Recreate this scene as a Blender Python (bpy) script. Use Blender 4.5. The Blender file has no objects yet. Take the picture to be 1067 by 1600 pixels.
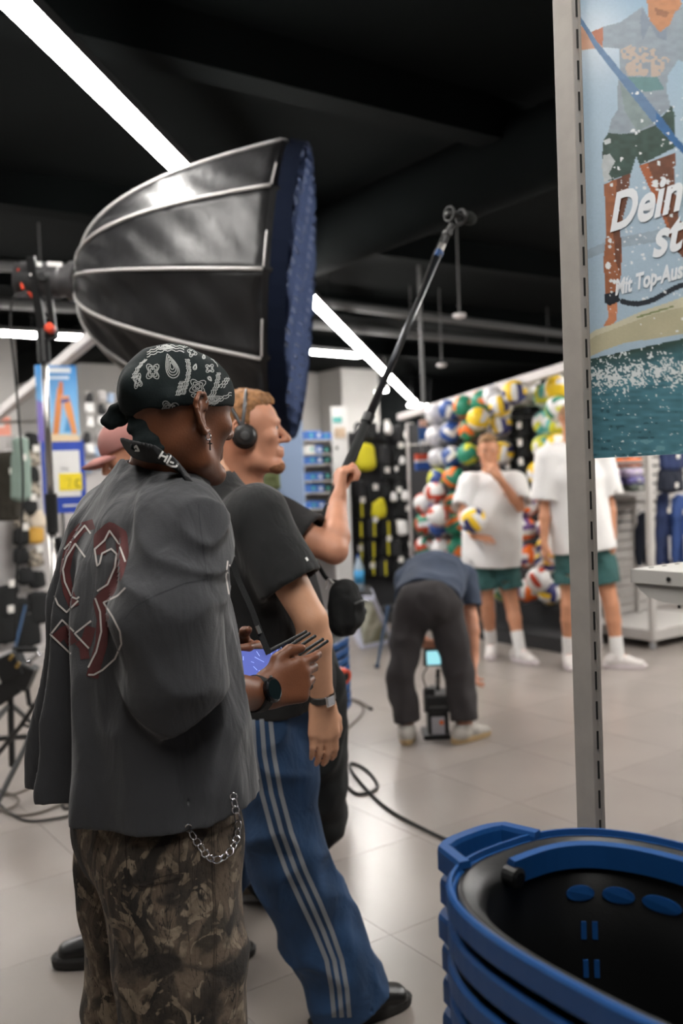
import bpy, bmesh, math, random
import numpy as np
from mathutils import Vector, Matrix, Euler
from mathutils.bvhtree import BVHTree

scene = bpy.context.scene
COL = scene.collection
# ------------------------------------------------------------------ camera
FPX, CX, CY, CAMZ = 1450.0, 533.5, 800.0, 1.5
PITCH, ROLL = math.radians(-2.0), math.radians(2.2)
_f = np.array([0, math.cos(PITCH), math.sin(PITCH)])
_u0 = np.array([0, -math.sin(PITCH), math.cos(PITCH)])
_r0 = np.array([1.0, 0, 0])
CR = _r0 * math.cos(ROLL) - _u0 * math.sin(ROLL)
CU = _u0 * math.cos(ROLL) + _r0 * math.sin(ROLL)
CF = _f
CAM = np.array([0, 0, CAMZ])
cd = bpy.data.cameras.new('camera')
cam = bpy.data.objects.new('camera', cd)
COL.objects.link(cam)
cam.matrix_world = Matrix(((CR[0], CU[0], -CF[0], 0), (CR[1], CU[1], -CF[1], 0), (CR[2], CU[2], -CF[2], CAMZ), (0, 0, 0, 1)))
cd.sensor_fit = 'VERTICAL'; cd.sensor_height = 36; cd.lens = FPX * 36 / 1600
cd.clip_start = 0.05; cd.clip_end = 100
cd.dof.use_dof = True; cd.dof.focus_distance = 1.72; cd.dof.aperture_fstop = 2.8
scene.camera = cam
# ------------------------------------------------------------------ world, exposure
w = bpy.data.worlds.new('store_air'); scene.world = w; w.use_nodes = True
w.node_tree.nodes['Background'].inputs[0].default_value = (0.75, 0.9, 1.0, 1)
w.node_tree.nodes['Background'].inputs[1].default_value = 0.02
scene.view_settings.view_transform = 'Standard'; scene.view_settings.look = 'None'
scene.view_settings.gamma = 1.0; scene.view_settings.use_curve_mapping = False
scene.view_settings.exposure = 0.12
scene.cycles.use_denoising = True
scene.cycles.max_bounces = 8
scene.cycles.sample_clamp_indirect = 6.0
LED = 74.0            # strength of the ceiling tubes
SOFT = 60.0            # strength of the studio softbox

# ------------------------------------------------------------------ pixel <-> place helpers
def A3(*v): return np.array(v, float)
def ray(px, py):
    d = CR * (px - CX) / FPX - CU * (py - CY) / FPX + CF
    return d
def P(px, py, d):
    r = ray(px, py); return CAM + r * (d / r[1])
def PH(px, py, z):
    r = ray(px, py); return CAM + r * ((z - CAMZ) / r[2])
def proj(p):
    q = np.asarray(p, float) - CAM
    z = q @ CF
    return CX + FPX * (q @ CR) / z, CY - FPX * (q @ CU) / z
U3 = A3(-0.571, 0.821, 0); V3 = A3(0.821, 0.571, 0); Z3 = A3(0, 0, 1)   # the shop's own two directions
def nrm(v): v = np.asarray(v, float); return v / (np.linalg.norm(v) + 1e-12)
def yh(px): return 750 - 0.0385 * (px - 533)
# ------------------------------------------------------------------ materials
def mat(name, col, rough=0.6, metal=0.0, var=0.0, vs=8.0, bump=0.0, bs=60.0, sheen=0.0, coat=0.0, emit=None, es=0.0, spec=0.5, col2=None, trans=0.0, alpha=1.0, stretch=None):
    m = bpy.data.materials.get(name)
    if m: return m
    m = bpy.data.materials.new(name); m.use_nodes = True
    nt = m.node_tree; b = nt.nodes['Principled BSDF']
    c = (col[0], col[1], col[2], 1)
    b.inputs['Base Color'].default_value = c; b.inputs['Roughness'].default_value = rough; b.inputs['Metallic'].default_value = metal
    b.inputs['Specular IOR Level'].default_value = spec
    b.inputs['Sheen Weight'].default_value = sheen; b.inputs['Coat Weight'].default_value = coat
    b.inputs['Transmission Weight'].default_value = trans; b.inputs['Alpha'].default_value = alpha
    if emit: b.inputs['Emission Color'].default_value = (*emit, 1); b.inputs['Emission Strength'].default_value = es
    if var or bump or col2:
        tc = nt.nodes.new('ShaderNodeTexCoord'); src = tc.outputs['Object']
        if stretch:
            mp = nt.nodes.new('ShaderNodeMapping'); mp.inputs['Scale'].default_value = stretch
            nt.links.new(src, mp.inputs[0]); src = mp.outputs[0]
        if var or col2:
            n = nt.nodes.new('ShaderNodeTexNoise'); n.inputs['Scale'].default_value = vs; n.inputs['Detail'].default_value = 5
            nt.links.new(src, n.inputs['Vector'])
            rp = nt.nodes.new('ShaderNodeValToRGB')
            lo = tuple(max(0, x * (1 - var)) for x in col) if not col2 else col
            hi = tuple(min(1, x * (1 + var)) for x in col) if not col2 else col2
            rp.color_ramp.elements[0].position = 0.35; rp.color_ramp.elements[1].position = 0.65
            rp.color_ramp.elements[0].color = (*lo, 1); rp.color_ramp.elements[1].color = (*hi, 1)
            nt.links.new(n.outputs['Fac'], rp.inputs[0]); nt.links.new(rp.outputs[0], b.inputs['Base Color'])
        if bump:
            n2 = nt.nodes.new('ShaderNodeTexNoise'); n2.inputs['Scale'].default_value = bs; n2.inputs['Detail'].default_value = 4
            bp = nt.nodes.new('ShaderNodeBump'); bp.inputs['Strength'].default_value = bump; bp.inputs['Distance'].default_value = 0.01
            nt.links.new(src, n2.inputs['Vector']); nt.links.new(n2.outputs['Fac'], bp.inputs['Height']); nt.links.new(bp.outputs[0], b.inputs['Normal'])
    return m
def addbump(m, scale, strength, dist=0.01, stretch=(1, 1, 1), detail=3, distort=0.0):
    """another layer of relief below the existing one"""
    nt = m.node_tree; b = nt.nodes['Principled BSDF']; tc = nt.nodes.new('ShaderNodeTexCoord'); mp = nt.nodes.new('ShaderNodeMapping'); mp.inputs['Scale'].default_value = stretch
    n = nt.nodes.new('ShaderNodeTexNoise'); n.inputs['Scale'].default_value = scale; n.inputs['Detail'].default_value = detail; n.inputs['Distortion'].default_value = distort
    bp = nt.nodes.new('ShaderNodeBump'); bp.inputs['Strength'].default_value = strength; bp.inputs['Distance'].default_value = dist
    nt.links.new(tc.outputs['Object'], mp.inputs[0]); nt.links.new(mp.outputs[0], n.inputs['Vector']); nt.links.new(n.outputs['Fac'], bp.inputs['Height'])
    old = b.inputs['Normal'].links[0].from_socket if b.inputs['Normal'].is_linked else None
    if old is not None: nt.links.new(old, bp.inputs['Normal'])
    nt.links.new(bp.outputs[0], b.inputs['Normal']); return m
def vcol_mat(name, rough=0.4, spec=0.5, coat=0.0):
    m = bpy.data.materials.new(name); m.use_nodes = True; nt = m.node_tree; b = nt.nodes['Principled BSDF']
    a = nt.nodes.new('ShaderNodeVertexColor'); a.layer_name = 'print'
    nt.links.new(a.outputs['Color'], b.inputs['Base Color']); b.inputs['Roughness'].default_value = rough
    b.inputs['Specular IOR Level'].default_value = spec; b.inputs['Coat Weight'].default_value = coat
    return m
def srgb(r, g, b):
    f = lambda x: (x / 255 / 12.92) if x / 255 <= 0.04045 else ((x / 255 + 0.055) / 1.055) ** 2.4
    return (f(r), f(g), f(b))

# ------------------------------------------------------------------ objects
def obj(name, verts, faces, m, parent=None, origin=None, smooth=False, mats=None, fmat=None):
    me = bpy.data.meshes.new(name)
    v = np.asarray(verts, float).reshape(-1, 3)
    o = bpy.data.objects.new(name, me)
    if parent is not None:
        org = np.array(ORG[parent.name]); o.parent = parent; ORG_set(o, org)
    else:
        org = np.array(origin if origin is not None else (0, 0, 0), float); o.location = org; ORG_set(o, org)
    if isinstance(faces, np.ndarray) and faces.ndim == 2:
        n, k = faces.shape
        me.vertices.add(len(v)); me.vertices.foreach_set('co', (v - org).astype(np.float32).ravel())
        me.loops.add(n * k); me.loops.foreach_set('vertex_index', faces.astype(np.int32).ravel())
        me.polygons.add(n); me.polygons.foreach_set('loop_start', np.arange(0, n * k, k, dtype=np.int32))
        me.update(calc_edges=True); me.validate()
    else:
        me.from_pydata([tuple(x) for x in (v - org)], [], [tuple(f) for f in faces]); me.update()
    for mm in (mats or [m]): me.materials.append(mm)
    if fmat is not None: me.polygons.foreach_set('material_index', np.asarray(fmat, np.int32))
    if smooth: me.polygons.foreach_set('use_smooth', np.ones(len(me.polygons), bool))
    COL.objects.link(o); ORG[o.name] = ORG.pop('__new')
    return o
ORG = {}
def ORG_set(o, org): ORG['__new'] = org
def tag(o, label=None, cat=None, group=None, kind=None):
    if label: o['label'] = label
    if cat: o['category'] = cat
    if group: o['group'] = group
    if kind: o['kind'] = kind
    return o
def thing(name, label, cat, loc, group=None):
    o = bpy.data.objects.new(name, None); COL.objects.link(o); o.location = tuple(loc); o.empty_display_size = 0.05
    ORG[o.name] = np.array(loc, float)
    return tag(o, label, cat, group)
def dup(root, loc, rot=None, label=None, group=None, scale=None):
    def cp(o, par):
        c = o.copy(); COL.objects.link(c); c.parent = par
        for ch in list(o.children): cp(ch, c)
        return c
    r = cp(root, None); r.location = tuple(loc)
    if rot is not None: r.rotation_euler = rot
    if scale is not None: r.scale = (scale,) * 3 if not hasattr(scale, '__len__') else scale
    if label: r['label'] = label
    if group: r['group'] = group
    return r
def bevel(o, wd=0.003, seg=2):
    md = o.modifiers.new('bevel', 'BEVEL'); md.width = wd; md.segments = seg; md.limit_method = 'ANGLE'; return o
def frame_from(axis, up=(0, 0, 1)):
    z = nrm(axis); x = np.cross(up, z)
    if np.linalg.norm(x) < 1e-4: x = np.cross((1, 0, 0), z)
    x = nrm(x); y = np.cross(z, x); return x, y, z
class MB:
    def __init__(s): s.v = []; s.f = []
    def add(s, v, f):
        n = len(s.v); s.v += [tuple(x) for x in v]; s.f += [tuple(i + n for i in q) for q in f]; return s
    def box(s, c, size, ax=None):
        c = np.asarray(c, float); ax = ax or (A3(1, 0, 0), A3(0, 1, 0), Z3)
        h = [size[i] / 2 for i in range(3)]
        v = [c + ax[0] * h[0] * i + ax[1] * h[1] * j + ax[2] * h[2] * k for i in (-1, 1) for j in (-1, 1) for k in (-1, 1)]
        return s.add(v, [(0, 1, 3, 2), (4, 6, 7, 5), (0, 4, 5, 1), (2, 3, 7, 6), (0, 2, 6, 4), (1, 5, 7, 3)])
    def bar(s, a, b, w, h, up=(0, 0, 1)):
        x, y, z = frame_from(np.subtract(b, a), up); c = (np.asarray(a, float) + b) / 2
        return s.box(c, (w, h, np.linalg.norm(np.subtract(b, a))), (x, y, z))
    def tube(s, pts, r, seg=8, cap=True, closed=False):
        pts = [np.asarray(p, float) for p in pts]; n = len(pts)
        rr = r if hasattr(r, '__len__') else [r] * n
        v = []; px = None
        for i, p in enumerate(pts):
            if closed: t = pts[(i + 1) % n] - pts[i - 1]
            else: t = pts[min(i + 1, n - 1)] - pts[max(i - 1, 0)]
            t = nrm(t)
            if px is None: px, _, _ = frame_from(t)
            px = nrm(px - t * (px @ t)); py = np.cross(t, px)
            for k in range(seg):
                a = 2 * math.pi * k / seg; v.append(p + rr[i] * (px * math.cos(a) + py * math.sin(a)))
        f = []
        m = n if closed else n - 1
        for i in range(m):
            for k in range(seg):
                a, b = i * seg + k, i * seg + (k + 1) % seg; c, d = ((i + 1) % n) * seg + (k + 1) % seg, ((i + 1) % n) * seg + k
                f.append((a, b, c, d))
        if cap and not closed:
            f.append(tuple(range(seg))[::-1]); f.append(tuple((n - 1) * seg + k for k in range(seg)))
        return s.add(v, f)
    def lathe(s, prof, c=(0, 0, 0), axis=(0, 0, 1), seg=20):
        x, y, z = frame_from(axis); c = np.asarray(c, float); v = []
        for (r, h) in prof:
            for k in range(seg):
                a = 2 * math.pi * k / seg; v.append(c + z * h + r * (x * math.cos(a) + y * math.sin(a)))
        f = []
        for i in range(len(prof) - 1):
            for k in range(seg):
                f.append((i * seg + k, i * seg + (k + 1) % seg, (i + 1) * seg + (k + 1) % seg, (i + 1) * seg + k))
        f.append(tuple(range(seg))[::-1]); f.append(tuple((len(prof) - 1) * seg + k for k in range(seg)))
        return s.add(v, f)
    def prism(s, poly, n, th):
        poly = [np.asarray(p, float) for p in poly]; n = nrm(n) * th; k = len(poly)
        return s.add(poly + [p + n for p in poly], [tuple(range(k))[::-1], tuple(range(k, 2 * k))] + [(i, (i + 1) % k, (i + 1) % k + k, i + k) for i in range(k)])
    def sphere(s, c, r, seg=12, ax=None):
        r = (r, r, r) if not hasattr(r, '__len__') else r; c = np.asarray(c, float); ax = ax or (A3(1, 0, 0), A3(0, 1, 0), Z3)
        v = []; f = []; rings = max(4, seg // 2)
        for i in range(rings + 1):
            th = math.pi * i / rings
            for k in range(seg):
                a = 2 * math.pi * k / seg
                v.append(c + ax[0] * r[0] * math.sin(th) * math.cos(a) + ax[1] * r[1] * math.sin(th) * math.sin(a) + ax[2] * r[2] * math.cos(th))
        for i in range(rings):
            for k in range(seg):
                f.append((i * seg + k, (i + 1) * seg + k, (i + 1) * seg + (k + 1) % seg, i * seg + (k + 1) % seg))
        return s.add(v, f)
    def build(s, name, m, parent=None, origin=None, smooth=False, bev=0):
        if parent is None and origin is None:
            a = np.array(s.v); origin = ((a[:, 0].min() + a[:, 0].max()) / 2, (a[:, 1].min() + a[:, 1].max()) / 2, a[:, 2].min())
        o = obj(name, s.v, s.f, m, parent, origin, smooth)
        if bev: bevel(o, bev)
        return o
def spline(pts, n=8):
    p = [np.asarray(q, float) for q in pts]; p = [2 * p[0] - p[1]] + p + [2 * p[-1] - p[-2]]; out = []
    for i in range(1, len(p) - 2):
        for k in range(n):
            t = k / n; a, b, c, d = p[i - 1], p[i], p[i + 1], p[i + 2]
            out.append(0.5 * (2 * b + (c - a) * t + (2 * a - 5 * b + 4 * c - d) * t * t + (3 * b - a - 3 * c + d) * t ** 3))
    out.append(p[-2]); return out

# ------------------------------------------------------------------ sculpting: distance fields turned into meshes
def vnoise(x, y, z, seed=0):
    xi, yi, zi = np.floor(x).astype(np.int64), np.floor(y).astype(np.int64), np.floor(z).astype(np.int64)
    fx, fy, fz = x - xi, y - yi, z - zi
    fx, fy, fz = fx * fx * (3 - 2 * fx), fy * fy * (3 - 2 * fy), fz * fz * (3 - 2 * fz)
    def h(a, b, c):
        n = (a * 374761393 + b * 668265263 + c * 1274126177 + seed * 144665) & 0xFFFFFFFF
        n = ((n ^ (n >> 13)) * 1274126177) & 0xFFFFFFFF
        return ((n ^ (n >> 16)) & 0xFFFF) / 32767.5 - 1
    l = lambda a, b, t: a + (b - a) * t
    return l(l(l(h(xi, yi, zi), h(xi + 1, yi, zi), fx), l(h(xi, yi + 1, zi), h(xi + 1, yi + 1, zi), fx), fy),
             l(l(h(xi, yi, zi + 1), h(xi + 1, yi, zi + 1), fx), l(h(xi, yi + 1, zi + 1), h(xi + 1, yi + 1, zi + 1), fx), fy), fz)
class Field:
    def __init__(s, lo, hi, h):
        s.lo = np.asarray(lo, float); s.h = h
        s.n = np.maximum(4, np.ceil((np.asarray(hi) - s.lo) / h).astype(int) + 1)
        s.F = np.full(s.n, 0.5, np.float32)
    def _sub(s, lo, hi):
        i0 = np.clip(np.floor((np.asarray(lo) - s.lo) / s.h).astype(int), 0, s.n); i1 = np.clip(np.ceil((np.asarray(hi) - s.lo) / s.h).astype(int) + 1, 0, s.n)
        sl = tuple(slice(a, b) for a, b in zip(i0, i1))
        g = [(s.lo[k] + s.h * np.arange(i0[k], i1[k])).astype(np.float32) for k in range(3)]
        return sl, g[0][:, None, None], g[1][None, :, None], g[2][None, None, :]
    def _mix(s, sl, d, k, cut):
        f = s.F[sl]
        if f.size == 0: return
        if cut: f, d = -f, d
        if k > 0:
            t = np.clip(0.5 + 0.5 * (f - d) / k, 0, 1); r = f * (1 - t) + d * t - k * t * (1 - t)
        else: r = np.minimum(f, d)
        s.F[sl] = -r if cut else r
    def econe(s, p0, p1, a0, b0=None, a1=None, b1=None, L=None, k=0.0, cut=False):
        """tapered limb between two points; half-width a along L, half-depth b"""
        p0 = np.asarray(p0, float); p1 = np.asarray(p1, float); b0 = a0 if b0 is None else b0; a1 = a0 if a1 is None else a1; b1 = (a1 if b0 == a0 else b0) if b1 is None else b1
        m = max(a0, a1, b0, b1) + k + 2.5 * s.h
        sl, X, Y, Z = s._sub(np.minimum(p0, p1) - m, np.maximum(p0, p1) + m)
        v = p1 - p0; vv = max(v @ v, 1e-9)
        t = np.clip(((X - p0[0]) * v[0] + (Y - p0[1]) * v[1] + (Z - p0[2]) * v[2]) / vv, 0, 1)
        qx, qy, qz = X - (p0[0] + t * v[0]), Y - (p0[1] + t * v[1]), Z - (p0[2] + t * v[2])
        a = a0 + t * (a1 - a0); q2 = qx * qx + qy * qy + qz * qz
        if L is None: d = np.sqrt(q2) - a
        else:
            L = nrm(L); b = b0 + t * (b1 - b0)
            l = qx * L[0] + qy * L[1] + qz * L[2]; f2 = np.maximum(q2 - l * l, 0)
            d = (np.sqrt((l / a) ** 2 + f2 / b ** 2) - 1) * np.minimum(a, b)
        s._mix(sl, d.astype(np.float32), k, cut); return s
    def chain(s, pts, rr, k=0.0, L=None, flat=1.0, cut=False):
        for i in range(len(pts) - 1):
            if L is None: s.econe(pts[i], pts[i + 1], rr[i], None, rr[i + 1], None, None, k if i == 0 else min(k, 0.012), cut)
            else: s.econe(pts[i], pts[i + 1], rr[i], rr[i] * flat, rr[i + 1], rr[i + 1] * flat, L, k if i == 0 else min(k, 0.02), cut)
        return s
    def ell(s, c, r, ax=None, k=0.0, cut=False):
        c = np.asarray(c, float); r = (r,) * 3 if not hasattr(r, '__len__') else r; m = max(r) + k + 2.5 * s.h
        sl, X, Y, Z = s._sub(c - m, c + m); ax = ax or (A3(1, 0, 0), A3(0, 1, 0), Z3)
        qx, qy, qz = X - c[0], Y - c[1], Z - c[2]; t = 0
        for a, rr in zip(ax, r): t = t + ((qx * a[0] + qy * a[1] + qz * a[2]) / rr) ** 2
        s._mix(sl, ((np.sqrt(t) - 1) * min(r)).astype(np.float32), k, cut); return s
    def fn(s, func, lo, hi, k=0.0, cut=False):
        sl, X, Y, Z = s._sub(lo, hi); s._mix(sl, func(X, Y, Z).astype(np.float32), k, cut); return s
    def plane(s, p, n, lo=None, hi=None):
        """remove what lies on the n side of the plane"""
        n = nrm(n); sl, X, Y, Z = s._sub(s.lo if lo is None else lo, (s.lo + s.n * s.h) if hi is None else hi)
        d = (X - p[0]) * n[0] + (Y - p[1]) * n[1] + (Z - p[2]) * n[2]
        s.F[sl] = np.maximum(s.F[sl], d.astype(np.float32)); return s
    def disp(s, func, band=0.05):
        i = np.argwhere(np.abs(s.F) < band); 
        if len(i) == 0: return s
        p = s.lo + s.h * i
        s.F[i[:, 0], i[:, 1], i[:, 2]] += func(p[:, 0], p[:, 1], p[:, 2]).astype(np.float32); return s
    def mesh(s, smooth_it=1):
        F = s.F; F[0] = F[-1] = 0.5; F[:, 0] = F[:, -1] = 0.5; F[:, :, 0] = F[:, :, -1] = 0.5
        S = F < 0; n = s.n
        c = np.zeros(n - 1, np.int8)
        for dx in (0, 1):
            for dy in (0, 1):
                for dz in (0, 1): c += S[dx:n[0] - 1 + dx, dy:n[1] - 1 + dy, dz:n[2] - 1 + dz]
        act = np.argwhere((c > 0) & (c < 8)); idx = np.full(n - 1, -1, np.int32); idx[act[:, 0], act[:, 1], act[:, 2]] = np.arange(len(act))
        pos = np.zeros((len(act), 3)); cnt = np.zeros(len(act))
        cor = [(a, b, cc) for a in (0, 1) for b in (0, 1) for cc in (0, 1)]
        val = {q: F[act[:, 0] + q[0], act[:, 1] + q[1], act[:, 2] + q[2]].astype(float) for q in cor}
        for a in cor:
            for ax in range(3):
                if a[ax]: continue
                b = list(a); b[ax] = 1; b = tuple(b); fa, fb = val[a], val[b]
                x = (fa < 0) != (fb < 0); t = np.where(x, fa / np.where(x, fa - fb, 1), 0)
                for kx in range(3): pos[:, kx] += np.where(x, a[kx] + (t if kx == ax else 0), 0)
                cnt += x
        pos = act + pos / cnt[:, None]
        quads = []
        for ax in range(3):
            sl0 = [slice(None)] * 3; sl1 = [slice(None)] * 3; sl0[ax] = slice(0, -1); sl1[ax] = slice(1, None)
            e = S[tuple(sl0)] != S[tuple(sl1)]; q = np.argwhere(e); neg = S[tuple(sl0)][q[:, 0], q[:, 1], q[:, 2]]
            o1, o2 = (ax + 1) % 3, (ax + 2) % 3; r = []
            for (i, j) in ((-1, -1), (0, -1), (0, 0), (-1, 0)):
                z = q.copy(); z[:, o1] += i; z[:, o2] += j; r.append(idx[z[:, 0], z[:, 1], z[:, 2]])
            r = np.stack(r, 1); r[~neg] = r[~neg][:, ::-1]; quads.append(r)
        Q = np.concatenate(quads)
        V = s.lo + s.h * pos
        for _ in range(smooth_it):
            acc = np.zeros_like(V); ct = np.zeros(len(V))
            for a, b in ((0, 1), (1, 2), (2, 3), (3, 0)):
                for kx in range(3): acc[:, kx] += np.bincount(Q[:, a], V[Q[:, b], kx], len(V)) + np.bincount(Q[:, b], V[Q[:, a], kx], len(V))
                ct += np.bincount(Q[:, a], minlength=len(V)) + np.bincount(Q[:, b], minlength=len(V))
            V = 0.5 * V + 0.5 * acc / ct[:, None]
        return V, Q
    def build(s, name, m, parent=None, origin=None, smooth_it=1):
        V, Q = s.mesh(smooth_it); o = obj(name, V, Q, m, parent, origin, True); s.F = None; return o
def wrinkle(amp, sx, sy, sz, seed=0, ridge=True):
    def g(x, y, z):
        n = vnoise(x * sx, y * sy, z * sz, seed) + 0.5 * vnoise(x * sx * 2.1, y * sy * 2.1, z * sz * 2.1, seed + 5)
        return amp * (np.abs(n) * 2 - 0.8 if ridge else n)
    return g

# ------------------------------------------------------------------ prints that lie on a surface
def bvh_of(*os):
    vs = []; fs = []
    for o in os:
        org = ORG[o.name]; n = len(vs); me = o.data
        co = np.empty(len(me.vertices) * 3, np.float32); me.vertices.foreach_get('co', co); co = co.reshape(-1, 3) + org
        vs += [Vector(c) for c in co.tolist()]; fs += [[i + n for i in p.vertices] for p in me.polygons]
    return BVHTree.FromPolygons(vs, fs)
def hit(bvh, px, py, off=0.001):
    r = ray(px, py); d = Vector(nrm(r)); h = bvh.ray_cast(Vector(CAM), d)
    if h[0] is None: return None
    return np.array(h[0]) - np.array(d) * off
def ribbon(mb, bvh, pts, width, off=0.001, step=1.5, closed=False, maxjump=0.03):
    pts = [np.array(p, float) for p in pts]
    if closed: pts = pts + [pts[0]]
    q = [pts[0]]
    for a, b in zip(pts[:-1], pts[1:]):
        n = max(1, int(np.linalg.norm(b - a) / step)); q += [a + (b - a) * (i + 1) / n for i in range(n)]
    rows = []
    nc = max(1, int(width / 2.5))
    for i, p in enumerate(q):
        t = q[min(i + 1, len(q) - 1)] - q[max(i - 1, 0)]; t = t / (np.linalg.norm(t) + 1e-9); nn = np.array([-t[1], t[0]])
        rows.append([hit(bvh, *(p + nn * width * (j / nc - 0.5)), off) for j in range(nc + 1)])
    for i in range(len(rows) - 1):
        for j in range(nc):
            c = [rows[i][j], rows[i][j + 1], rows[i + 1][j + 1], rows[i + 1][j]]
            if any(x is None for x in c): continue
            if max(np.linalg.norm(c[0] - x) for x in c[1:]) > maxjump: continue
            mb.add(c, [(0, 1, 2, 3)])
def patch(mb, bvh, poly, off=0.001, step=2.0, maxjump=0.03):
    poly = np.array(poly, float); x0, y0 = poly.min(0); x1, y1 = poly.max(0)
    xs = np.arange(x0, x1 + step, step); ys = np.arange(y0, y1 + step, step); g = {}
    def h(i, j):
        if (i, j) not in g: g[i, j] = hit(bvh, xs[i], ys[j], off)
        return g[i, j]
    cxs, cys = np.meshgrid(xs[:-1] + step / 2, ys[:-1] + step / 2, indexing='ij'); ins = inpoly(cxs, cys, poly)
    for i in range(len(xs) - 1):
        for j in range(len(ys) - 1):
            if not ins[i, j]: continue
            c = [h(i, j), h(i + 1, j), h(i + 1, j + 1), h(i, j + 1)]
            if any(x is None for x in c): continue
            if max(np.linalg.norm(c[0] - x) for x in c[1:]) > maxjump: continue
            mb.add(c, [(0, 1, 2, 3)])
def inpoly(x, y, poly):
    r = np.zeros(np.shape(x), bool); n = len(poly)
    for i in range(n):
        (xa, ya), (xb, yb) = poly[i], poly[(i + 1) % n]
        c = (ya > y) != (yb > y)
        r ^= c & (x < (xb - xa) * (y - ya) / ((yb - ya) if yb != ya else 1e-9) + xa)
    return r
def text_mesh(body, shear=0.0, bold=0.0, th=0.0006):
    c = bpy.data.curves.new('lettering', 'FONT'); c.body = body; c.shear = shear; c.offset = bold; c.extrude = 0; c.resolution_u = 4
    o = bpy.data.objects.new('lettering', c); COL.objects.link(o)
    dg = bpy.context.evaluated_depsgraph_get(); me = o.evaluated_get(dg).to_mesh()
    v = np.array([x.co[:] for x in me.vertices]); f = [tuple(p.vertices) for p in me.polygons]
    o.evaluated_get(dg).to_mesh_clear(); bpy.data.objects.remove(o); bpy.data.curves.remove(c)
    return v, f
# ================================================================== the shop itself
M_floor = mat('polished grey floor tile', srgb(142, 134, 128), rough=0.28, var=0.07, vs=1.6, bump=0.02, bs=180)
M_joint = mat('tile joint', srgb(134, 126, 120), rough=0.6)
M_wall = mat('white painted wall', srgb(205, 203, 200), rough=0.85, var=0.02, vs=3)
M_dark = mat('black painted ceiling', (0.0022, 0.003, 0.0031), rough=0.95, spec=0.06, var=0.2, vs=1.2)
M_darkw = mat('dark wall paint', (0.004, 0.0048, 0.005), rough=0.95, spec=0.06, var=0.1, vs=2)
M_rail = mat('white powder coated rail', srgb(196, 190, 188), rough=0.45)
M_led = mat('led tube diffuser', (1, 1, 1), emit=(1.0, 0.965, 0.92), es=LED)
M_black = mat('black plastic', srgb(22, 23, 24), rough=0.45, bump=0.05, bs=200)
M_blackmatte = mat('black matte fabric', srgb(20, 21, 22), rough=0.9, bump=0.15, bs=300)
M_steel = mat('brushed steel', srgb(190, 188, 184), rough=0.3, metal=1.0)
M_chrome = mat('chrome', srgb(215, 215, 218), rough=0.14, metal=1.0)
M_grey = mat('grey powder coated steel', srgb(150, 144, 138), rough=0.5, var=0.05, vs=30, bump=0.04, bs=400)
M_white = mat('white plastic', srgb(225, 224, 222), rough=0.4)
M_red = mat('red plastic knob', srgb(200, 62, 34), rough=0.4)
M_rubber = mat('black rubber', srgb(18, 18, 18), rough=0.7)

def uv(a, b, z=0): return V3 * a + U3 * b + Z3 * z
CEIL = 3.9
A0, A1, B0, B1 = -7.0, 20.0, -4.0, 17.3        # the room along V and along U
mb = MB(); mb.box(uv((A0 + A1) / 2, (B0 + B1) / 2, -0.06), (A1 - A0, B1 - B0, 0.11), (V3, U3, Z3))
floor = tag(mb.build('floor', M_joint), kind='structure')
# every tile one can see is a piece of its own; the rest of the floor is one joined part
TS = 0.6; tile_me = None; far = MB(); nt_ = 0
tiles = []
for i in range(int(A0 / TS) - 1, int(A1 / TS) + 2):
    for j in range(int(B0 / TS) - 1, int(B1 / TS) + 2):
        a, b = (i + 0.5) * TS, (j + 0.5) * TS
        if a < A0 + 0.3 or a > A1 - 0.3 or b < B0 + 0.3 or b > B1 - 0.3: continue
        c = uv(a, b); vis = c[1] > 1.5
        if vis:
            x, y = proj(c); vis = -110 < x < 1180 and y < 1800
        tiles.append((0 if vis else 1, np.linalg.norm(c), c))
tiles.sort(key=lambda t: (t[0], t[1]))
ang = math.atan2(V3[1], V3[0])
for k, (nv, dd, c) in enumerate(tiles):
    if nv == 0 and k < 290:
        if tile_me is None:
            t = MB().box((0, 0, 0), (TS - 0.002, TS - 0.002, 0.006)); tile_me = bpy.data.meshes.new('floor_tile')
            tile_me.from_pydata(t.v, [], t.f); tile_me.materials.append(M_floor)
        o = bpy.data.objects.new('floor_tile', tile_me); COL.objects.link(o); o.parent = floor
        o.location = Vector(c - np.array(floor.location)) + Vector((0, 0, -0.003)); o.rotation_euler = (0, 0, ang)
    else: far.box(c + A3(0, 0, -0.003), (TS - 0.002, TS - 0.002, 0.006), (V3, U3, Z3))
tag(far.build('distant_tiles', M_floor, floor), kind='stuff')
mb = MB(); mb.box(uv((A0 + A1) / 2, (B0 + B1) / 2, CEIL + 0.05), (A1 - A0, B1 - B0, 0.1), (V3, U3, Z3))
ceiling = tag(mb.build('ceiling', M_dark), kind='structure')
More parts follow.
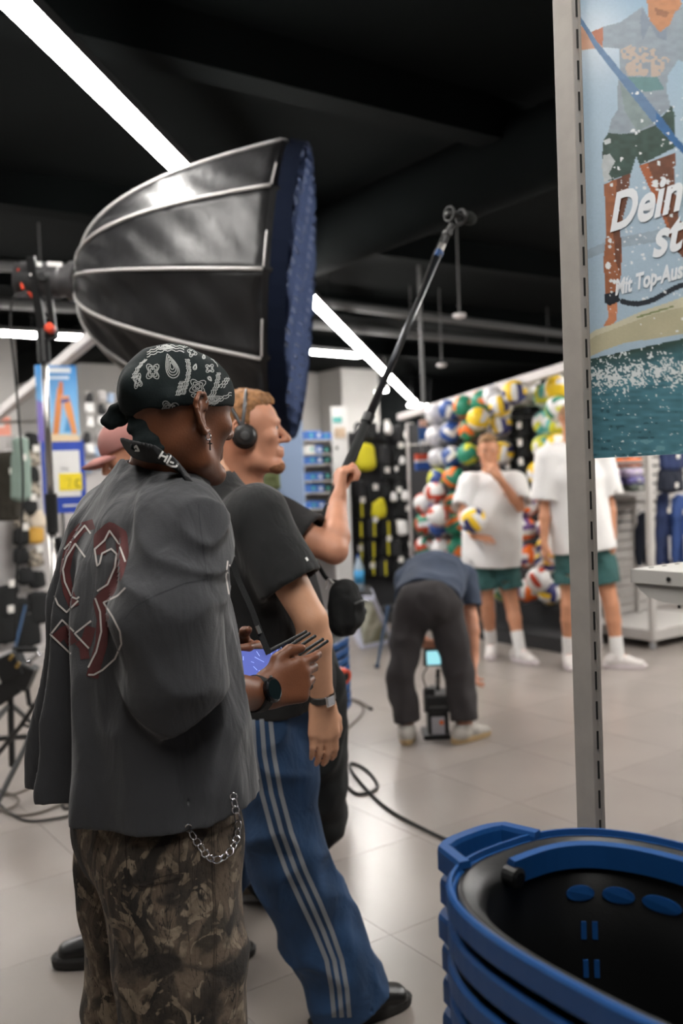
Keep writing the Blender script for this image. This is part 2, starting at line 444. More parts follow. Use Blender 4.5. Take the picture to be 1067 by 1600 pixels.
# shallow beams and a duct under the black ceiling
for b, wd, dp in ((4.4, 0.2, 0.26), (7.2, 0.2, 0.26), (10.0, 0.2, 0.26), (13.0, 0.2, 0.26)):
    MB().bar(uv(A0, b, CEIL - dp / 2), uv(A1, b, CEIL - dp / 2), wd, dp).build('beam', M_dark, ceiling)
MB().tube([uv(4.6, -1, CEIL - 0.32), uv(4.6, 16.5, CEIL - 0.32)], 0.26, 16).build('duct', M_dark, ceiling, smooth=True)
def wall(name, a, b, m, th=0.1, z1=CEIL):
    mb = MB(); mb.bar((a[0], a[1], z1 / 2), (b[0], b[1], z1 / 2), th, z1, up=tuple(np.cross(nrm(np.subtract(b, a)), Z3) * 0 + Z3))
    return tag(mb.build(name, m), kind='structure')
def wall2(name, a, b, m, th=0.1, z0=0, z1=CEIL):
    d = nrm(np.subtract(b, a)); n = np.cross(d, Z3); c = (np.asarray(a) + b) / 2 + Z3 * (z0 + z1) / 2
    mb = MB(); mb.box(c, (np.linalg.norm(np.subtract(b, a)), th, z1 - z0), (d, n, Z3)); return tag(mb.build(name, m), kind='structure')
wall2('wall_back', uv(A0, B1 + 0.06), uv(12.0, B1 + 0.06), M_wall)
wall2('wall_back_dark', uv(12.0, B1 + 0.06), uv(A1, B1 + 0.06), M_darkw)
wall2('wall_right', uv(A1 + 0.06, B0), uv(A1 + 0.06, B1), M_darkw)
wall2('wall_left', uv(A0 - 0.06, B0), uv(A0 - 0.06, B1), M_wall)
wall2('wall_front', uv(A0, B0 - 0.06), uv(A1, B0 - 0.06), M_darkw)
# boxed-in corner of the back wall and the bright pillar at the left
c = uv(12.05, B1 - 0.45)
tag(MB().box(c + Z3 * CEIL / 2, (1.0, 0.85, CEIL), (V3, U3, Z3)).build('wall_corner_box', M_wall), kind='structure')
c = P(-35, 700, 13.6); c[2] = 0
tag(MB().box(c + Z3 * CEIL / 2, (1.0, 0.8, CEIL), (V3, U3, Z3)).build('wall_pillar', M_wall), kind='structure')

# ------------------------------------------------------------------ lamps hung below the ceiling
def led(a, b, label, n=1, wd=0.09, group=None):
    """a run of tubes from a to b: housing, diffuser and two hanging wires"""
    a = np.asarray(a, float); b = np.asarray(b, float)
    t = thing('ceiling_lamp', label, 'ceiling lamp', (a + b) / 2, group)
    MB().bar(a + Z3 * 0.045, b + Z3 * 0.045, wd, 0.05).build('housing', M_black, t)
    d = (b - a) / n
    for i in range(n):
        o = MB().bar(a + d * i + nrm(d) * 0.002, a + d * (i + 1) - nrm(d) * 0.002, wd, 0.04).build('tube', M_led, t, bev=0.003)
    for s in (0.08, 0.92):
        p = a + (b - a) * s; MB().tube([p + Z3 * 0.06, A3(p[0], p[1], CEIL)], 0.003, 5).build('hanging_wire', M_black, t)
    return t
LZ = 3.2
g = PH(12, -6, LZ); h_ = PH(640, 621, LZ)
dirl = nrm(h_ - g)
led(g - dirl * 1.6, P(1, 1, 1) * 0 + g + dirl * 5.6, 'long bright ceiling tube running diagonally past the softbox', 5)
led(g + dirl * 5.62, h_, 'long bright ceiling tube continuing behind the boom microphone pole', 4)
led(PH(644, 625, LZ) , PH(652, 633, LZ), 'short far end piece of the diagonal ceiling tube', 1)
led(PH(459, 548, LZ), PH(561, 556, LZ), 'short horizontal ceiling tube beside the light blue panel', 1)
led(PH(-60, 517, LZ), PH(60, 524, LZ), 'horizontal ceiling tube left of the light stand', 1)
led(PH(84, 525, LZ), PH(134, 528, LZ), 'short horizontal ceiling tube between light stand and softbox', 1)
led(PH(640, 633, 2.9), PH(676, 635, 2.9), 'small far ceiling tube above the white balls', 1, wd=0.1)
# unseen tubes added to brighten the foreground, the athletes and the far wall
for k, (x0, y0, x1, y1, nm) in enumerate(((0.1, -1.0, 0.4, 1.8, 'over the camera and the baskets'), (4.2, 3.0, 5.2, 9.5, 'right of the rolling rack'), (-4.6, 4.6, -3.9, 8.6, 'left of the light stand'), (3.0, 3.4, 3.5, 7.4, 'between the poster and the rolling rack'), (-7.0, 9.0, -6.2, 14.0, 'far left before the back wall'), (6.2, 9.5, 7.4, 16.5, 'far right behind the clothes rack'))):
    led((x0, y0, LZ), (x1, y1, LZ), 'added ceiling tube outside the picture ' + nm, 3)
# far spot lamps
for (px, py, nm) in ((590, 612, 'left'), (602, 610, 'right')):
    c = P(px, py, 18.0)
    t = thing('spot_lamp', 'tiny round spot lamp beside the boom pole, %s one of two' % nm, 'lamp', c)
    MB().lathe([(0.05, 0), (0.06, 0.1), (0.03, 0.13)], c, (0, 0, 1), 12).build('can', M_white, t)
    MB().sphere(c, (0.05, 0.05, 0.03), 10).build('bulb', M_led, t)
    MB().tube([c + Z3 * 0.12, A3(c[0], c[1], CEIL)], 0.006, 5).build('stem', M_white, t)
# ------------------------------------------------------------------ white rails under the ceiling
def rail(a, b, r, label, drops=()):
    a = np.asarray(a, float); b = np.asarray(b, float)
    t = thing('ceiling_rail', label, 'rail', (a + b) / 2)
    MB().bar(a, b, r * 2, r * 2).build('profile', M_rail, t, bev=0.004)
    for s in drops:
        p = a + (b - a) * s; MB().tube([p, A3(p[0], p[1], CEIL)], r * 0.5, 6).build('drop_rod', M_rail, t)
    return t
M_raild = mat('grey pipe', srgb(84, 84, 84), rough=0.6)
def pipe(a, b, r, label):
    a = np.asarray(a, float); b = np.asarray(b, float); t = thing('ceiling_pipe', label, 'pipe', (a + b) / 2)
    MB().tube([a, b], r, 10).build('tube', M_raild, t, smooth=True)
    for s in (0.1, 0.5, 0.9):
        p = a + (b - a) * s; MB().tube([p, A3(p[0], p[1], CEIL)], 0.008, 5).build('hanger', M_raild, t)
pipe(PH(250, 440, 3.55), PH(900, 524, 3.55), 0.055, 'upper grey ceiling pipe crossing behind the boom pole')
pipe(PH(250, 483, 3.5), PH(900, 547, 3.5), 0.06, 'lower grey ceiling pipe crossing behind the boom pole')
pipe(PH(-60, 412, 3.5), PH(180, 424, 3.5), 0.05, 'grey ceiling pipe behind the studio lamp')
pipe(PH(-60, 470, 3.5), PH(180, 484, 3.5), 0.06, 'grey ceiling pipe just below the studio lamp')
rail(P(625, 652, 10.4), P(900, 569, 7.0), 0.035, 'white sloping rail above the wall of balls')
c = P(662, 640, 9.9); MBt = thing('rail_hanger', 'thin grey rod hanging from the ceiling to the ball wall rail', 'rod', c)
MB().tube([c, A3(c[0], c[1], CEIL)], 0.02, 8).build('rod', M_raild, MBt)
rail(P(-70, 706, 9.6), P(150, 521, 6.0), 0.035, 'white sloping rail behind the studio light stand')
rail(P(770, 609, 8.6), P(840, 595, 7.9), 0.03, 'short white arm rail above the black bags')
for (px, py, dd, nm) in ((718, 498, 9.0, 'on the upper grey pipe'), (690, 574, 12.0, 'in the dark above the ball wall')):
    c = P(px, py, dd); t = thing('ceiling_sensor', 'small pale ceiling sensor ' + nm, 'sensor', c)
    MB().lathe([(0.02, 0), (0.055, 0.012), (0.06, 0.03), (0.06, 0.045)], c, (0, 0, 1), 16).build('cover', M_rail, t, smooth=False); MB().tube([c + Z3 * 0.04, A3(c[0], c[1], CEIL)], 0.008, 6).build('conduit', M_raild, t)
# ================================================================== foreground: post, poster, shelf, baskets
M_slot = mat('slot darkness', srgb(14, 14, 14), rough=0.9)
pc = P(908, 800, 1.55)
def upright(c, label, z1=2.75, slots=True):
    c = A3(c[0], c[1], 0); t = thing('shelf_post', label, 'post', c)
    su, sv = 0.041, 0.021
    MB().box(c + Z3 * (z1 / 2), (sv, su, z1), (V3, U3, Z3)).build('column', M_grey, t, bev=0.0015)
    fc = c - U3 * (su / 2)
    MB().box(fc - U3 * 0.0012 + V3 * (sv * 0.36) + Z3 * z1 / 2, (sv * 0.26, 0.003, z1), (V3, U3, Z3)).build('folded_lip', M_grey, t)
    if slots:
        me = None
        for i in range(int((z1 - 0.3) / 0.05)):
            s = MB(); s.box((0, 0, 0), (0.0028, 0.003, 0.03), (V3, U3, Z3))
            if me is None:
                me = bpy.data.meshes.new('slot'); me.from_pydata(s.v, [], s.f); me.materials.append(M_slot)
            o = bpy.data.objects.new('slot', me); COL.objects.link(o); o.parent = t
            o.location = Vector(fc - U3 * 0.0006 - V3 * (sv * 0.03) + Z3 * (0.2 + 0.05 * i) - c)
    MB().box(c + Z3 * 0.01, (0.06, 0.5, 0.02), (V3, U3, Z3)).build('foot', M_grey, t)
    return t
upright(pc, 'tall grey slotted steel post carrying the water sports poster')

# ------------------------------------------------------------------ the poster: a printed board in its own plane
PO = pc - U3 * 0.024 + V3 * 0.006; PO[2] = 0
PB, PT, PL = 1.519, 2.38, 0.5
ps = thing('hanging_poster', 'large poster of a paddle boarder in spray with white German lettering', 'poster', PO + Z3 * PB)
MB().box(PO - U3 * (PL / 2) + Z3 * (PB + PT) / 2 + V3 * 0.0042, (0.006, PL, PT - PB), (V3, U3, Z3)).build('board', M_white, ps)
nu, nv = 205, 640
uu, vv = np.meshgrid(np.linspace(0, PL, nu), np.linspace(PB, PT, nv), indexing='ij')
# more columns where the picture shows it
uu = PL * (uu / PL) ** 1.35
pts = PO[None, None, :] - U3[None, None, :] * uu[..., None] + Z3[None, None, :] * vv[..., None]
q = pts - CAM; zz = q @ CF; X = CX + FPX * (q @ CR) / zz; Y = CY - FPX * (q @ CU) / zz
# the print is drawn in the poster's own flat design coordinates (design x along the board, design y down the board)
DX, DY = X, Y
def lerp(a, b, t): return np.array(a) * (1 - t[..., None]) + np.array(b) * t[..., None]
n1 = vnoise(DX / 40, DY / 40, DX * 0, 1); n2 = vnoise(DX / 9, DY / 6, DX * 0, 2); n3 = vnoise(DX / 2.2, DY / 2.2, DX * 0, 3); n4 = vnoise(DX / 22, DY / 4.5, DX * 0, 4); n5 = vnoise(DX / 5, DY / 5, DX * 0, 9)
C = lerp(srgb(112, 150, 178), srgb(172, 190, 204), np.clip((DY + 40) / 240, 0, 1))
C = lerp(srgb(88, 130, 160), srgb(150, 174, 192), np.clip((DY + 200) / 260, 0, 1)) * 0.5 + C * 0.5
glow = np.exp(-(((DX - 925) / 60) ** 2 + ((DY - 60) / 60) ** 2)); C = C + (np.array(srgb(215, 222, 228)) - C) * (0.6 * glow[..., None])
def paint(poly, col, var=0.12, nz=None, soft=None):
    m = inpoly(DX, DY, poly); nz = n2 if nz is None else nz
    c = np.array(col) * (1 + var * nz[..., None]); C[m] = np.clip(c[m], 0, 1); return m
def zp(pts, s=5.155, ox=860, oy=0): return [(ox + x / s, oy + y / s) for x, y in pts]
# far shore
paint([(895, 400), (960, 372), (1067, 352), (1300, 300), (1300, 320), (1067, 372), (960, 388), (900, 412)], srgb(150, 165, 178), 0.1)
# arms, head
SK, SKD, TAN = srgb(176, 104, 68), srgb(120, 68, 46), srgb(205, 160, 132)
paint(zp([(160, 60), (200, 180), (330, 260), (430, 215), (440, 380), (240, 405), (165, 340)]), srgb(190, 148, 126), 0.08)
paint(zp([(330, 255), (432, 215), (420, 370), (380, 345)]), srgb(168, 104, 78), 0.08)
paint(zp([(108, 110), (170, 0), (215, 10), (205, 80), (160, 150), (160, 290), (135, 270), (140, 140)]), srgb(150, 92, 56), 0.2)
paint(zp([(770, -60), (1000, -90), (1060, 30), (950, 230), (880, 262), (820, 240), (790, 130)]), srgb(178, 124, 88), 0.1)
paint(zp([(840, 60), (960, 100), (930, 140), (850, 120)]), srgb(140, 96, 70), 0.1)
# shirt
sh = paint(zp([(425, 215), (560, 180), (690, 90), (740, 50), (790, 150), (880, 262), (960, 200), (1000, 100), (1080, 40), (1300, 120), (1300, 600), (1030, 480), (950, 600), (930, 720), (970, 860), (890, 930), (840, 1010), (700, 1070), (560, 1080), (465, 1070), (490, 960), (545, 880), (540, 700), (560, 560), (550, 390), (420, 380)]), srgb(136, 148, 158), 0.1)
paint(zp([(740, 60), (790, 150), (880, 262), (940, 225), (930, 330), (860, 300), (800, 200), (740, 330), (720, 180)]), srgb(122, 134, 148), 0.06)
m = inpoly(DX, DY, zp([(560, 400), (640, 360), (830, 390), (960, 480), (880, 620), (620, 610)])) & (n5 > -0.15); C[m] = srgb(176, 160, 148)
paint(zp([(600, 620), (860, 620), (920, 720), (760, 740), (640, 690)]), srgb(96, 132, 134), 0.1)
paint(zp([(555, 660), (650, 760), (830, 990), (700, 1060), (600, 900)]), srgb(126, 142, 142), 0.1)
# shorts
paint(zp([(465, 1070), (560, 1080), (700, 1070), (840, 1010), (975, 850), (1005, 930), (1000, 1190), (720, 1330), (690, 1260), (650, 1390), (500, 1450), (430, 1470), (415, 1260), (425, 1130)]), srgb(52, 74, 66), 0.25)
paint(zp([(425, 1250), (480, 1240), (520, 1300), (470, 1400), (500, 1440), (430, 1470), (412, 1330)]), srgb(178, 184, 186), 0.1)
paint(zp([(425, 1135), (480, 1110), (485, 1150), (440, 1165)]), srgb(190, 196, 198), 0.1)
# paddle
paint(zp([(165, 80), (200, 70), (300, 220), (380, 340), (560, 560), (740, 750), (900, 950), (1010, 1100), (1300, 1420), (1300, 1490), (1060, 1230), (960, 1130), (820, 980), (660, 780), (530, 610), (360, 390), (280, 250)]), srgb(92, 122, 156), 0.1)
paint(zp([(850, 900), (900, 950), (1010, 1100), (1300, 1420), (1300, 1490), (1060, 1230), (960, 1130), (850, 1010)]), srgb(52, 100, 150), 0.1)
# legs (second crop: 840,0 at 2.22)
def zq(p): return zp(p, 2.22, 840, 0)
paint(zq([(228, 640), (322, 600), (312, 690), (285, 800), (292, 850), (290, 950), (275, 1010), (235, 1020), (228, 900), (238, 810), (236, 720)]), srgb(150, 94, 64), 0.16)
paint(zq([(275, 620), (322, 600), (312, 690), (285, 800), (292, 850), (285, 950), (268, 900), (262, 780)]), srgb(104, 64, 46), 0.2)
paint(zq([(240, 1050), (275, 1050), (275, 1110), (250, 1135), (228, 1130), (246, 1100)]), srgb(196, 128, 92), 0.1)
paint(zq([(352, 575), (478, 530), (474, 640), (490, 760), (600, 900), (640, 960), (560, 940), (500, 890), (470, 860), (440, 770), (400, 680)]), srgb(108, 68, 50), 0.2)
paint(zq([(352, 575), (380, 565), (430, 700), (460, 800), (440, 770), (400, 680)]), srgb(160, 92, 58), 0.1)
paint(zq([(230, 1020), (280, 1008), (285, 1045), (250, 1060), (232, 1050)]), srgb(30, 36, 44), 0.3)
# leash
for i in range(60):
    t_ = i / 59; x_ = 290 + t_ * 214; y_ = 1045 + 12 * math.sin(t_ * 5) - 45 * t_ ** 2
    C[((DX - 840 - x_ / 2.22) ** 2 + (DY - y_ / 2.22) ** 2) < (4.2 if i % 2 else 2.2) ** 2] = srgb(34, 40, 48)
# the board and the water
bd = paint(zq([(152, 1180), (200, 1145), (270, 1120), (360, 1080), (450, 1050), (560, 1010), (760, 940), (760, 1100), (560, 1150), (430, 1170), (300, 1190), (230, 1215), (152, 1250)]), srgb(176, 170, 142), 0.08, n1)
paint(zq([(152, 1180), (200, 1145), (270, 1120), (360, 1080), (450, 1050), (560, 1010), (760, 940), (760, 975), (560, 1050), (400, 1090), (280, 1135), (200, 1165), (156, 1195)]), srgb(196, 192, 168), 0.05, n1)
paint(zq([(340, 1098), (470, 1060), (470, 1066), (345, 1104)]), srgb(120, 130, 90), 0.1)
wy = 1190 / 2.22 - 0.16 * (DX - 910) + 6 * n1
wt = (DY > 1252 / 2.22 - 0.22 * (DX - 908)) & ~bd & (DX > 890)
dk = np.clip((DY - (1255 / 2.22 - 0.2 * (DX - 908))) / 34, 0, 1)
sea = lerp(srgb(44, 66, 60), srgb(70, 116, 128), dk); sea = sea * (1 + 0.28 * n4[..., None] + 0.12 * n2[..., None])
C[wt] = sea[wt]
fy = (1310 / 2.22 - 0.06 * (DX - 910)); foam = np.exp(-((DY - fy) / 24) ** 2)
fm = wt & (n3 + 0.6 * n2 > 1.0 - 1.15 * foam); C[fm] = srgb(208, 214, 214)
far_ = wt & (DY > 640); C[far_ & (n4 + 0.5 * n2 > 0.75)] = srgb(104, 148, 158); C[far_ & (n4 + 0.6 * n5 < -0.85)] = srgb(42, 82, 92)
# spray drops
rs = random.Random(5)
for i in range(230):
    x_, y_ = rs.uniform(950, 1100), rs.gauss(340, 150)
    if not 130 < y_ < 620: continue
    if x_ < 985 and y_ < 240: continue
    r_ = rs.choice((0.8, 1.0, 1.3, 1.8, 2.6)); C[((DX - x_) ** 2 + (DY - y_) ** 2) < r_ ** 2] = srgb(214, 218, 220)
for (x_, y_, r_) in ((950, 415, 4.5), (1024, 287, 5), (1029, 255, 3), (953, 376, 3), (960, 440, 3), (1043, 284, 3.4)):
    C[((DX - x_) ** 2 + ((DY - y_) * 0.8) ** 2) < r_ ** 2] = srgb(220, 224, 226)
C = np.clip(C * (1 + 0.03 * n3[..., None]), 0, 1)
ii = np.arange(nu * nv).reshape(nu, nv)
fc_ = np.stack([ii[:-1, :-1].ravel(), ii[1:, :-1].ravel(), ii[1:, 1:].ravel(), ii[:-1, 1:].ravel()], 1)[:, ::-1]
pr = obj('printed_picture', pts.reshape(-1, 3), fc_, vcol_mat('poster print', 0.42, 0.4), ps)
ca = pr.data.color_attributes.new('print', 'FLOAT_COLOR', 'POINT')
ca.data.foreach_set('color', np.concatenate([C.reshape(-1, 3), np.ones((nu * nv, 1))], 1).astype(np.float32).ravel())
# lettering on the poster plane, placed by three corners of each line
def on_poster(px, py):
    r = ray(px, py); t = ((PO - CAM) @ V3) / (r @ V3); return CAM + r * t - V3 * 0.0012
M_let = mat('white print', srgb(222, 226, 230), rough=0.45)
def poster_text(body, o, ex, ey, shear=0.0, bold=0.01):
    v, f = text_mesh(body, shear, bold); x0, x1, y0, y1 = v[:, 0].min(), v[:, 0].max(), 0.0, 0.729
    O, EX, EY = on_poster(*o), on_poster(*ex), on_poster(*ey)
    w_ = O + (EX - O) * ((v[:, :1] - x0) / (x1 - x0)) + (EY - O) * (v[:, 1:2] / (y1 - y0))
    obj('lettering', w_, f, M_let, ps)
poster_text('Dein', (954, 361), (1066, 325), (957, 302), 0.18, 0.03)
poster_text('st', (1020, 402), (1069, 386), (1023, 342), 0.18, 0.03)
poster_text('Mit Top-Aus', (962, 461), (1067, 433), (963, 436), 0.06, 0.035)

# ------------------------------------------------------------------ shelf at the right edge
tip = P(985, 889, 1.30)
sh_t = thing('wall_shelf', 'light grey perforated metal shelf with rounded bracket at right edge', 'shelf', tip)
DU = -U3
def spt(a, b, z): return tip + V3 * a + DU * b + Z3 * z
M_shelf = mat('light grey coated shelf', srgb(196, 193, 188), rough=0.45, bump=0.03, bs=300)
MB().box(spt(0.28, 0.24, -0.001), (0.56, 0.48, 0.002), (V3, DU, Z3)).build('top_plate', M_shelf, sh_t)
MB().box(spt(0.001, 0.24, -0.0105), (0.002, 0.48, 0.017), (V3, DU, Z3)).build('side_lip', M_shelf, sh_t)
MB().box(spt(0.28, 0.001, -0.0105), (0.56, 0.002, 0.017), (V3, DU, Z3)).build('front_lip', M_shelf, sh_t)
MB().prism([spt(0.004, 0.004, -0.0205), spt(0.004, 0.012, -0.03), spt(0.004, 0.026, -0.0385), spt(0.004, 0.05, -0.043), spt(0.004, 0.48, -0.07), spt(0.004, 0.48, -0.0205)], V3, 0.012).build('bracket', M_shelf, sh_t)
MB().lathe([(0.0035, 0), (0.0035, 0.0016), (0.001, 0.002)], spt(0.0005, 0.062, -0.0105), -V3, 12).build('screw', M_slot, sh_t)
MB().lathe([(0.002, 0), (0.002, 0.004)], spt(0.01, 0.07, -0.05), (0, 0, 1), 8).build('rivet', M_slot, sh_t)
for i in range(16):
    MB().box(spt(0.03 + i * 0.03, 0.012, 0.0002), (0.009, 0.0022, 0.0008), (V3, DU, Z3)).build('punched_slit', M_slot, sh_t)
upright(spt(0.01, 0.5, 0), 'grey slotted steel post behind the light grey shelf', 2.3, True)
upright(spt(0.55, 0.5, 0), 'grey slotted steel post at the far end of the light grey shelf', 2.3, True)

# ------------------------------------------------------------------ stacks of shopping baskets
M_bblue = mat('blue basket plastic', srgb(17, 70, 128), rough=0.45, bump=0.03, bs=300, var=0.06, vs=6)
M_bblk = mat('black basket plastic', srgb(11, 12, 13), rough=0.4, bump=0.05, bs=250)
def stad(hl, hw, n=2.7, m=64):
    out = []
    for i in range(m):
        a = 2 * math.pi * i / m; c_, s_ = math.cos(a), math.sin(a)
        out.append((hw * math.copysign(abs(s_) ** (2 / n), s_), hl * math.copysign(abs(c_) ** (2 / n), c_)))
    return out                       # (v, u) pairs, first point at the +u end
HL, HW = 0.285, 0.192
def ring(mb, secs, closed=True):
    """secs: list of (inset, z) giving a closed profile swept round the rim"""
    m = 64; k = len(secs); v = []
    for (ins, z) in secs:
        for (a, b) in stad(HL - ins, HW - ins): v.append(V3 * a + U3 * b + Z3 * z)
    f = []
    for i in range(k if closed else k - 1):
        for j in range(m): f.append((i * m + j, i * m + (j + 1) % m, ((i + 1) % k) * m + (j + 1) % m, ((i + 1) % k) * m + j))
    return mb.add(v, f)
def bowl_pt(ang_, ins, z):
    n = 2.7; c_, s_ = math.cos(ang_), math.sin(ang_)
    return V3 * ((HW - ins) * math.copysign(abs(s_) ** (2 / n), s_)) + U3 * ((HL - ins) * math.copysign(abs(c_) ** (2 / n), c_)) + Z3 * z
def make_basket(full=True):
    t = thing('shopping_basket', 'basket', 'basket', (0, 0, 0))
    ring(MB(), [(0.0, 0), (-0.003, -0.004), (-0.003, -0.03), (0.003, -0.034), (0.006, -0.03), (0.009, -0.012), (0.007, -0.008), (0.004, -0.008), (0.0035, 0)]).build('rim_band', M_bblue, t, smooth=False)
    ring(MB(), [(0.007, -0.012), (0.011, -0.006), (0.016, -0.006), (0.02, -0.013), (0.03, -0.016), (0.034, -0.026), (0.04, -0.03), (0.062, -0.3), (0.058, -0.303), (0.034, -0.034)]).build('wall', M_bblk, t, smooth=True)
    mbf = MB(); pts_ = [V3 * a + U3 * b + Z3 * -0.298 for a, b in stad(HL - 0.058, HW - 0.058)]
    mbf.prism(pts_, (0, 0, 1), 0.006).build('bottom', M_bblk, t)
    for e in (1, -1):                                    # carrying grip at each end
        gp = [U3 * e * (HL - 0.022) + V3 * -0.085, U3 * e * (HL + 0.036) + V3 * -0.07, U3 * e * (HL + 0.046) + V3 * -0.04, U3 * e * (HL + 0.048) + V3 * 0.015, U3 * e * (HL + 0.04) + V3 * 0.045, U3 * e * (HL - 0.012) + V3 * 0.06]
        mg = MB(); sec = [(-0.007, 0.004), (0.007, 0.004), (0.009, -0.002), (0.009, -0.028), (0.004, -0.028), (0.004, -0.006), (-0.004, -0.006), (-0.004, -0.028), (-0.009, -0.028), (-0.009, -0.002)]
        v = []; k = len(sec); gp2 = gp[:1] + spline(gp[1:-1], 4) + gp[-1:]
        for i, p in enumerate(gp2):
            tt = nrm(gp2[min(i + 1, len(gp2) - 1)] - gp2[max(i - 1, 0)]); nn = np.cross(tt, Z3)
            for (o_, z_) in sec: v.append(p + nn * o_ + Z3 * z_)
        f = [(i * k + j, i * k + (j + 1) % k, (i + 1) * k + (j + 1) % k, (i + 1) * k + j) for i in range(len(gp2) - 1) for j in range(k)]
        f += [tuple(range(k))[::-1], tuple((len(gp2) - 1) * k + j for j in range(k))]
        mg.add(v, f).build('end_grip', M_bblue, t)
    if full:
        # folded carrying bars lying inside the rim, one per long side
        for sd in (1, -1):
            path = []
            for i in range(25):
                a = math.radians(sd * (-6 + 162 * i / 24)); path.append(bowl_pt(a, 0.047, -0.01 if sd > 0 else -0.03))
            if sd < 0: continue
            v = []; sec = [(-0.006, 0.008), (0.004, 0.01), (0.008, 0.004), (0.008, -0.024), (-0.004, -0.024)]; k = len(sec)
            for i, p in enumerate(path):
                tt = nrm(path[min(i + 1, 24)] - path[max(i - 1, 0)]); nn = np.cross(tt, Z3) * -1
                for (o_, z_) in sec: v.append(p + nn * o_ + Z3 * z_)
            f = [(i * k + j, i * k + (j + 1) % k, (i + 1) * k + (j + 1) % k, (i + 1) * k + j) for i in range(24) for j in range(k)] + [tuple(range(k))[::-1], tuple(24 * k + j for j in range(k))]
            h = MB().add(v, f).build('carrying_bar', M_bblue, t)
            MB().lathe([(0.013, -0.008), (0.013, 0.012), (0.008, 0.015)], path[0] - Z3 * 0.012, np.cross(nrm(path[1] - path[0]), Z3), 14).build('hinge', M_bblk, h, smooth=False)
        for a in (27, 46, 64, 84, 104):                  # long slots under the rim, with blue showing through
            w_ = [bowl_pt(math.radians(a + 7.5 * math.cos(q)), 0.0455, -0.07 + 0.011 * math.sin(q)) for q in np.linspace(0, 2 * math.pi, 16, endpoint=False)]
            MB().prism(w_, np.cross(bowl_pt(math.radians(a + 1), 0, 0) - bowl_pt(math.radians(a - 1), 0, 0), Z3), 0.002).build('wall_slot', M_bblue, t)
        for a in (28, 34):
            for z_ in (-0.12, -0.17):
                w_ = [bowl_pt(math.radians(a + dx), 0.051 + (-z_ - 0.15) * 0.09, z_ + dz) for dx, dz in ((-1.4, -0.012), (1.4, -0.012), (1.4, 0.012), (-1.4, 0.012))]
                MB().prism(w_, np.cross(bowl_pt(math.radians(a + 1), 0, 0) - bowl_pt(math.radians(a - 1), 0, 0), Z3), 0.002).build('wall_slot', M_bblue, t)
        for a, z_ in ((0, 0.02), (0.0, 0.05)):
            ring(MB(), [(0.075 + z_, -0.2915), (0.078 + z_, -0.2895), (0.082 + z_, -0.2915)]).build('bottom_ridge', M_bblk, t)
    return t
bc = V3 * 0.872 + U3 * 0.622
bproto = make_basket(True); low = make_basket(False)
words0 = ['topmost', 'second from top', 'third from top', 'fourth from top', 'fifth from top', 'sixth from top', 'seventh from top', 'eighth from top', 'ninth from top', 'tenth from top']
words = words0 + [x + ' from top' for x in ('eleventh', 'twelfth', 'thirteenth', 'fourteenth', 'fifteenth', 'sixteenth', 'seventeenth')]
HB = 1.0
bproto.location = tuple(bc + Z3 * HB); tag(bproto, 'empty blue rimmed black shopping basket, topmost of the near stack', 'basket', 'near stack of baskets')
for i in range(1, 16):
    r = low if i == 1 else dup(low, (0, 0, 0))
    r.location = tuple(bc + Z3 * (HB - 0.0455 * i)); r.rotation_euler = (0, 0, random.Random(i).uniform(-0.012, 0.012))
    tag(r, 'blue rimmed black basket, %s in the near stack' % words[i] , 'basket', 'near stack of baskets')
# ================================================================== people
def skin(name, c, var=0.1): return mat(name, c, rough=0.48, var=var, vs=14, bump=0.06, bs=260, spec=0.4)
SK_dark = skin('warm brown skin', srgb(106, 64, 42), 0.14)
SK_fair = skin('fair skin', srgb(212, 160, 128), 0.06)
SK_pink = skin('light rosy skin', srgb(206, 148, 120), 0.07)
SK_tan = skin('tanned skin', srgb(198, 140, 108), 0.06)
M_eye = mat('eye white', srgb(225, 220, 215), rough=0.25); M_iris = mat('dark iris', srgb(40, 30, 24), rough=0.2)

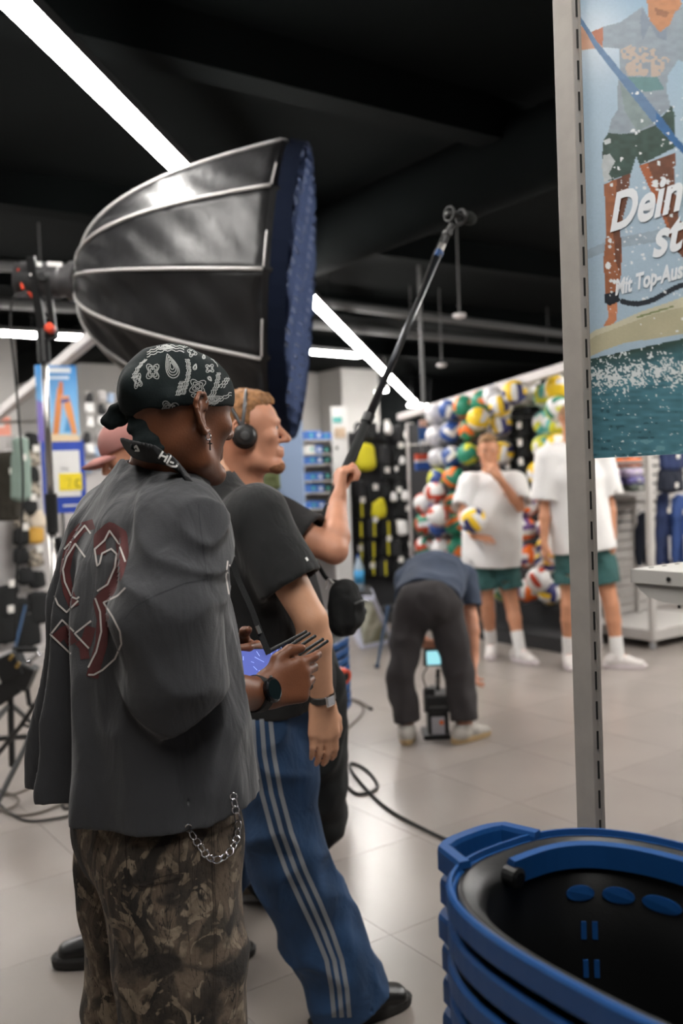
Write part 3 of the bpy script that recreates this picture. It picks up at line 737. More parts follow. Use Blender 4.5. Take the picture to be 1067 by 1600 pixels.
def head(F, c, fwd, up, s=1.0, neck=None, nr=0.055, ears=True):
    """skull, jaw, brow, nose, lips, ears and neck around centre c; returns a local->world function"""
    fw = nrm(fwd); up = nrm(np.asarray(up, float) - fw * (np.dot(up, fw))); rt = np.cross(fw, up)
    c = np.asarray(c, float); ax = (rt, fw, up)
    W = lambda x, y, z: c + s * (rt * x + fw * y + up * z)
    E = lambda p, r, k=0.02, cut=False: F.ell(W(*p), [q * s for q in r], ax, k * s, cut)
    N = lambda a, b, r0, r1, k=0.012: F.econe(W(*a), W(*b), r0 * s, None, r1 * s, None, None, k * s)
    E((0, -0.014, 0.034), (0.075, 0.097, 0.083), 0.0)
    E((0, 0.03, -0.03), (0.06, 0.064, 0.086), 0.03)
    E((0, 0.048, 0.035), (0.06, 0.045, 0.05), 0.03)
    for x in (-1, 1):
        N((0.052 * x, -0.002, -0.045), (0.046 * x, 0.012, -0.082), 0.02, 0.019, 0.02)
        N((0.046 * x, 0.012, -0.082), (0.014 * x, 0.078, -0.108), 0.019, 0.017, 0.02)
        E((0.042 * x, 0.066, -0.018), (0.02, 0.02, 0.018), 0.02)
        E((0.032 * x, 0.104, 0.008), (0.017, 0.014, 0.0105), 0.012, True)
        E((0.032 * x, 0.079, 0.006), (0.0135, 0.0125, 0.0115), 0.004)
        N((0.014 * x, 0.098, 0.026), (0.045 * x, 0.082, 0.024), 0.009, 0.007, 0.012)
        E((0.013 * x, 0.102, -0.032), (0.008, 0.011, 0.0075), 0.006)
        if ears:
            F.econe(W(0.076 * x, -0.01, -0.022), W(0.08 * x, -0.017, 0.014), 0.0045 * s, 0.011 * s, 0.0045 * s, 0.016 * s, rt, 0.005 * s)
            rim = [W(0.077 * x, 0.004, -0.03), W(0.083 * x, -0.008, -0.036), W(0.088 * x, -0.022, -0.02), W(0.092 * x, -0.035, 0.004), W(0.092 * x, -0.036, 0.02), W(0.089 * x, -0.026, 0.033), W(0.084 * x, -0.01, 0.033), W(0.079 * x, 0.002, 0.02), W(0.078 * x, -0.002, 0.006)]
            F.chain(rim, [0.0055 * s, 0.0062 * s, 0.005 * s, 0.0046 * s, 0.0046 * s, 0.0046 * s, 0.0045 * s, 0.0042 * s, 0.004 * s], 0.003 * s)
            F.econe(W(0.083 * x, -0.022, -0.01), W(0.086 * x, -0.024, 0.016), 0.004 * s, None, 0.004 * s, None, None, 0.003 * s)
            E((0.084 * x, -0.006, -0.004), (0.006, 0.006, 0.009), 0.003, True)
    N((0, 0.094, 0.012), (0, 0.121, -0.026), 0.0085, 0.0115, 0.012)
    E((0, 0.117, -0.03), (0.011, 0.011, 0.009), 0.006)
    N((-0.019, 0.086, -0.058), (0.0, 0.099, -0.056), 0.006, 0.0075, 0.006); N((0.019, 0.086, -0.058), (0.0, 0.099, -0.056), 0.006, 0.0075, 0.006)
    N((-0.017, 0.085, -0.069), (0.0, 0.097, -0.071), 0.006, 0.008, 0.006); N((0.017, 0.085, -0.069), (0.0, 0.097, -0.071), 0.006, 0.008, 0.006)
    E((0, 0.086, -0.104), (0.021, 0.017, 0.017), 0.018)
    if neck is not None:
        F.econe(W(0, -0.03, -0.045), neck, nr * s * 1.02, None, nr * s * 1.15, None, None, 0.03 * s)
    return W
def eyes(W, s, parent):
    for x in (-1, 1):
        e = MB().sphere(W(0.032 * x, 0.0815, 0.006), 0.0118 * s, 10).build('eye', M_eye, parent, smooth=True)
        MB().sphere(W(0.032 * x, 0.0905, 0.006), 0.0052 * s, 8).build('iris', M_iris, e, smooth=True)
FING = (((0.031, 0.088), (0.043, 0.025, 0.021), 0.0092), ((0.010, 0.094), (0.048, 0.029, 0.022), 0.0094), ((-0.012, 0.090), (0.045, 0.027, 0.021), 0.009), ((-0.032, 0.080), (0.035, 0.020, 0.018), 0.008))
def hand(F, wrist, d, thumb, right, curls, th=None, s=1.0, k=0.008):
    """palm, four unequal jointed fingers, thumb leaving the side of the palm"""
    y = nrm(d); x = nrm(np.asarray(thumb, float) - y * np.dot(thumb, y)); pn = np.cross(y, x) * (-1 if right else 1)
    w0 = np.asarray(wrist, float)
    W = lambda a, b, c=0.0: w0 + s * (x * a + y * b + pn * c)
    F.econe(W(0, -0.02), W(0, 0.015), 0.027 * s, 0.02 * s, 0.029 * s, 0.02 * s, x, 0.015 * s)
    tips = []
    for (kn, ln, r), cu in zip(FING, curls):
        K = W(kn[0], kn[1], -0.002)
        F.econe(W(kn[0] * 0.55, 0.012, 0.002), K, 0.017 * s, 0.013 * s, 0.0125 * s, 0.0115 * s, x, 0.012 * s)
        p = K; a = 0; spread = (kn[0] - 0.0) * 0.15
        pts = [p]
        for q in range(3):
            a += math.radians(cu[q]); dv = y * math.cos(a) + pn * math.sin(a) + x * spread * (1 if q == 0 else 0.4) * math.cos(a)
            p = p + nrm(dv) * ln[q] * s; pts.append(p)
        F.chain(pts, [r * s * 1.06, r * s, r * s * 0.92, r * s * 0.8], k * s * 0.5)
        tips.append(pts[-1])
    F.econe(W(0.018, 0.018, 0.008), W(0.03, 0.05, 0.01), 0.019 * s, None, 0.015 * s, None, None, 0.012 * s)
    th = th or ((0.024, 0.03, 0.01), (0.05, 0.058, 0.018), (0.062, 0.088, 0.022), (0.066, 0.112, 0.02))
    F.chain([W(*q) for q in th], [0.014 * s, 0.0115 * s, 0.0105 * s, 0.0085 * s], k * s)
    return W, tips
RELAX = ((18, 28, 20), (24, 32, 22), (28, 36, 24), (32, 38, 26))
FIST = ((62, 80, 55), (66, 84, 58), (70, 86, 58), (74, 86, 58))
def limb_arm(F, sh, el, wr, s=1.0, k=0.03):
    m = el + (wr - el) * 0.28
    F.chain([sh, sh + (el - sh) * 0.45, el, m, wr], [0.056 * s, 0.048 * s, 0.039 * s, 0.043 * s, 0.0275 * s], k)
def limb_leg(F, hip, kn, an, s=1.0, k=0.03):
    F.chain([hip, hip + (kn - hip) * 0.4, kn, kn + (an - kn) * 0.3, an + (kn - an) * 0.1, an], [0.088 * s, 0.078 * s, 0.056 * s, 0.056 * s, 0.037 * s, 0.036 * s], k)
def foot(F, an, toe, s=1.0):
    a = np.array(an, float); t = nrm(A3(toe[0], toe[1], 0)); g = A3(a[0], a[1], 0.038 * s)
    F.econe(g - t * 0.04 * s, g + t * 0.14 * s, 0.034 * s, 0.034 * s, 0.042 * s, 0.022 * s, np.cross(t, Z3), 0.02)
    F.econe(a, g, 0.036 * s, None, 0.034 * s, None, None, 0.02)
def torso(F, J, s=1.0):
    lat = nrm(J['shR'] - J['shL']); latp = nrm(J['hipR'] - J['hipL'])
    wa = (J['pelvis'] * 0.5 + J['chest'] * 0.5)
    F.econe(J['pelvis'], wa, 0.16 * s, 0.115 * s, 0.135 * s, 0.1 * s, latp, 0.03)
    F.econe(wa, J['chest'], 0.135 * s, 0.1 * s, 0.155 * s, 0.115 * s, lat, 0.03)
    up = J['chest'] * 0.35 + (J['shR'] + J['shL']) * 0.325
    F.econe(J['chest'], up, 0.155 * s, 0.115 * s, 0.14 * s, 0.095 * s, lat, 0.03)
    F.econe(J['shL'], J['shR'], 0.055 * s, None, 0.055 * s, None, None, 0.04)
    F.econe(up, J['neck'], 0.1 * s, 0.07 * s, 0.062 * s, 0.06 * s, lat, 0.04)
def body(F, J, s=1.0, hands=True, feet=True, head_s=1.0, ears=True, legs=1.0):
    torso(F, J, s)
    for q in 'RL':
        limb_arm(F, J['sh' + q], J['el' + q], J['wr' + q], s); limb_leg(F, J['hip' + q], J['kn' + q], J['an' + q], s * legs)
        if feet: foot(F, J['an' + q], J['toe' + q], s)
    W = head(F, J['head'], J['hf'], J['hu'], head_s * s, J['neck'], ears=ears)
    return W
def bounds(J, pad=0.2):
    p = np.array([v for k, v in J.items() if k not in ('hf', 'hu', 'toeR', 'toeL')]); lo = p.min(0) - pad; hi = p.max(0) + pad; lo[2] = max(lo[2], -0.03) if lo[2] < 0.1 else lo[2]; return lo, hi
def tee(J, h, m, parent, name='shirt', sleeve=0.8, hem=0.0, ease=1.0, rs=0.075, rh=0.085, wr=(0.009, 6, 6, 3), seed=1, s=1.0, collar=0.075, flare=1.0, low=0.25, smooth_it=1):
    """loose t-shirt: trunk, two sleeves cut open at the hem, open collar"""
    keys = ['shR', 'shL', 'elR', 'elL', 'chest', 'pelvis', 'neck']; p = np.array([J[k] for k in keys]); F = Field(p.min(0) - 0.26, p.max(0) + 0.2, h)
    lat = nrm(J['shR'] - J['shL']); latp = nrm(J['hipR'] - J['hipL']); ax = nrm(J['chest'] - J['pelvis'])
    up = J['chest'] * 0.35 + (J['shR'] + J['shL']) * 0.325; e = ease * s
    bot = J['pelvis'] - ax * (0.06 - hem)
    F.econe(J['chest'], bot - ax * 0.1, 0.19 * e, 0.145 * e, 0.2 * e * flare, 0.15 * e * flare, lat * 0.5 + latp * 0.5)
    F.econe(J['chest'], up, 0.188 * e, 0.142 * e, 0.16 * e, 0.112 * e, lat, 0.03)
    F.econe(J['shL'], J['shR'], 0.073 * e, None, 0.073 * e, None, None, 0.05)
    F.econe(up, J['neck'] - ax * 0.01, 0.13 * e, 0.1 * e, 0.085 * s, 0.078 * s, lat, 0.05)
    for q in 'RL':
        a, b = J['sh' + q], J['el' + q]; L_ = np.linalg.norm(b - a) * sleeve; d = nrm(b - a); c = a + d * L_; r0, r1 = rs * s, rh * s; th_ = max(0.012, 1.7 * h)
        def slv(X, Y, Z):
            t = (X - a[0]) * d[0] + (Y - a[1]) * d[1] + (Z - a[2]) * d[2]; tc = np.clip(t, 0, L_ + 0.2)
            r = np.sqrt((X - a[0] - tc * d[0]) ** 2 + (Y - a[1] - tc * d[1]) ** 2 + (Z - a[2] - tc * d[2]) ** 2)
            R = r0 + (r1 - r0) * np.clip(tc / L_, 0, 1.2); w = r - R
            w = np.maximum(w, t - L_); w = np.where(t > L_ - 0.055, np.maximum(w, -(r - (R - th_))), w); return w
        F.fn(slv, np.minimum(a, c) - r1 - 0.06, np.maximum(a, c) + r1 + 0.06, 0.03)
    F.disp(wrinkle(wr[0], wr[1], wr[2], wr[3], seed), 0.04)
    F.plane(bot, -ax)
    F.econe(bot - ax * 0.12, bot + ax * 0.035, 0.2 * e * flare - 0.014, 0.15 * e * flare - 0.014, 0.2 * e * flare - 0.02, 0.15 * e * flare - 0.02, lat * 0.5 + latp * 0.5, 0.0, True)
    hd = nrm(J['head'] - J['neck']); F.econe(J['neck'] + hd * 0.03, J['neck'] + hd * 0.13, collar * s, None, collar * s * 1.3, None, None, 0.006, True)
    return F.build(name, m, parent, smooth_it=smooth_it)
def trousers(J, h, m, parent, name='trousers', top=0.1, rr=(0.12, 0.1, 0.09, 0.1), to=0.97, waist=(0.165, 0.125), wr=(0.009, 7, 7, 9), seed=3, s=1.0, sag=0.0, smooth_it=1, split=False):
    keys = ['hipR', 'hipL', 'knR', 'knL', 'anR', 'anL', 'pelvis']; p = np.array([J[k] for k in keys]); F = Field(p.min(0) - 0.2, p.max(0) + 0.22, h)
    latp = nrm(J['hipR'] - J['hipL']); ax = nrm(J['chest'] - J['pelvis']); tp = J['pelvis'] + ax * top
    F.econe(J['pelvis'] - ax * 0.02, tp + ax * 0.06, waist[0] * s * 1.06, waist[1] * s * 1.08, waist[0] * s, waist[1] * s, latp)
    for q in 'RL':
        a, b, c = J['hip' + q], J['kn' + q], J['an' + q]; e = b + (c - b) * to
        pts = [a, a + (b - a) * 0.5, b, b + (e - b) * 0.5, e]; r = [rr[0], (rr[0] + rr[1]) / 2, rr[1], rr[2], rr[3]]
        F.chain(pts, [x * s for x in r], 0.03)
    F.disp(wrinkle(wr[0], wr[1], wr[2], wr[3], seed), 0.04)
    for q in 'RL':
        b, c = J['kn' + q], J['an' + q]; e = b + (c - b) * to; d = nrm(c - b)
        sl, X, Y, Z = F._sub(e - 0.2, e + 0.2); t = (X - e[0]) * d[0] + (Y - e[1]) * d[1] + (Z - e[2]) * d[2]
        r = np.sqrt(np.maximum((X - e[0]) ** 2 + (Y - e[1]) ** 2 + (Z - e[2]) ** 2 - t * t, 0)); near = r < rr[3] * s + 0.04
        f = F.F[sl]; f = np.where(near & (t > -0.05), np.maximum(f, t), f)
        f = np.where(near & (t > -0.08), np.maximum(f, -(r - rr[3] * s + max(0.012, 1.6 * h))), f); F.F[sl] = f
    F.plane(tp, ax)
    F.econe(tp - ax * 0.02, tp + ax * 0.12, waist[0] * s - 0.012, waist[1] * s - 0.012, waist[0] * s, waist[1] * s, latp, 0.0, True)
    return F.build(name, m, parent, smooth_it=smooth_it)
def shoe(an, toe, parent, m_up, m_sole, s=1.0, h=0.006, tilt=0.0, z0=0.0, name='shoe', m_accent=None):
    t = nrm(A3(toe[0], toe[1], 0)); l = np.cross(t, Z3); g = A3(an[0], an[1], z0); upv = Z3 + t * tilt
    F = Field(g - 0.24, g + 0.24 + A3(0, 0, 0.02), h); W = lambda a, b, c: g + s * (t * a + l * b + upv * c)
    F.econe(W(-0.055, 0, 0.048), W(0.06, 0, 0.05), 0.04 * s, 0.045 * s, 0.043 * s, 0.042 * s, l)
    F.econe(W(0.06, 0, 0.048), W(0.155, 0.004, 0.036), 0.044 * s, 0.042 * s, 0.04 * s, 0.026 * s, l, 0.02)
    F.econe(W(-0.03, 0, 0.06), W(-0.015, 0, 0.105), 0.044 * s, None, 0.046 * s, None, None, 0.03)
    F.plane(W(0, 0, 0.026), -Z3); F.plane(W(0, 0, 0.108), Z3)
    F.econe(W(-0.014, 0, 0.1), W(-0.01, 0, 0.15), 0.037 * s, None, 0.045 * s, None, None, 0.0, True)
    o = F.build(name, m_up, parent)
    mb = MB(); out = []
    for i in range(28):
        a = 2 * math.pi * i / 28; x = math.cos(a); y = math.sin(a); wd = 0.046 + 0.006 * x; cx = 0.046
        out.append(W(cx + 0.15 * math.copysign(abs(x) ** 0.9, x), wd * math.copysign(abs(y) ** 0.75, y), 0.0))
    v = []
    for z_, k in ((0.0, 0.92), (0.006, 1.0), (0.026, 1.02), (0.034, 0.96)):
        c0 = W(0.046, 0, 0)
        v += [c0 + (p - c0) * k + Z3 * z_ * s for p in out]
    f = [(i * 28 + j, i * 28 + (j + 1) % 28, (i + 1) * 28 + (j + 1) % 28, (i + 1) * 28 + j) for i in range(3) for j in range(28)] + [tuple(range(28))[::-1], tuple(84 + j for j in range(28))]
    mb.add(v, f).build('sole', m_sole, o, smooth=False)
    tn = MB()
    for i in range(4):
        a_ = 0.045 + i * 0.018; tn.tube([W(a_, -0.022, 0.09 - i * 0.011), W(a_ + 0.004, 0, 0.096 - i * 0.0115), W(a_, 0.022, 0.09 - i * 0.011)], 0.003 * s, 6)
    tn.build('laces', m_sole if m_accent is None else m_accent, o)
    return o
# ------------------------------------------------------------------ man with the bandana, seen from behind at the right
M0 = A3((225 - 533.5) / FPX * 1.70, 1.70, 0)
mf = nrm(A3(0.89, 0.455, 0)); mr = np.cross(mf, Z3)
def ML(x, y, z): return M0 + mr * x + mf * y + Z3 * z
man = thing('person', 'man in paisley bandana, grey numbered tee and camouflage trousers holding a monitor', 'person', ML(0, 0.03, 0))
JM = dict(head=P(279, 649, 1.655), hf=nrm(A3(0.66, 0.75, -0.05)), hu=nrm(Z3 + mf * 0.06), neck=ML(0, 0.035, 1.505), chest=ML(0, -0.005, 1.27), pelvis=ML(0, -0.01, 0.93),
          shR=ML(0.17, 0.0, 1.43), shL=ML(-0.17, 0.0, 1.43), elR=P(262, 1072, 1.47), wrR=P(402, 1084, 1.655), elL=ML(-0.24, 0.06, 1.14), wrL=P(384, 1030, 1.9),
          hipR=ML(0.1, -0.01, 0.9), hipL=ML(-0.1, -0.01, 0.9), knR=ML(0.13, 0.0, 0.5), knL=ML(-0.13, -0.01, 0.5), anR=ML(0.14, -0.03, 0.09), anL=ML(-0.14, -0.04, 0.09), toeR=mf + mr * 0.3, toeL=mf - mr * 0.2)
lo, hi = bounds(JM, 0.14); hi[2] = 1.8
F = Field(lo, hi + A3(0.08, 0.05, 0), 0.004)
WM = body(F, JM, 1.0, head_s=0.97, legs=0.88)
hdir = nrm(A3(0.80, 0.58, 0.12))
HM, tipsM = hand(F, JM['wrR'] + hdir * 0.012, hdir, A3(-0.12, 0.1, 1), True, ((14, 26, 18), (34, 48, 30), (42, 54, 34), (48, 56, 36)), th=((0.022, 0.028, 0.01), (0.048, 0.05, 0.01), (0.058, 0.078, 0.006), (0.056, 0.102, 0.0)), s=0.98)
hand(F, JM['wrL'], nrm(A3(0.3, -0.75, 0.1)), A3(0, 0, 1), False, ((40, 50, 30), (46, 54, 34), (50, 56, 36), (52, 58, 36)), s=0.96)
bodyM = F.build('body', SK_dark, man, smooth_it=2)

# shirt: wide boxy trunk with deep hanging folds
SHT = mat('washed charcoal cotton', srgb(50, 51, 54), rough=0.92, var=0.14, vs=7, bump=0.12, bs=420, sheen=0.15)
addbump(SHT, 14, 0.55, 0.02, (1, 1, 0.45), 3, 0.6)
zs = np.array([0.82, 0.88, 1.0, 1.15, 1.28, 1.38, 1.445, 1.49, 1.53, 1.56])
sa = np.array([0.285, 0.285, 0.275, 0.258, 0.246, 0.232, 0.205, 0.150, 0.092, 0.07])
sb = np.array([0.185, 0.183, 0.173, 0.158, 0.148, 0.138, 0.118, 0.096, 0.08, 0.068])
sy = np.array([0.005, 0.0, -0.005, -0.006, -0.008, -0.005, 0.0, 0.012, 0.028, 0.036])
RID = [(-60, 0.8, 12), (-88, 1.25, 7), (-113, 1.4, 6.5), (-139, 1.5, 6.5), (-166, 1.4, 7), (166, 1.0, 9), (134, 0.7, 12), (110, 0.5, 18), (70, 0.5, 20), (22, 0.4, 22), (-28, 0.45, 20)]
def shirtR(th, z):
    a = np.interp(z, zs, sa); b = np.interp(z, zs, sb)
    n = 2.35; r = (np.abs(np.cos(th) / a) ** n + np.abs(np.sin(th) / b) ** n) ** (-1 / n)
    amp = np.clip((1.47 - z) / 0.5, 0, 1) ** 0.85 * 0.055
    g = 0
    for (t0, am, wd) in RID:
        t0 = t0 + 7 * np.sin(z * 5 + t0)
        d = (np.degrees(th) - t0 + 180) % 360 - 180; g = g + am * np.exp(-(d / wd) ** 2)
    return r + amp * (g - 0.62)
def shirt_sdf(X, Y, Z):
    dx, dy = X - M0[0], Y - M0[1]; x = dx * mr[0] + dy * mr[1]; y = dx * mf[0] + dy * mf[1] - np.interp(Z, zs, sy)
    th = np.arctan2(y, x); d = (np.sqrt(x * x + y * y) - shirtR(th, Z)) * 0.8
    return np.maximum(d, Z - 1.55)
F = Field(ML(0, 0, 0.8) - A3(0.36, 0.42, 0), ML(0, 0, 1.6) + A3(0.36, 0.42, 0), 0.0045)
F.fn(shirt_sdf, F.lo, F.lo + F.n * F.h)
F.econe(ML(-0.15, 0, 1.44), ML(0.15, 0, 1.44), 0.07, None, None, None, None, 0.05)
S1, S2, S3, S4 = P(283, 832, 1.53), P(262, 960, 1.475), P(276, 1062, 1.475), P(300, 1125, 1.50)
F.econe(JM['shL'], JM['elL'] + (JM['shL'] - JM['elL']) * 0.1, 0.085, None, 0.08, None, None, 0.03)
F.disp(wrinkle(0.0055, 11, 11, 5, 4), 0.03)
G = Field(F.lo, F.lo, F.h); G.n = F.n; G.F = np.full(F.n, 0.5, np.float32)          # right sleeve, sculpted apart and then merged
G.econe(S1, S2, 0.088, None, 0.09, None, None, 0.0); G.econe(S2, S3, 0.09, None, 0.082, None, None, 0.012); G.econe(S3, S4, 0.082, None, 0.07, None, None, 0.012)
def drape(x, y, z):
    q = 34 * (x * 0.75 - y * 0.35 + (z - 1.2) * 0.42) + 2.4 * vnoise(x * 7, y * 7, z * 4, 15)
    return 0.008 * np.sin(q) * np.clip(0.35 + vnoise(x * 5, y * 5, z * 5, 21), 0, 1)
F.disp(drape, 0.03)
def crease(x, y, z):
    q = z * 30 + x * 34 - y * 8 + 3.6 * vnoise(x * 9, y * 9, z * 7, 8)
    return 0.02 * (np.abs(np.sin(q)) - 0.5) * (0.5 + 0.5 * vnoise(x * 7, y * 7, z * 7, 3))
G.disp(crease, 0.04)
cu = P(294, 1106, 1.50); cdv = nrm(A3(0.50, 0.25, -0.84))
G.plane(cu, cdv)
G.econe(cu - cdv * 0.045, cu + cdv * 0.1, 0.058, None, 0.062, None, None, 0.0, True)
kk = 0.012; tt_ = np.clip(0.5 + 0.5 * (F.F - G.F) / kk, 0, 1); F.F = (F.F * (1 - tt_) + G.F * tt_ - kk * tt_ * (1 - tt_)).astype(np.float32); del G, tt_
# hem: a little higher in front, hollow inside
sl, X, Y, Z = F._sub(F.lo, F.lo + F.n * F.h); y = (X - M0[0]) * mf[0] + (Y - M0[1]) * mf[1]
hz = 0.948 + 0.2 * np.clip(y - 0.02, 0, 0.2) + 0 * Z
F.F[sl] = np.maximum(F.F[sl], (hz - Z).astype(np.float32))
def inner(X, Y, Z):
    dx, dy = X - M0[0], Y - M0[1]; x = dx * mr[0] + dy * mr[1]; y = dx * mf[0] + dy * mf[1] - np.interp(Z, zs, sy)
    th = np.arctan2(y, x); d = (np.sqrt(x * x + y * y) - (shirtR(th, Z) - 0.014)) * 0.8
    return np.maximum(d, Z - 1.0)
F.fn(inner, F.lo, F.lo + F.n * F.h, 0, True)
nd = nrm(JM['head'] - JM['neck']); F.econe(JM['neck'] + nd * 0.035, JM['neck'] + nd * 0.12, 0.072, None, 0.09, None, None, 0.008, True)
shirtM = F.build('shirt', SHT, man, smooth_it=1)
sbv = bvh_of(shirtM)
M_maroon = mat('faded maroon print', srgb(84, 40, 40), rough=0.85, var=0.15, vs=30)
M_wprint = mat('off white print line', srgb(196, 190, 186), rough=0.8)
def z1(p): return [(40 + x / 2.58, 700 + y / 2.58) for x, y in p]
mb = MB()
for path, wd in (([(275, 306), (225, 322), (190, 365), (170, 430), (158, 500), (172, 580), (196, 640)], 16), ([(300, 430), (298, 360), (340, 322), (385, 350), (392, 420), (372, 500), (335, 575), (296, 620), (312, 690), (305, 790), (282, 870), (268, 925)], 19), ([(118, 775), (160, 735), (190, 790)], 17), ([(215, 775), (240, 800), (262, 720)], 17), ([(232, 790), (240, 850)], 14)):
    mb = MB(); ribbon(mb, sbv, z1(path), wd, 0.0012, 2.0, maxjump=0.12); mb.build('number_fill', M_maroon, shirtM)
mb = MB()
for path in ([(155, 408), (185, 375), (238, 312), (262, 345)], [(240, 440), (200, 385), (165, 440), (150, 490), (158, 540), (185, 600), (205, 608), (216, 600)], [(116, 596), (130, 630), (165, 662), (212, 615)], [(195, 740), (147, 693), (100, 752), (182, 830)], [(264, 697), (198, 748), (255, 808)],
             [(402, 458), (375, 385), (338, 333), (318, 372), (278, 408), (288, 475), (298, 466), (308, 425), (345, 406), (366, 427), (360, 480), (330, 550), (288, 577)], [(402, 563), (370, 595), (314, 623), (350, 680), (380, 740), (386, 790), (360, 850), (310, 895), (275, 914), (252, 914)], [(280, 605), (300, 660), (305, 740), (285, 820), (252, 885)]):
    mb = MB(); ribbon(mb, sbv, z1(path), 2.7, 0.0022, 1.2, maxjump=0.12); mb.build('number_outline', M_wprint, shirtM)
mb = MB()
for path in ([(696, 225), (706, 330), (722, 450), (735, 540)], [(735, 528), (640, 545), (530, 590), (440, 640), (398, 690)]): mb = MB(); ribbon(mb, sbv, z1(path), 1.1, 0.0008, 2); mb.build('seam', mat('dark seam', srgb(40, 42, 46), rough=0.9), shirtM)
mb = MB()
for path in ([(815, 455), (808, 520), (820, 590), (838, 596)], [(822, 470), (836, 530), (838, 596)], [(812, 500), (830, 520)]): ribbon(mb, sbv, z1(path), 2.2, 0.002, 1.2)
mb.build('chest_print', M_wprint, shirtM)

# bandana
BAN = mat('dark green black bandana cotton', srgb(14, 23, 24), rough=0.85, bump=0.1, bs=300, spec=0.25)
F = Field(JM['head'] - 0.2, JM['head'] + 0.2, 0.003)
hu_, hf_ = nrm(JM['hu']), nrm(JM['hf']); hr_ = np.cross(hf_, hu_)
F.ell(WM(0, -0.014, 0.036), (0.08, 0.101, 0.088), (hr_, hf_, hu_))
F.ell(WM(0, 0.04, 0.04), (0.066, 0.064, 0.06), (hr_, hf_, hu_), 0.03)
F.plane(WM(0, 0, 0.013), nrm(-hu_ + hf_ * -0.06 + hf_ * 0.16))
F.disp(lambda x, y, z: 0.0022 * (np.abs(vnoise(x * 26, y * 26, z * 13, 6)) * 2 - 0.8), 0.02)
F.ell(WM(0, -0.014, 0.02), (0.0735, 0.095, 0.066), (hr_, hf_, hu_), 0.0, True)
kn_ = P(211, 641, 1.60)
F.econe(WM(0.015, -0.105, 0.04), kn_, 0.026, None, 0.017, None, None, 0.02)
F.econe(WM(0.06, -0.07, 0.02), kn_, 0.014, None, 0.01, None, None, 0.012)
ban = F.build('bandana', BAN, man)
F = Field(kn_ - 0.13, kn_ + 0.13, 0.0026)
F.ell(kn_, (0.016, 0.014, 0.017), None)
loop_ = [P(209, 640, 1.60), P(190, 634, 1.60), P(176, 640, 1.61), P(165, 658, 1.61), P(172, 664, 1.615), P(190, 658, 1.61), P(205, 646, 1.605)]
F.chain(loop_, [0.007] * 7, 0.004)
F.econe(P(176, 650, 1.61), P(198, 646, 1.61), 0.016, 0.004, 0.008, 0.004, A3(0, 0, 1), 0.004)
F.chain([P(212, 648, 1.595), P(218, 665, 1.58), P(226, 690, 1.575), P(240, 706, 1.575)], [0.012, 0.018, 0.022, 0.018], 0.008, L=nrm(A3(0.9, 0.1, 0.4)), flat=0.45)
F.disp(wrinkle(0.002, 40, 40, 20, 2), 0.012)
F.build('bandana_knot', BAN, man)
# printed paisley lines
bb = bvh_of(ban); M_pais = mat('grey white paisley print', srgb(158, 160, 158), rough=0.8)
def z3(p): return [(160 + x / 3.334, 500 + y / 3.334) for x, y in p]
def drop(cx, cy, L, W_, ang_, n=26):
    out = []
    for i in range(n):
        t = 2 * math.pi * i / n; x = L * math.cos(t); y = W_ * math.sin(t) * (math.sin(t / 2) ** 1.2); c_, s_ = math.cos(ang_), math.sin(ang_); out.append((cx + x * c_ - y * s_, cy + x * s_ + y * c_))
    return out
def flower(cx, cy, r, n=4, ang_=0.3, sx=1.0):
    return [(cx + sx * r * (1 + 0.32 * math.cos(n * t)) * math.cos(t + ang_), cy + r * (1 + 0.32 * math.cos(n * t)) * math.sin(t + ang_)) for t in np.linspace(0, 2 * math.pi, 30)]
mb = MB(); R_ = lambda p, w=1.1: ribbon(mb, bb, z3(p), w, 0.0012, 1.4)
for k in (1.0, 0.78, 0.55, 0.3): R_(drop(362 - 4 * k, 238, 66 * k, 44 * k, -1.9))
for k in (1.0, 0.7, 0.38): R_(flower(262, 268, 38 * k, 4, 0.8, 0.85)); R_(flower(183, 318, 34 * k, 4, 0.5, 0.6))
for k in (1.0, 0.62, 0.3): R_(flower(496, 346, 34 * k, 4, 0.9, 1.15)); R_(flower(503, 397, 24 * k, 4, 0.2, 1.3)); R_(flower(372, 476, 34 * k, 4, 0.1, 1.6)); R_(flower(340, 452, 24 * k, 3, 0.1, 1.3))
for k in (1, 0.6): R_(flower(559, 252, 20 * k, 4, 0.7)); R_(drop(483, 243, 16 * k, 13 * k, -1.3)); R_(drop(528, 190, 12 * k, 10 * k, -1.6)); R_(drop(560, 307, 14 * k, 11 * k, 0.9)); R_(flower(468, 168, 20 * k, 4, 0.4))
for k in (1.0, 0.75, 0.5, 0.25): R_(drop(572, 420, 60 * k, 40 * k, -0.35)); R_(drop(330, 140, 46 * k, 20 * k, 0.1))
def scal(pts, w=1.2, am=7):
    pts = [np.array(p, float) for p in spline([(*p, 0) for p in pts], 10)]
    R_([(p[0] + am * abs(math.sin(i * 1.05)) * 0.9, p[1] + am * 0.5 * math.cos(i * 1.05)) for i, p in enumerate(pts)], w)
for off in (0, 13, 24): scal([(430 + off * 0.7, 200), (438 + off * 0.7, 260), (428 + off * 0.7, 320), (408 + off * 0.7, 385)], 1.3)
for off in (0, 14, 26): scal([(232, 190 - off), (290, 168 - off), (350, 158 - off), (425, 166 - off)], 1.3)
for off in (0, 12, 24): scal([(520 + off, 455 - off * 0.2), (552 + off, 400), (580 + off * 0.8, 340), (596 + off * 0.6, 270)], 1.3)
for off in (0, 14): scal([(520, 462 - off), (580, 438 - off), (625, 415 - off), (672, 388 - off)], 1.3)
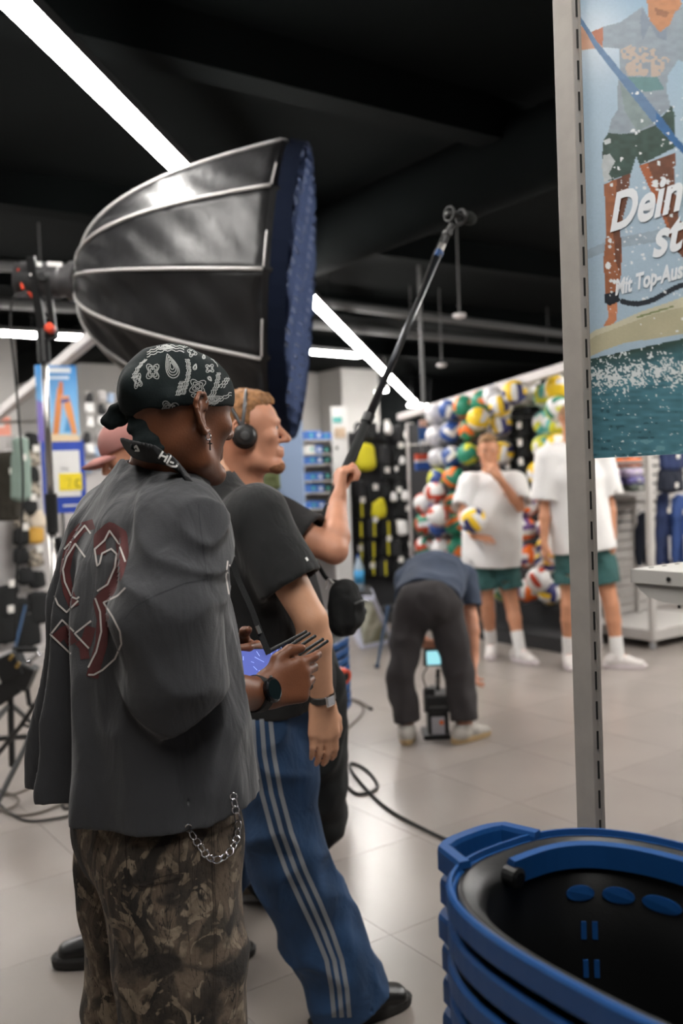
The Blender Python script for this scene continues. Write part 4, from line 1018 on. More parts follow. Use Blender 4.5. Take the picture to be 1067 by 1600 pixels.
for off in (0, 16, 30): scal([(600 + off, 350), (626 + off * 0.8, 320), (640 + off * 0.6, 300)], 1.2); scal([(380 + off * 0.6, 390), (392 + off * 0.6, 350), (400 + off * 0.6, 320)], 1.2); scal([(150 + off * 0.6, 300), (175 + off * 0.5, 250), (215 + off * 0.4, 205)], 1.1)
for off in (0, 14): scal([(420, 140 - off * 0.4), (480, 150 - off), (540, 175 - off), (600, 240 - off)], 1.1)
mb.build('paisley_print', M_pais, ban)
# neck strap with white letters
F = Field(JM['neck'] - 0.2, JM['neck'] + 0.2, 0.0032)
st = [P(200, 700, 1.63), P(222, 706, 1.568), P(245, 710, 1.535), P(268, 720, 1.518), P(288, 741, 1.52), P(304, 768, 1.525), P(314, 795, 1.55)]
st = [p if k_ < 4 else (lambda h_: p if h_ is None else h_)(hit(sbv, *proj(p), 0.004)) for k_, p in enumerate(st)]
st = spline(st, 4)
F.chain(st, [0.024] * len(st), 0.0, L=nrm(A3(-0.45, -0.4, 0.8)), flat=0.25)
strap = F.build('neck_strap', mat('black woven strap', srgb(24, 25, 27), rough=0.85, bump=0.1, bs=400), man)
sv = bvh_of(strap); mb = MB()
for path in ([(292, 722), (316, 684)], [(322, 740), (346, 694)], [(304, 704), (336, 716)], [(334, 750), (358, 706), (386, 722), (396, 744), (384, 764), (358, 762), (334, 750)], [(352, 738), (372, 746)], [(160, 672), (176, 655), (190, 682), (168, 680)]):
    mb = MB(); ribbon(mb, sv, z3(path), 3.0, 0.0015, 1.2)
    if mb.v: mb.build('strap_letter', M_white, strap)
# earring
er = WM(0.083, 0.0, -0.042)
e = MB(); e.tube([er + 0.006 * (hf_ * math.cos(a) + hu_ * math.sin(a)) for a in np.linspace(0, 2 * math.pi, 12, endpoint=False)], 0.0012, 6, closed=True)
eo = e.build('earring', M_chrome, man, smooth=True)
c = er - Z3 * 0.015 + hr_ * 0.004
MB().box(c, (0.0022, 0.0022, 0.017)).box(c + Z3 * 0.003, (0.0085, 0.0022, 0.0022), (hf_, hr_, Z3)).build('cross', M_chrome, eo)

# camouflage trousers
def camo():
    m = bpy.data.materials.new('woodland camouflage denim'); m.use_nodes = True; nt = m.node_tree; b = nt.nodes['Principled BSDF']; b.inputs['Roughness'].default_value = 0.92
    tc = nt.nodes.new('ShaderNodeTexCoord'); L = nt.links
    def noise(s, det, dist, sc=(1, 1, 1)):
        mp = nt.nodes.new('ShaderNodeMapping'); mp.inputs['Scale'].default_value = sc; L.new(tc.outputs['Object'], mp.inputs[0])
        n = nt.nodes.new('ShaderNodeTexNoise'); n.inputs['Scale'].default_value = s; n.inputs['Detail'].default_value = det; n.inputs['Distortion'].default_value = dist; L.new(mp.outputs[0], n.inputs['Vector']); return n.outputs['Fac']
    def ramp(fac, st):
        r = nt.nodes.new('ShaderNodeValToRGB'); cr = r.color_ramp; cr.interpolation = 'EASE'
        while len(cr.elements) < len(st): cr.elements.new(0.5)
        for e, (p, c) in zip(cr.elements, st): e.position = p; e.color = (*c, 1)
        L.new(fac, r.inputs[0]); return r.outputs[0]
    base = ramp(noise(5.2, 6, 1.8, (1, 1, 0.7)), [(0.36, srgb(38, 34, 31)), (0.46, srgb(66, 58, 50)), (0.54, srgb(104, 90, 76)), (0.62, srgb(58, 52, 44)), (0.72, srgb(112, 100, 86))])
    leaf = ramp(noise(12, 3, 2.8), [(0.54, (0, 0, 0)), (0.57, (1, 1, 1))]); leafc = ramp(noise(40, 4, 0.6), [(0.3, srgb(96, 84, 70)), (0.7, srgb(140, 126, 108))])
    tw = ramp(noise(11, 4, 3.4, (1.6, 1.6, 0.45)), [(0.485, (0, 0, 0)), (0.5, (1, 1, 1)), (0.515, (0, 0, 0))])
    dk = ramp(noise(5, 3, 1.2), [(0.55, (0, 0, 0)), (0.62, (1, 1, 1))])
    def mix(f, a, c):
        x = nt.nodes.new('ShaderNodeMixRGB'); L.new(f, x.inputs[0])
        for i, q in ((1, a), (2, c)):
            if isinstance(q, tuple): x.inputs[i].default_value = (*q, 1)
            else: L.new(q, x.inputs[i])
        return x.outputs[0]
    col = mix(leaf, base, leafc); col = mix(dk, col, srgb(42, 37, 33)); col = mix(tw, col, srgb(24, 22, 20)); L.new(col, b.inputs['Base Color'])
    bp = nt.nodes.new('ShaderNodeBump'); bp.inputs['Strength'].default_value = 0.25; bp.inputs['Distance'].default_value = 0.01; L.new(noise(60, 5, 0.3), bp.inputs['Height']); L.new(bp.outputs[0], b.inputs['Normal'])
    return m
CAMO = camo()
JT = dict(JM); JT['hipR'] = ML(0.125, -0.01, 0.88); JT['hipL'] = ML(-0.13, -0.012, 0.88); JT['knR'] = ML(0.15, -0.01, 0.48); JT['knL'] = ML(-0.15, -0.015, 0.48)
JT['pelvis'] = ML(0, -0.01, 0.9); JT['chest'] = ML(0, -0.01, 1.2)
troM = trousers(JT, 0.0065, CAMO, man, rr=(0.118, 0.106, 0.108, 0.115), waist=(0.2, 0.128), top=0.12, wr=(0.009, 7, 7, 5), seed=11)
tv = bvh_of(troM); mb = MB(); mb2 = MB()
def z4(p): return [(60 + x / 1.84, 1200 + y / 1.84) for x, y in p]
ribbon(mb, tv, z4([(405, 195), (405, 320), (290, 348), (255, 325), (250, 180)]), 1.5, 0.002, 2)
mb.build('pocket_stitching', mat('brown stitching', srgb(44, 36, 30), rough=0.9), troM); mb = MB()
ribbon(mb, tv, z4([(400, 300), (292, 330), (262, 312)]), 1.0, 0.002, 2)
mb.build('pocket_stitching', mat('brown stitching', srgb(44, 36, 30), rough=0.9), troM); mb = MB()
ribbon(mb, tv, z4([(497, 130), (500, 300), (506, 500), (500, 735)]), 1.2, 0.002, 2); mb.build('side_seam', mat('brown stitching', srgb(44, 36, 30), rough=0.9), troM); mb = MB(); ribbon(mb, tv, z4([(503, 130), (506, 300), (512, 500), (506, 735)]), 0.9, 0.002, 2)
mb.build('side_seam', mat('brown stitching', srgb(44, 36, 30), rough=0.9), troM)
patch(mb2, tv, z4([(254, 185), (402, 200), (402, 316), (290, 342), (258, 322)]), 0.0013, 3); mb2.build('back_pocket', CAMO, troM)
M_shoe = mat('black leather shoe', srgb(24, 23, 23), rough=0.35, bump=0.05, bs=100); M_sole = mat('dark rubber sole', srgb(36, 35, 34), rough=0.7); M_lace = mat('grey laces', srgb(150, 150, 148), rough=0.8)
shoe(JM['anR'], JM['toeR'], man, M_shoe, M_sole); shoe(JM['anL'], JM['toeL'], man, M_shoe, M_sole)

# wallet chain: each link its own piece
wc = thing('wallet_chain', 'silver wallet chain looping over the camouflage trousers', 'chain', P(340, 1345, 1.5))
cp = z4([(560, 68), (563, 100), (570, 135), (574, 170), (570, 200), (560, 228), (540, 252), (518, 265), (495, 262), (476, 242), (462, 220), (448, 200), (436, 180), (428, 165)])
sp_ = spline([(*p, 0) for p in cp], 6); acc = [np.array(sp_[0])]; dl = 0; lst = []
for a, b_ in zip(sp_[:-1], sp_[1:]):
    dl += np.linalg.norm(np.subtract(b_, a)); lst.append((dl, b_))
tot = lst[-1][0]; nl = 17
for i in range(nl):
    w0_, w1_ = tot * i / nl, tot * (i + 1) / nl
    g0 = min(lst, key=lambda q_: abs(q_[0] - w0_))[1]; g1 = min(lst, key=lambda q_: abs(q_[0] - w1_))[1]
    def onp(g):
        h = hit(tv, g[0], g[1], 0.008); h2 = hit(sbv, g[0], g[1], 0.006)
        if h is None and h2 is None: return P(g[0], g[1], 1.52)
        if h is None: return h2
        return h if h2 is None or h[1] < h2[1] else h2
    a, b_ = onp(g0), onp(g1); ax_ = nrm(b_ - a); mid = (a + b_) / 2; hl = np.linalg.norm(b_ - a) / 2 * 1.18
    sd = nrm(np.cross(ax_, nrm(mid - CAM))); sd = nrm(sd + (nrm(mid - CAM) * (0.9 if i % 2 else 0.1)))
    wd_ = 0.0055
    MB().tube([mid + ax_ * hl * math.cos(q_) + sd * wd_ * math.sin(q_) for q_ in np.linspace(0, 2 * math.pi, 14, endpoint=False)], 0.0013, 6, closed=True).build('link', M_chrome, wc, smooth=True)

# black sports watch on his wrist
wx = nrm(JM['wrR'] - JM['elR']); wp = JM['wrR'] + wx * 0.0
wt_ = thing('wristwatch', 'black round sports watch on the wrist of the bandana man', 'watch', wp)
MB().lathe([(0.031, -0.011), (0.0335, -0.009), (0.0335, 0.009), (0.031, 0.011)], wp, wx, 24).build('band', M_rubber, wt_, smooth=False)
wn = nrm(A3(0.62, -0.72, 0.35) - wx * np.dot(A3(0.62, -0.72, 0.35), wx))
MB().lathe([(0.0, 0), (0.021, 0.0), (0.0225, 0.004), (0.0225, 0.009), (0.019, 0.0115), (0.018, 0.0105)], wp + wn * 0.029, wn, 28).build('case', mat('gunmetal case', srgb(52, 52, 54), rough=0.25, metal=0.9), wt_)
MB().lathe([(0.0, 0), (0.0182, 0.0), (0.0182, 0.0006)], wp + wn * 0.0392, wn, 28).build('dial', mat('dark watch glass', srgb(20, 30, 32), rough=0.08, coat=1.0), wt_)
MB().tube([wp + wn * 0.034 + nrm(np.cross(wn, wx)) * s_ for s_ in (0.0215, 0.0255)], 0.003, 8).build('crown', M_steel, wt_)

# hand-held wireless monitor with five stick antennas
mo = P(420, 1046, 1.775)
mx = nrm(A3(0.80, 0.42, -0.1)); mnn = nrm(A3(-0.35, -0.62, 0.66)); mnn = nrm(mnn - mx * (mnn @ mx)); my = np.cross(mnn, mx)
mon = thing('field_monitor', 'hand held wireless monitor with five stick antennas in the hands of bandana man', 'monitor', mo)
MB().box(mo, (0.155, 0.10, 0.026), (mx, my, mnn)).build('housing', M_black, mon, bev=0.005)
scr = MB().box(mo + mnn * 0.0135 - mx * 0.004, (0.132, 0.084, 0.002), (mx, my, mnn))
M_scr = mat('blue glowing screen', srgb(60, 70, 130), rough=0.15, emit=(0.16, 0.2, 0.6), es=0.5)
so = scr.build('screen', M_scr, mon)
sc = MB(); rr0 = random.Random(3)
for i in range(26):
    a = mo + mnn * 0.0149 + mx * rr0.uniform(-0.06, 0.05) + my * rr0.uniform(-0.036, 0.036); b_ = a + mx * rr0.uniform(-0.02, 0.02) + my * rr0.uniform(-0.016, 0.016); sc.bar(a, b_, 0.0012, 0.0003, tuple(mnn))
sc.build('screen_traces', mat('pale screen trace', srgb(150, 170, 230), rough=0.2, emit=(0.4, 0.5, 0.95), es=0.5), so)
for i, (bx, by, tx, ty) in enumerate(((420, 1018, 478, 987), (432, 1022, 483, 990), (444, 1026, 492, 994), (456, 1030, 504, 999), (462, 1036, 511, 1002))):
    a, b_ = P(bx, by, 1.80 - 0.008 * i), P(tx, ty, 1.83 - 0.008 * i)
    an_ = MB().tube([a, a + (b_ - a) * 0.28, a + (b_ - a) * 0.3, b_], [0.0042, 0.0042, 0.0035, 0.0032], 10).build('antenna', M_black, mon, smooth=False)
    MB().sphere(b_, 0.0034, 8).build('tip', M_rubber, an_)
for sx in (-1, 1):
    MB().tube([mo + mx * 0.075 * sx - mnn * 0.012 + my * q_ for q_ in (-0.04, 0.04)], 0.009, 10).build('side_grip', M_rubber, mon)
MB().sphere(P(466, 1042, 1.765), (0.012, 0.012, 0.008), 12).build('joystick', M_rubber, mon)
# carrying strap of the monitor
sp = spline([P(362, 876, 1.80), P(372, 905, 1.80), P(392, 950, 1.79), P(405, 985, 1.785), P(420, 1022, 1.78)], 6)
ms = MB()
for a, b_ in zip(sp[:-1], sp[1:]): ms.bar(a, b_, 0.012, 0.002, (0.3, -0.8, 0.5))
ms.build('shoulder_strap', M_blackmatte, mon)
MB().bar(P(401, 978, 1.782), P(406, 990, 1.78), 0.008, 0.005, (0.3, -0.8, 0.5)).build('buckle', M_steel, mon)
# ------------------------------------------------------------------ man in black tee and striped jeans, just behind
JA = dict(head=P(298, 662, 2.5), hf=nrm(A3(0.35, 0.93, 0.0)), hu=nrm(A3(-0.08, 0, 1)), neck=P(330, 764, 2.48), chest=P(372, 880, 2.48), pelvis=P(418, 1090, 2.52),
          shR=P(398, 812, 2.30), shL=P(318, 815, 2.68), elR=P(486, 968, 2.24), wrR=P(503, 1086, 2.29), elL=P(330, 980, 2.85), wrL=P(400, 1080, 2.95),
          hipR=P(428, 1125, 2.44), hipL=P(398, 1125, 2.62), knR=P(455, 1345, 2.43), knL=P(345, 1335, 2.74), anR=P(538, 1555, 2.52), anL=P(300, 1478, 2.85), toeR=A3(0.9, 0.42, 0), toeL=A3(0.9, 0.3, 0))
pA = thing('person', 'man in black tee and blue jeans with three grey side stripes, arm hanging', 'person', A3(JA['pelvis'][0], JA['pelvis'][1], 0))
lo, hi = bounds(JA, 0.15); F = Field(lo, hi, 0.0048)
WA = body(F, JA, 1.0, legs=0.84)
hA = nrm(P(506, 1150, 2.30) - JA['wrR'])
hand(F, JA['wrR'] + hA * 0.016, hA, A3(0.8, 0.35, 0), True, ((8, 20, 16), (10, 22, 16), (8, 20, 14), (2, 16, 12)), th=((0.024, 0.03, 0.008), (0.044, 0.058, 0.014), (0.048, 0.085, 0.018), (0.046, 0.106, 0.018)), s=0.99)
hand(F, JA['wrL'], nrm(A3(0.6, 0.3, -0.6)), A3(0, 0, 1), False, RELAX)
F.build('body', SK_fair, pA, smooth_it=2)
eyes(WA, 1.0, pA)
HAIR_dk = mat('short dark brown hair', srgb(58, 42, 30), rough=0.75, var=0.35, vs=60, bump=0.6, bs=220)
def hair(W, c, fw, up, parent, m, s=1.0, line=0.03, r=(0.081, 0.104, 0.088), top=0.0, h=0.0034, name='hair', fringe=0.062, nape=-0.055, seed=1):
    """cap of hair: full on top, short at the sides, open at the face and ears"""
    fw = nrm(fw); up = nrm(np.asarray(up) - fw * np.dot(up, fw)); rt = np.cross(fw, up); ax = (rt, fw, up)
    F = Field(np.asarray(c) - 0.2 * s, np.asarray(c) + 0.2 * s, h)
    F.ell(W(0, -0.016, 0.036), [q * s for q in r], ax)
    if top: F.ell(W(0, 0.015, 0.085), (0.062 * s, 0.078 * s, (0.04 + top) * s), ax, 0.02)
    sl, X, Y, Z = F._sub(F.lo, F.lo + F.n * F.h)
    qx, qy, qz = X - c[0], Y - c[1], Z - c[2]; y = (qx * fw[0] + qy * fw[1] + qz * fw[2]) / s; z = (qx * up[0] + qy * up[1] + qz * up[2]) / s
    lim = np.interp(y, [-0.12, -0.05, -0.03, 0.02, 0.03, 0.06, 0.08, 0.12], [nape, nape, -0.01, -0.005, line, fringe, fringe + 0.012, fringe + 0.02])
    F.F[sl] = np.maximum(F.F[sl], ((lim - z) * s * 0.8).astype(np.float32))
    F.disp(lambda a, b, d: 0.0035 * vnoise(a * 55, b * 55, d * 40, seed) + 0.002 * vnoise(a * 120, b * 120, d * 90, seed + 1), 0.02)
    return F.build(name, m, parent, smooth_it=0)
hair(WA, JA['head'], JA['hf'], JA['hu'], pA, HAIR_dk)
TEEK = mat('black cotton jersey', srgb(23, 24, 25), rough=0.9, bump=0.08, bs=400, sheen=0.1, var=0.1, vs=8)
addbump(TEEK, 13, 0.5, 0.02, (1, 1, 0.5), 3, 0.6)
JA2 = dict(JA); JA2['chest'] = P(385, 890, 2.46)
teeA = tee(JA2, 0.007, TEEK, pA, sleeve=0.66, rs=0.085, rh=0.084, ease=1.02, hem=0.07, wr=(0.007, 6, 6, 3), seed=4, collar=0.068)
DEN = mat('washed blue denim', srgb(30, 60, 94), rough=0.85, var=0.3, vs=9, bump=0.15, bs=500, stretch=(1, 1, 0.5))
addbump(DEN, 12, 0.5, 0.02, (1, 1, 0.8), 3, 0.8)
JA3 = dict(JA); JA3['knR'] = P(447, 1335, 2.43); JA3['anR'] = P(549, 1568, 2.50); JA3['hipR'] = P(425, 1140, 2.44)
jeA = trousers(JA3, 0.0068, DEN, pA, rr=(0.108, 0.105, 0.108, 0.112), to=0.985, waist=(0.165, 0.125), wr=(0.012, 8, 8, 6), seed=9)
jv = bvh_of(jeA); M_strp = mat('grey knitted side stripe', srgb(126, 130, 136), rough=0.85)
for off in (-15, 0, 15):
    mb = MB(); ribbon(mb, jv, [(408 + off * 0.9, 1115), (413 + off, 1180), (424 + off, 1240), (440 + off, 1300), (462 + off, 1360), (485 + off, 1410), (505 + off * 0.9, 1455), (522 + off * 0.8, 1500), (530 + off * 0.8, 1545), (534 + off * 0.8, 1590)], 7.0, 0.002, 3)
    mb.build('side_stripe', M_strp, jeA)
shA = shoe(A3(JA['anR'][0] - 0.0, JA['anR'][1] + 0.0, 0), JA['toeR'], pA, M_shoe, M_sole, 1.04, m_accent=M_lace)
shoe(A3(JA['anL'][0], JA['anL'][1], 0), JA['toeL'], pA, M_shoe, M_sole, 1.02, tilt=0.0)
mb = MB(); p_ = P(479, 873, 2.2)
tbv = bvh_of(teeA); ribbon(mb, tbv, [(478, 871), (481, 876)], 3.5, 0.002, 1); 
if mb.v: mb.build('sleeve_logo', M_white, teeA)
mb = MB(); nk = [JA['neck'] + Z3 * 0.035 + 0.062 * (A3(1, 0, 0) * math.cos(a) + A3(0, 1, 0) * math.sin(a)) + Z3 * 0.015 * math.sin(a) for a in np.linspace(0, 2 * math.pi, 30, endpoint=False)]
mb.tube(nk, 0.0018, 6, closed=True).build('necklace', M_chrome, pA)
wwx = nrm(JA['wrR'] - JA['elR']); wwp = JA['wrR'] + wwx * 0.003
w2 = thing('wristwatch', 'silver rectangular watch on grey strap on the hanging arm', 'watch', wwp)
MB().lathe([(0.032, -0.009), (0.034, -0.008), (0.034, 0.008), (0.032, 0.009)], wwp, wwx, 24).build('band', mat('dark grey mesh strap', srgb(70, 68, 66), rough=0.5, metal=0.4), w2)
wn2 = nrm(A3(0.55, -0.83, 0.1)); wn2 = nrm(wn2 - wwx * (wn2 @ wwx)); wl2 = np.cross(wn2, wwx)
MB().box(wwp + wn2 * 0.034, (0.027, 0.03, 0.008), (wl2, wwx, wn2)).build('case', M_chrome, w2, bev=0.003)
MB().box(wwp + wn2 * 0.0385, (0.018, 0.021, 0.001), (wl2, wwx, wn2)).build('dial', mat('silver dial', srgb(200, 200, 205), rough=0.2), w2)

# ------------------------------------------------------------------ boom operator with headset
def PB(px, py, d): return P(px, py, d + 0.12)
JB = dict(head=PB(383, 678, 2.66), hf=nrm(A3(0.99, 0.12, 0.08)), hu=nrm(A3(-0.1, 0, 1)), neck=PB(378, 772, 2.68), chest=PB(412, 880, 2.80), pelvis=PB(462, 1060, 2.90),
          shR=PB(428, 818, 2.63), shL=PB(395, 815, 2.98), elR=PB(522, 860, 2.56), wrR=PB(527, 786, 2.685), elL=PB(480, 930, 3.0), wrL=PB(472, 892, 2.78),
          hipR=PB(480, 1085, 2.86), hipL=PB(450, 1085, 3.02), knR=PB(492, 1275, 2.98), knL=PB(425, 1265, 3.15), anR=PB(408, 1388, 3.2), anL=PB(350, 1380, 3.3), toeR=A3(0.9, 0.2, 0), toeL=A3(0.9, -0.1, 0))
pB = thing('person', 'boom operator in black clothes with headset, holding the microphone pole up', 'person', A3(JB['pelvis'][0], JB['pelvis'][1], 0))
lo, hi = bounds(JB, 0.16); F = Field(lo, hi, 0.005)
WB = body(F, JB, 1.0, head_s=1.03, legs=0.86)
BT0, BT1 = PB(505, 813, 2.66), PB(688, 392, 3.05)          # boom pole line
bd_ = nrm(BT1 - BT0)
gB = PB(543, 735, 2.69); hB = nrm(gB - JB['wrR'])
hand(F, JB['wrR'] + hB * 0.01, nrm(A3(0.12, 0.25, 0.95)), A3(-0.3, 0.9, 0.0), True, ((50, 72, 45), (56, 78, 48), (60, 80, 50), (62, 82, 52)), th=((0.022, 0.03, 0.012), (0.036, 0.06, 0.03), (0.03, 0.085, 0.042), (0.018, 0.1, 0.05)), s=0.98)
hand(F, JB['wrL'], nrm(A3(0.3, -0.6, 0.6)), A3(0, 0, 1), False, FIST, s=0.98)
F.build('body', SK_pink, pB, smooth_it=2)
eyes(WB, 1.0, pB)
HAIR_gi = mat('short ginger blond hair', srgb(150, 106, 66), rough=0.7, var=0.35, vs=70, bump=0.6, bs=240)
hair(WB, JB['head'], JB['hf'], JB['hu'], pB, HAIR_gi, top=0.004, line=0.02, fringe=0.066, nape=-0.06, r=(0.08, 0.103, 0.09))
# stubble: a thin shell on jaw and chin
bfw, bup = nrm(JB['hf']), nrm(JB['hu']); brt = np.cross(bfw, bup)
F = Field(JB['head'] - 0.17, JB['head'] + 0.17, 0.0032); 
for x in (-1, 1):
    F.econe(WB(0.0525 * x, -0.002, -0.03), WB(0.0465 * x, 0.012, -0.082), 0.0195, None, 0.0196, None, None, 0.012); F.econe(WB(0.0465 * x, 0.012, -0.082), WB(0.014 * x, 0.0785, -0.1085), 0.0196, None, 0.0178, None, None, 0.012)
F.ell(WB(0, 0.0865, -0.1045), (0.0216, 0.0178, 0.0174), (brt, bfw, bup), 0.018)
F.plane(WB(0, 0, -0.05), bup)
F.build('beard_stubble', mat('brown stubble', srgb(140, 94, 66), rough=0.85, var=0.3, vs=200), pB)
TEEC = mat('faded black jersey', srgb(38, 37, 38), rough=0.9, bump=0.08, bs=400, var=0.1, vs=8)
tee(JB, 0.0075, TEEC, pB, sleeve=0.62, rs=0.082, rh=0.078, ease=0.98, wr=(0.006, 6, 6, 3), seed=6, collar=0.07)
trousers(JB, 0.0075, mat('black cargo cotton', srgb(20, 21, 22), rough=0.9, bump=0.1, bs=200), pB, rr=(0.125, 0.105, 0.085, 0.075), to=0.95, wr=(0.012, 8, 8, 8), seed=21)
M_beige = mat('beige sneaker', srgb(150, 136, 120), rough=0.7)
shoe(JB['anR'], JB['toeR'], pB, M_beige, M_white, 1.0); shoe(JB['anL'], JB['toeL'], pB, M_beige, M_white, 1.0)
mb = MB(); c = JB['wrR'] - hB * 0.012
mb.tube([c + 0.033 * (nrm(np.cross(hB, A3(1, 0, 0))) * math.cos(a) + nrm(np.cross(hB, nrm(np.cross(hB, A3(1, 0, 0))))) * math.sin(a)) for a in np.linspace(0, 2 * math.pi, 20, endpoint=False)], 0.003, 6, closed=True).build('bracelet', mat('grey cord bracelet', srgb(110, 100, 104), rough=0.8), pB)
# headset
hs = thing('headset', 'black on-ear headset worn by the boom operator', 'headset', JB['head'])
ear = WB(0.088, -0.004, -0.012); earL = WB(-0.088, -0.004, -0.012)
for e_, sg in ((ear, 1), (earL, -1)):
    cupo = MB().lathe([(0.012, 0.026), (0.026, 0.024), (0.032, 0.016), (0.033, 0.006), (0.03, 0.0)], e_, brt * sg, 24).build('ear_cup', M_black, hs, smooth=False)
    MB().lathe([(0.034, -0.010), (0.037, -0.004), (0.036, 0.002), (0.03, 0.004)], e_, brt * sg, 24).build('ear_pad', M_blackmatte, cupo, smooth=True)
    MB().lathe([(0.013, 0), (0.012, 0.003), (0.004, 0.004)], e_ + brt * sg * 0.026, brt * sg, 16).build('cap', mat('grey plastic', srgb(70, 72, 74), rough=0.35), cupo)
for off, m_ in ((0.012, 'front'), (-0.02, 'rear')):
    arc = [WB(0.09 * math.cos(a), -0.004 + off * 2.2 * math.sin(a) - 0.004, 0.012 + 0.115 * math.sin(a)) for a in np.linspace(-0.05, math.pi + 0.05, 26)]
    MB().tube(arc, 0.0055, 8).build('headband', mat('grey plastic', srgb(70, 72, 74), rough=0.35), hs, smooth=True)

# boom pole, shock mount and microphone
bm = thing('boom_pole', 'long black microphone boom pole raised by the boom operator', 'boom pole', BT0)
S = [PB(440, 962, 2.54), PB(505, 813, 2.66), PB(572, 660, 2.80), PB(577, 648, 2.81), PB(688, 392, 3.05)]
MB().tube([S[0], S[2]], [0.0155, 0.0145], 14).build('grip_section', M_blackmatte, bm, smooth=True)
MB().tube([S[2], S[2] + bd_ * 0.03, S[3]], [0.019, 0.019, 0.015], 14).build('locking_collar', M_black, bm)
MB().tube([S[3], S[4]], [0.0115, 0.0105], 14).build('upper_section', mat('satin carbon tube', srgb(58, 60, 64), rough=0.28, metal=0.6), bm, smooth=True)
MB().tube([S[4] - bd_ * 0.018, S[4] - bd_ * 0.004], 0.0135, 14).build('blue_ring', M_bblue, bm)
MB().tube([S[4] - bd_ * 0.004, S[4] + bd_ * 0.03], 0.0095, 12).build('metal_tip', M_steel, bm)
cabp = spline([PB(548, 735, 2.73), PB(590, 630, 2.83), PB(640, 500, 2.93), PB(676, 404, 3.03), PB(683, 388, 3.05), PB(692, 368, 3.07), PB(700, 355, 3.08)], 6)
cb = MB().tube(cabp, 0.0042, 8).build('cable', M_rubber, bm, smooth=True)
MB().tube([PB(682, 400, 3.03), PB(686, 390, 3.035)], 0.009, 10).build('blue_plug', M_bblue, cb); MB().tube([PB(686, 390, 3.035), PB(690, 380, 3.04)], 0.0075, 10).build('metal_plug', M_steel, cb)
mt = thing('microphone', 'black shotgun microphone with foam windshield on top of the boom', 'microphone', PB(712, 352, 3.08))
mp0, mp1 = PB(702, 334, 3.06), PB(757, 347, 3.16); md = nrm(mp1 - mp0)
MB().tube([mp0 - md * 0.01, mp0 + md * 0.085], 0.0105, 14).build('body', M_black, mt, smooth=True)
MB().lathe([(0.012, 0), (0.02, 0.004), (0.0235, 0.015), (0.0235, 0.04), (0.018, 0.054), (0.008, 0.06)], mp0 + md * 0.058, md, 20).build('foam_windshield', mat('black foam', srgb(26, 30, 27), rough=1.0, bump=0.8, bs=300), mt, smooth=True)
x_, y_, z_ = frame_from(md)
for s_ in (0.0, 0.055):
    c = mp0 + md * s_; MB().tube([c + 0.024 * (x_ * math.cos(a) + y_ * math.sin(a)) for a in np.linspace(0, 2 * math.pi, 18, endpoint=False)], 0.0042, 8, closed=True).build('shock_ring', M_black, mt, smooth=True)
    for a in (0.6, 2.2, 3.8, 5.4): MB().tube([c + 0.011 * (x_ * math.cos(a + 0.3) + y_ * math.sin(a + 0.3)), c + 0.023 * (x_ * math.cos(a) + y_ * math.sin(a))], 0.0018, 5).build('elastic_band', M_rubber, mt)
MB().tube(spline([mp0 - y_ * 0.026, mp0 + md * 0.02 - y_ * 0.036 , mp0 + md * 0.055 - y_ * 0.026], 5), 0.005, 8).build('yoke', M_black, mt)
MB().tube([mp0 + md * 0.012 - y_ * 0.034, S[4] + bd_ * 0.028], [0.011, 0.009], 12).build('swivel', M_black, mt)
MB().lathe([(0.011, -0.014), (0.013, -0.01), (0.013, 0.01), (0.011, 0.014)], (mp0 + S[4]) / 2 + md * 0.012, x_, 12).build('knob', M_black, mt)
# sound bag at his front
bg = PB(538, 950, 2.62)
sbg = thing('sound_bag', 'small black padded bag with pockets hanging at the boom operator', 'bag', bg)
bx_, by_ = nrm(A3(0.75, -0.66, 0)), nrm(A3(0.66, 0.75, 0))
F = Field(bg - 0.16, bg + 0.16, 0.005)
F.econe(bg + Z3 * 0.045 - bx_ * 0.0, bg - Z3 * 0.04, 0.052, 0.04, 0.056, 0.044, by_); F.econe(bg + bx_ * 0.03 + Z3 * 0.015, bg + bx_ * 0.03 - Z3 * 0.035, 0.045, 0.024, 0.046, 0.026, by_, 0.012)
F.disp(wrinkle(0.004, 22, 22, 18, 7), 0.02); F.build('pouch', M_blackmatte, sbg)
MB().tube(spline([bg + bx_ * 0.066 - by_ * 0.03 + Z3 * 0.02, bg + bx_ * 0.07 + Z3 * 0.026, bg + bx_ * 0.066 + by_ * 0.03 + Z3 * 0.02], 5), 0.003, 6).build('zip', mat('grey plastic', srgb(70, 72, 74), rough=0.35), sbg)
MB().tube(spline([bg + Z3 * 0.075, PB(512, 905, 2.66), PB(495, 880, 2.7), PB(470, 850, 2.74)], 5), 0.007, 6).build('strap', M_blackmatte, sbg)
MB().tube(spline([bg + Z3 * 0.08 + bx_ * 0.01, PB(522, 912, 2.62), PB(514, 906, 2.63), PB(508, 920, 2.63)], 5), 0.005, 6).build('white_cable', M_white, sbg)
MB().lathe([(0.006, 0), (0.016, 0.002), (0.016, 0.01), (0.006, 0.013)], bg + by_ * 0.05 - Z3 * 0.015 + bx_ * 0.02, by_, 14).build('round_toggle', M_black, sbg)
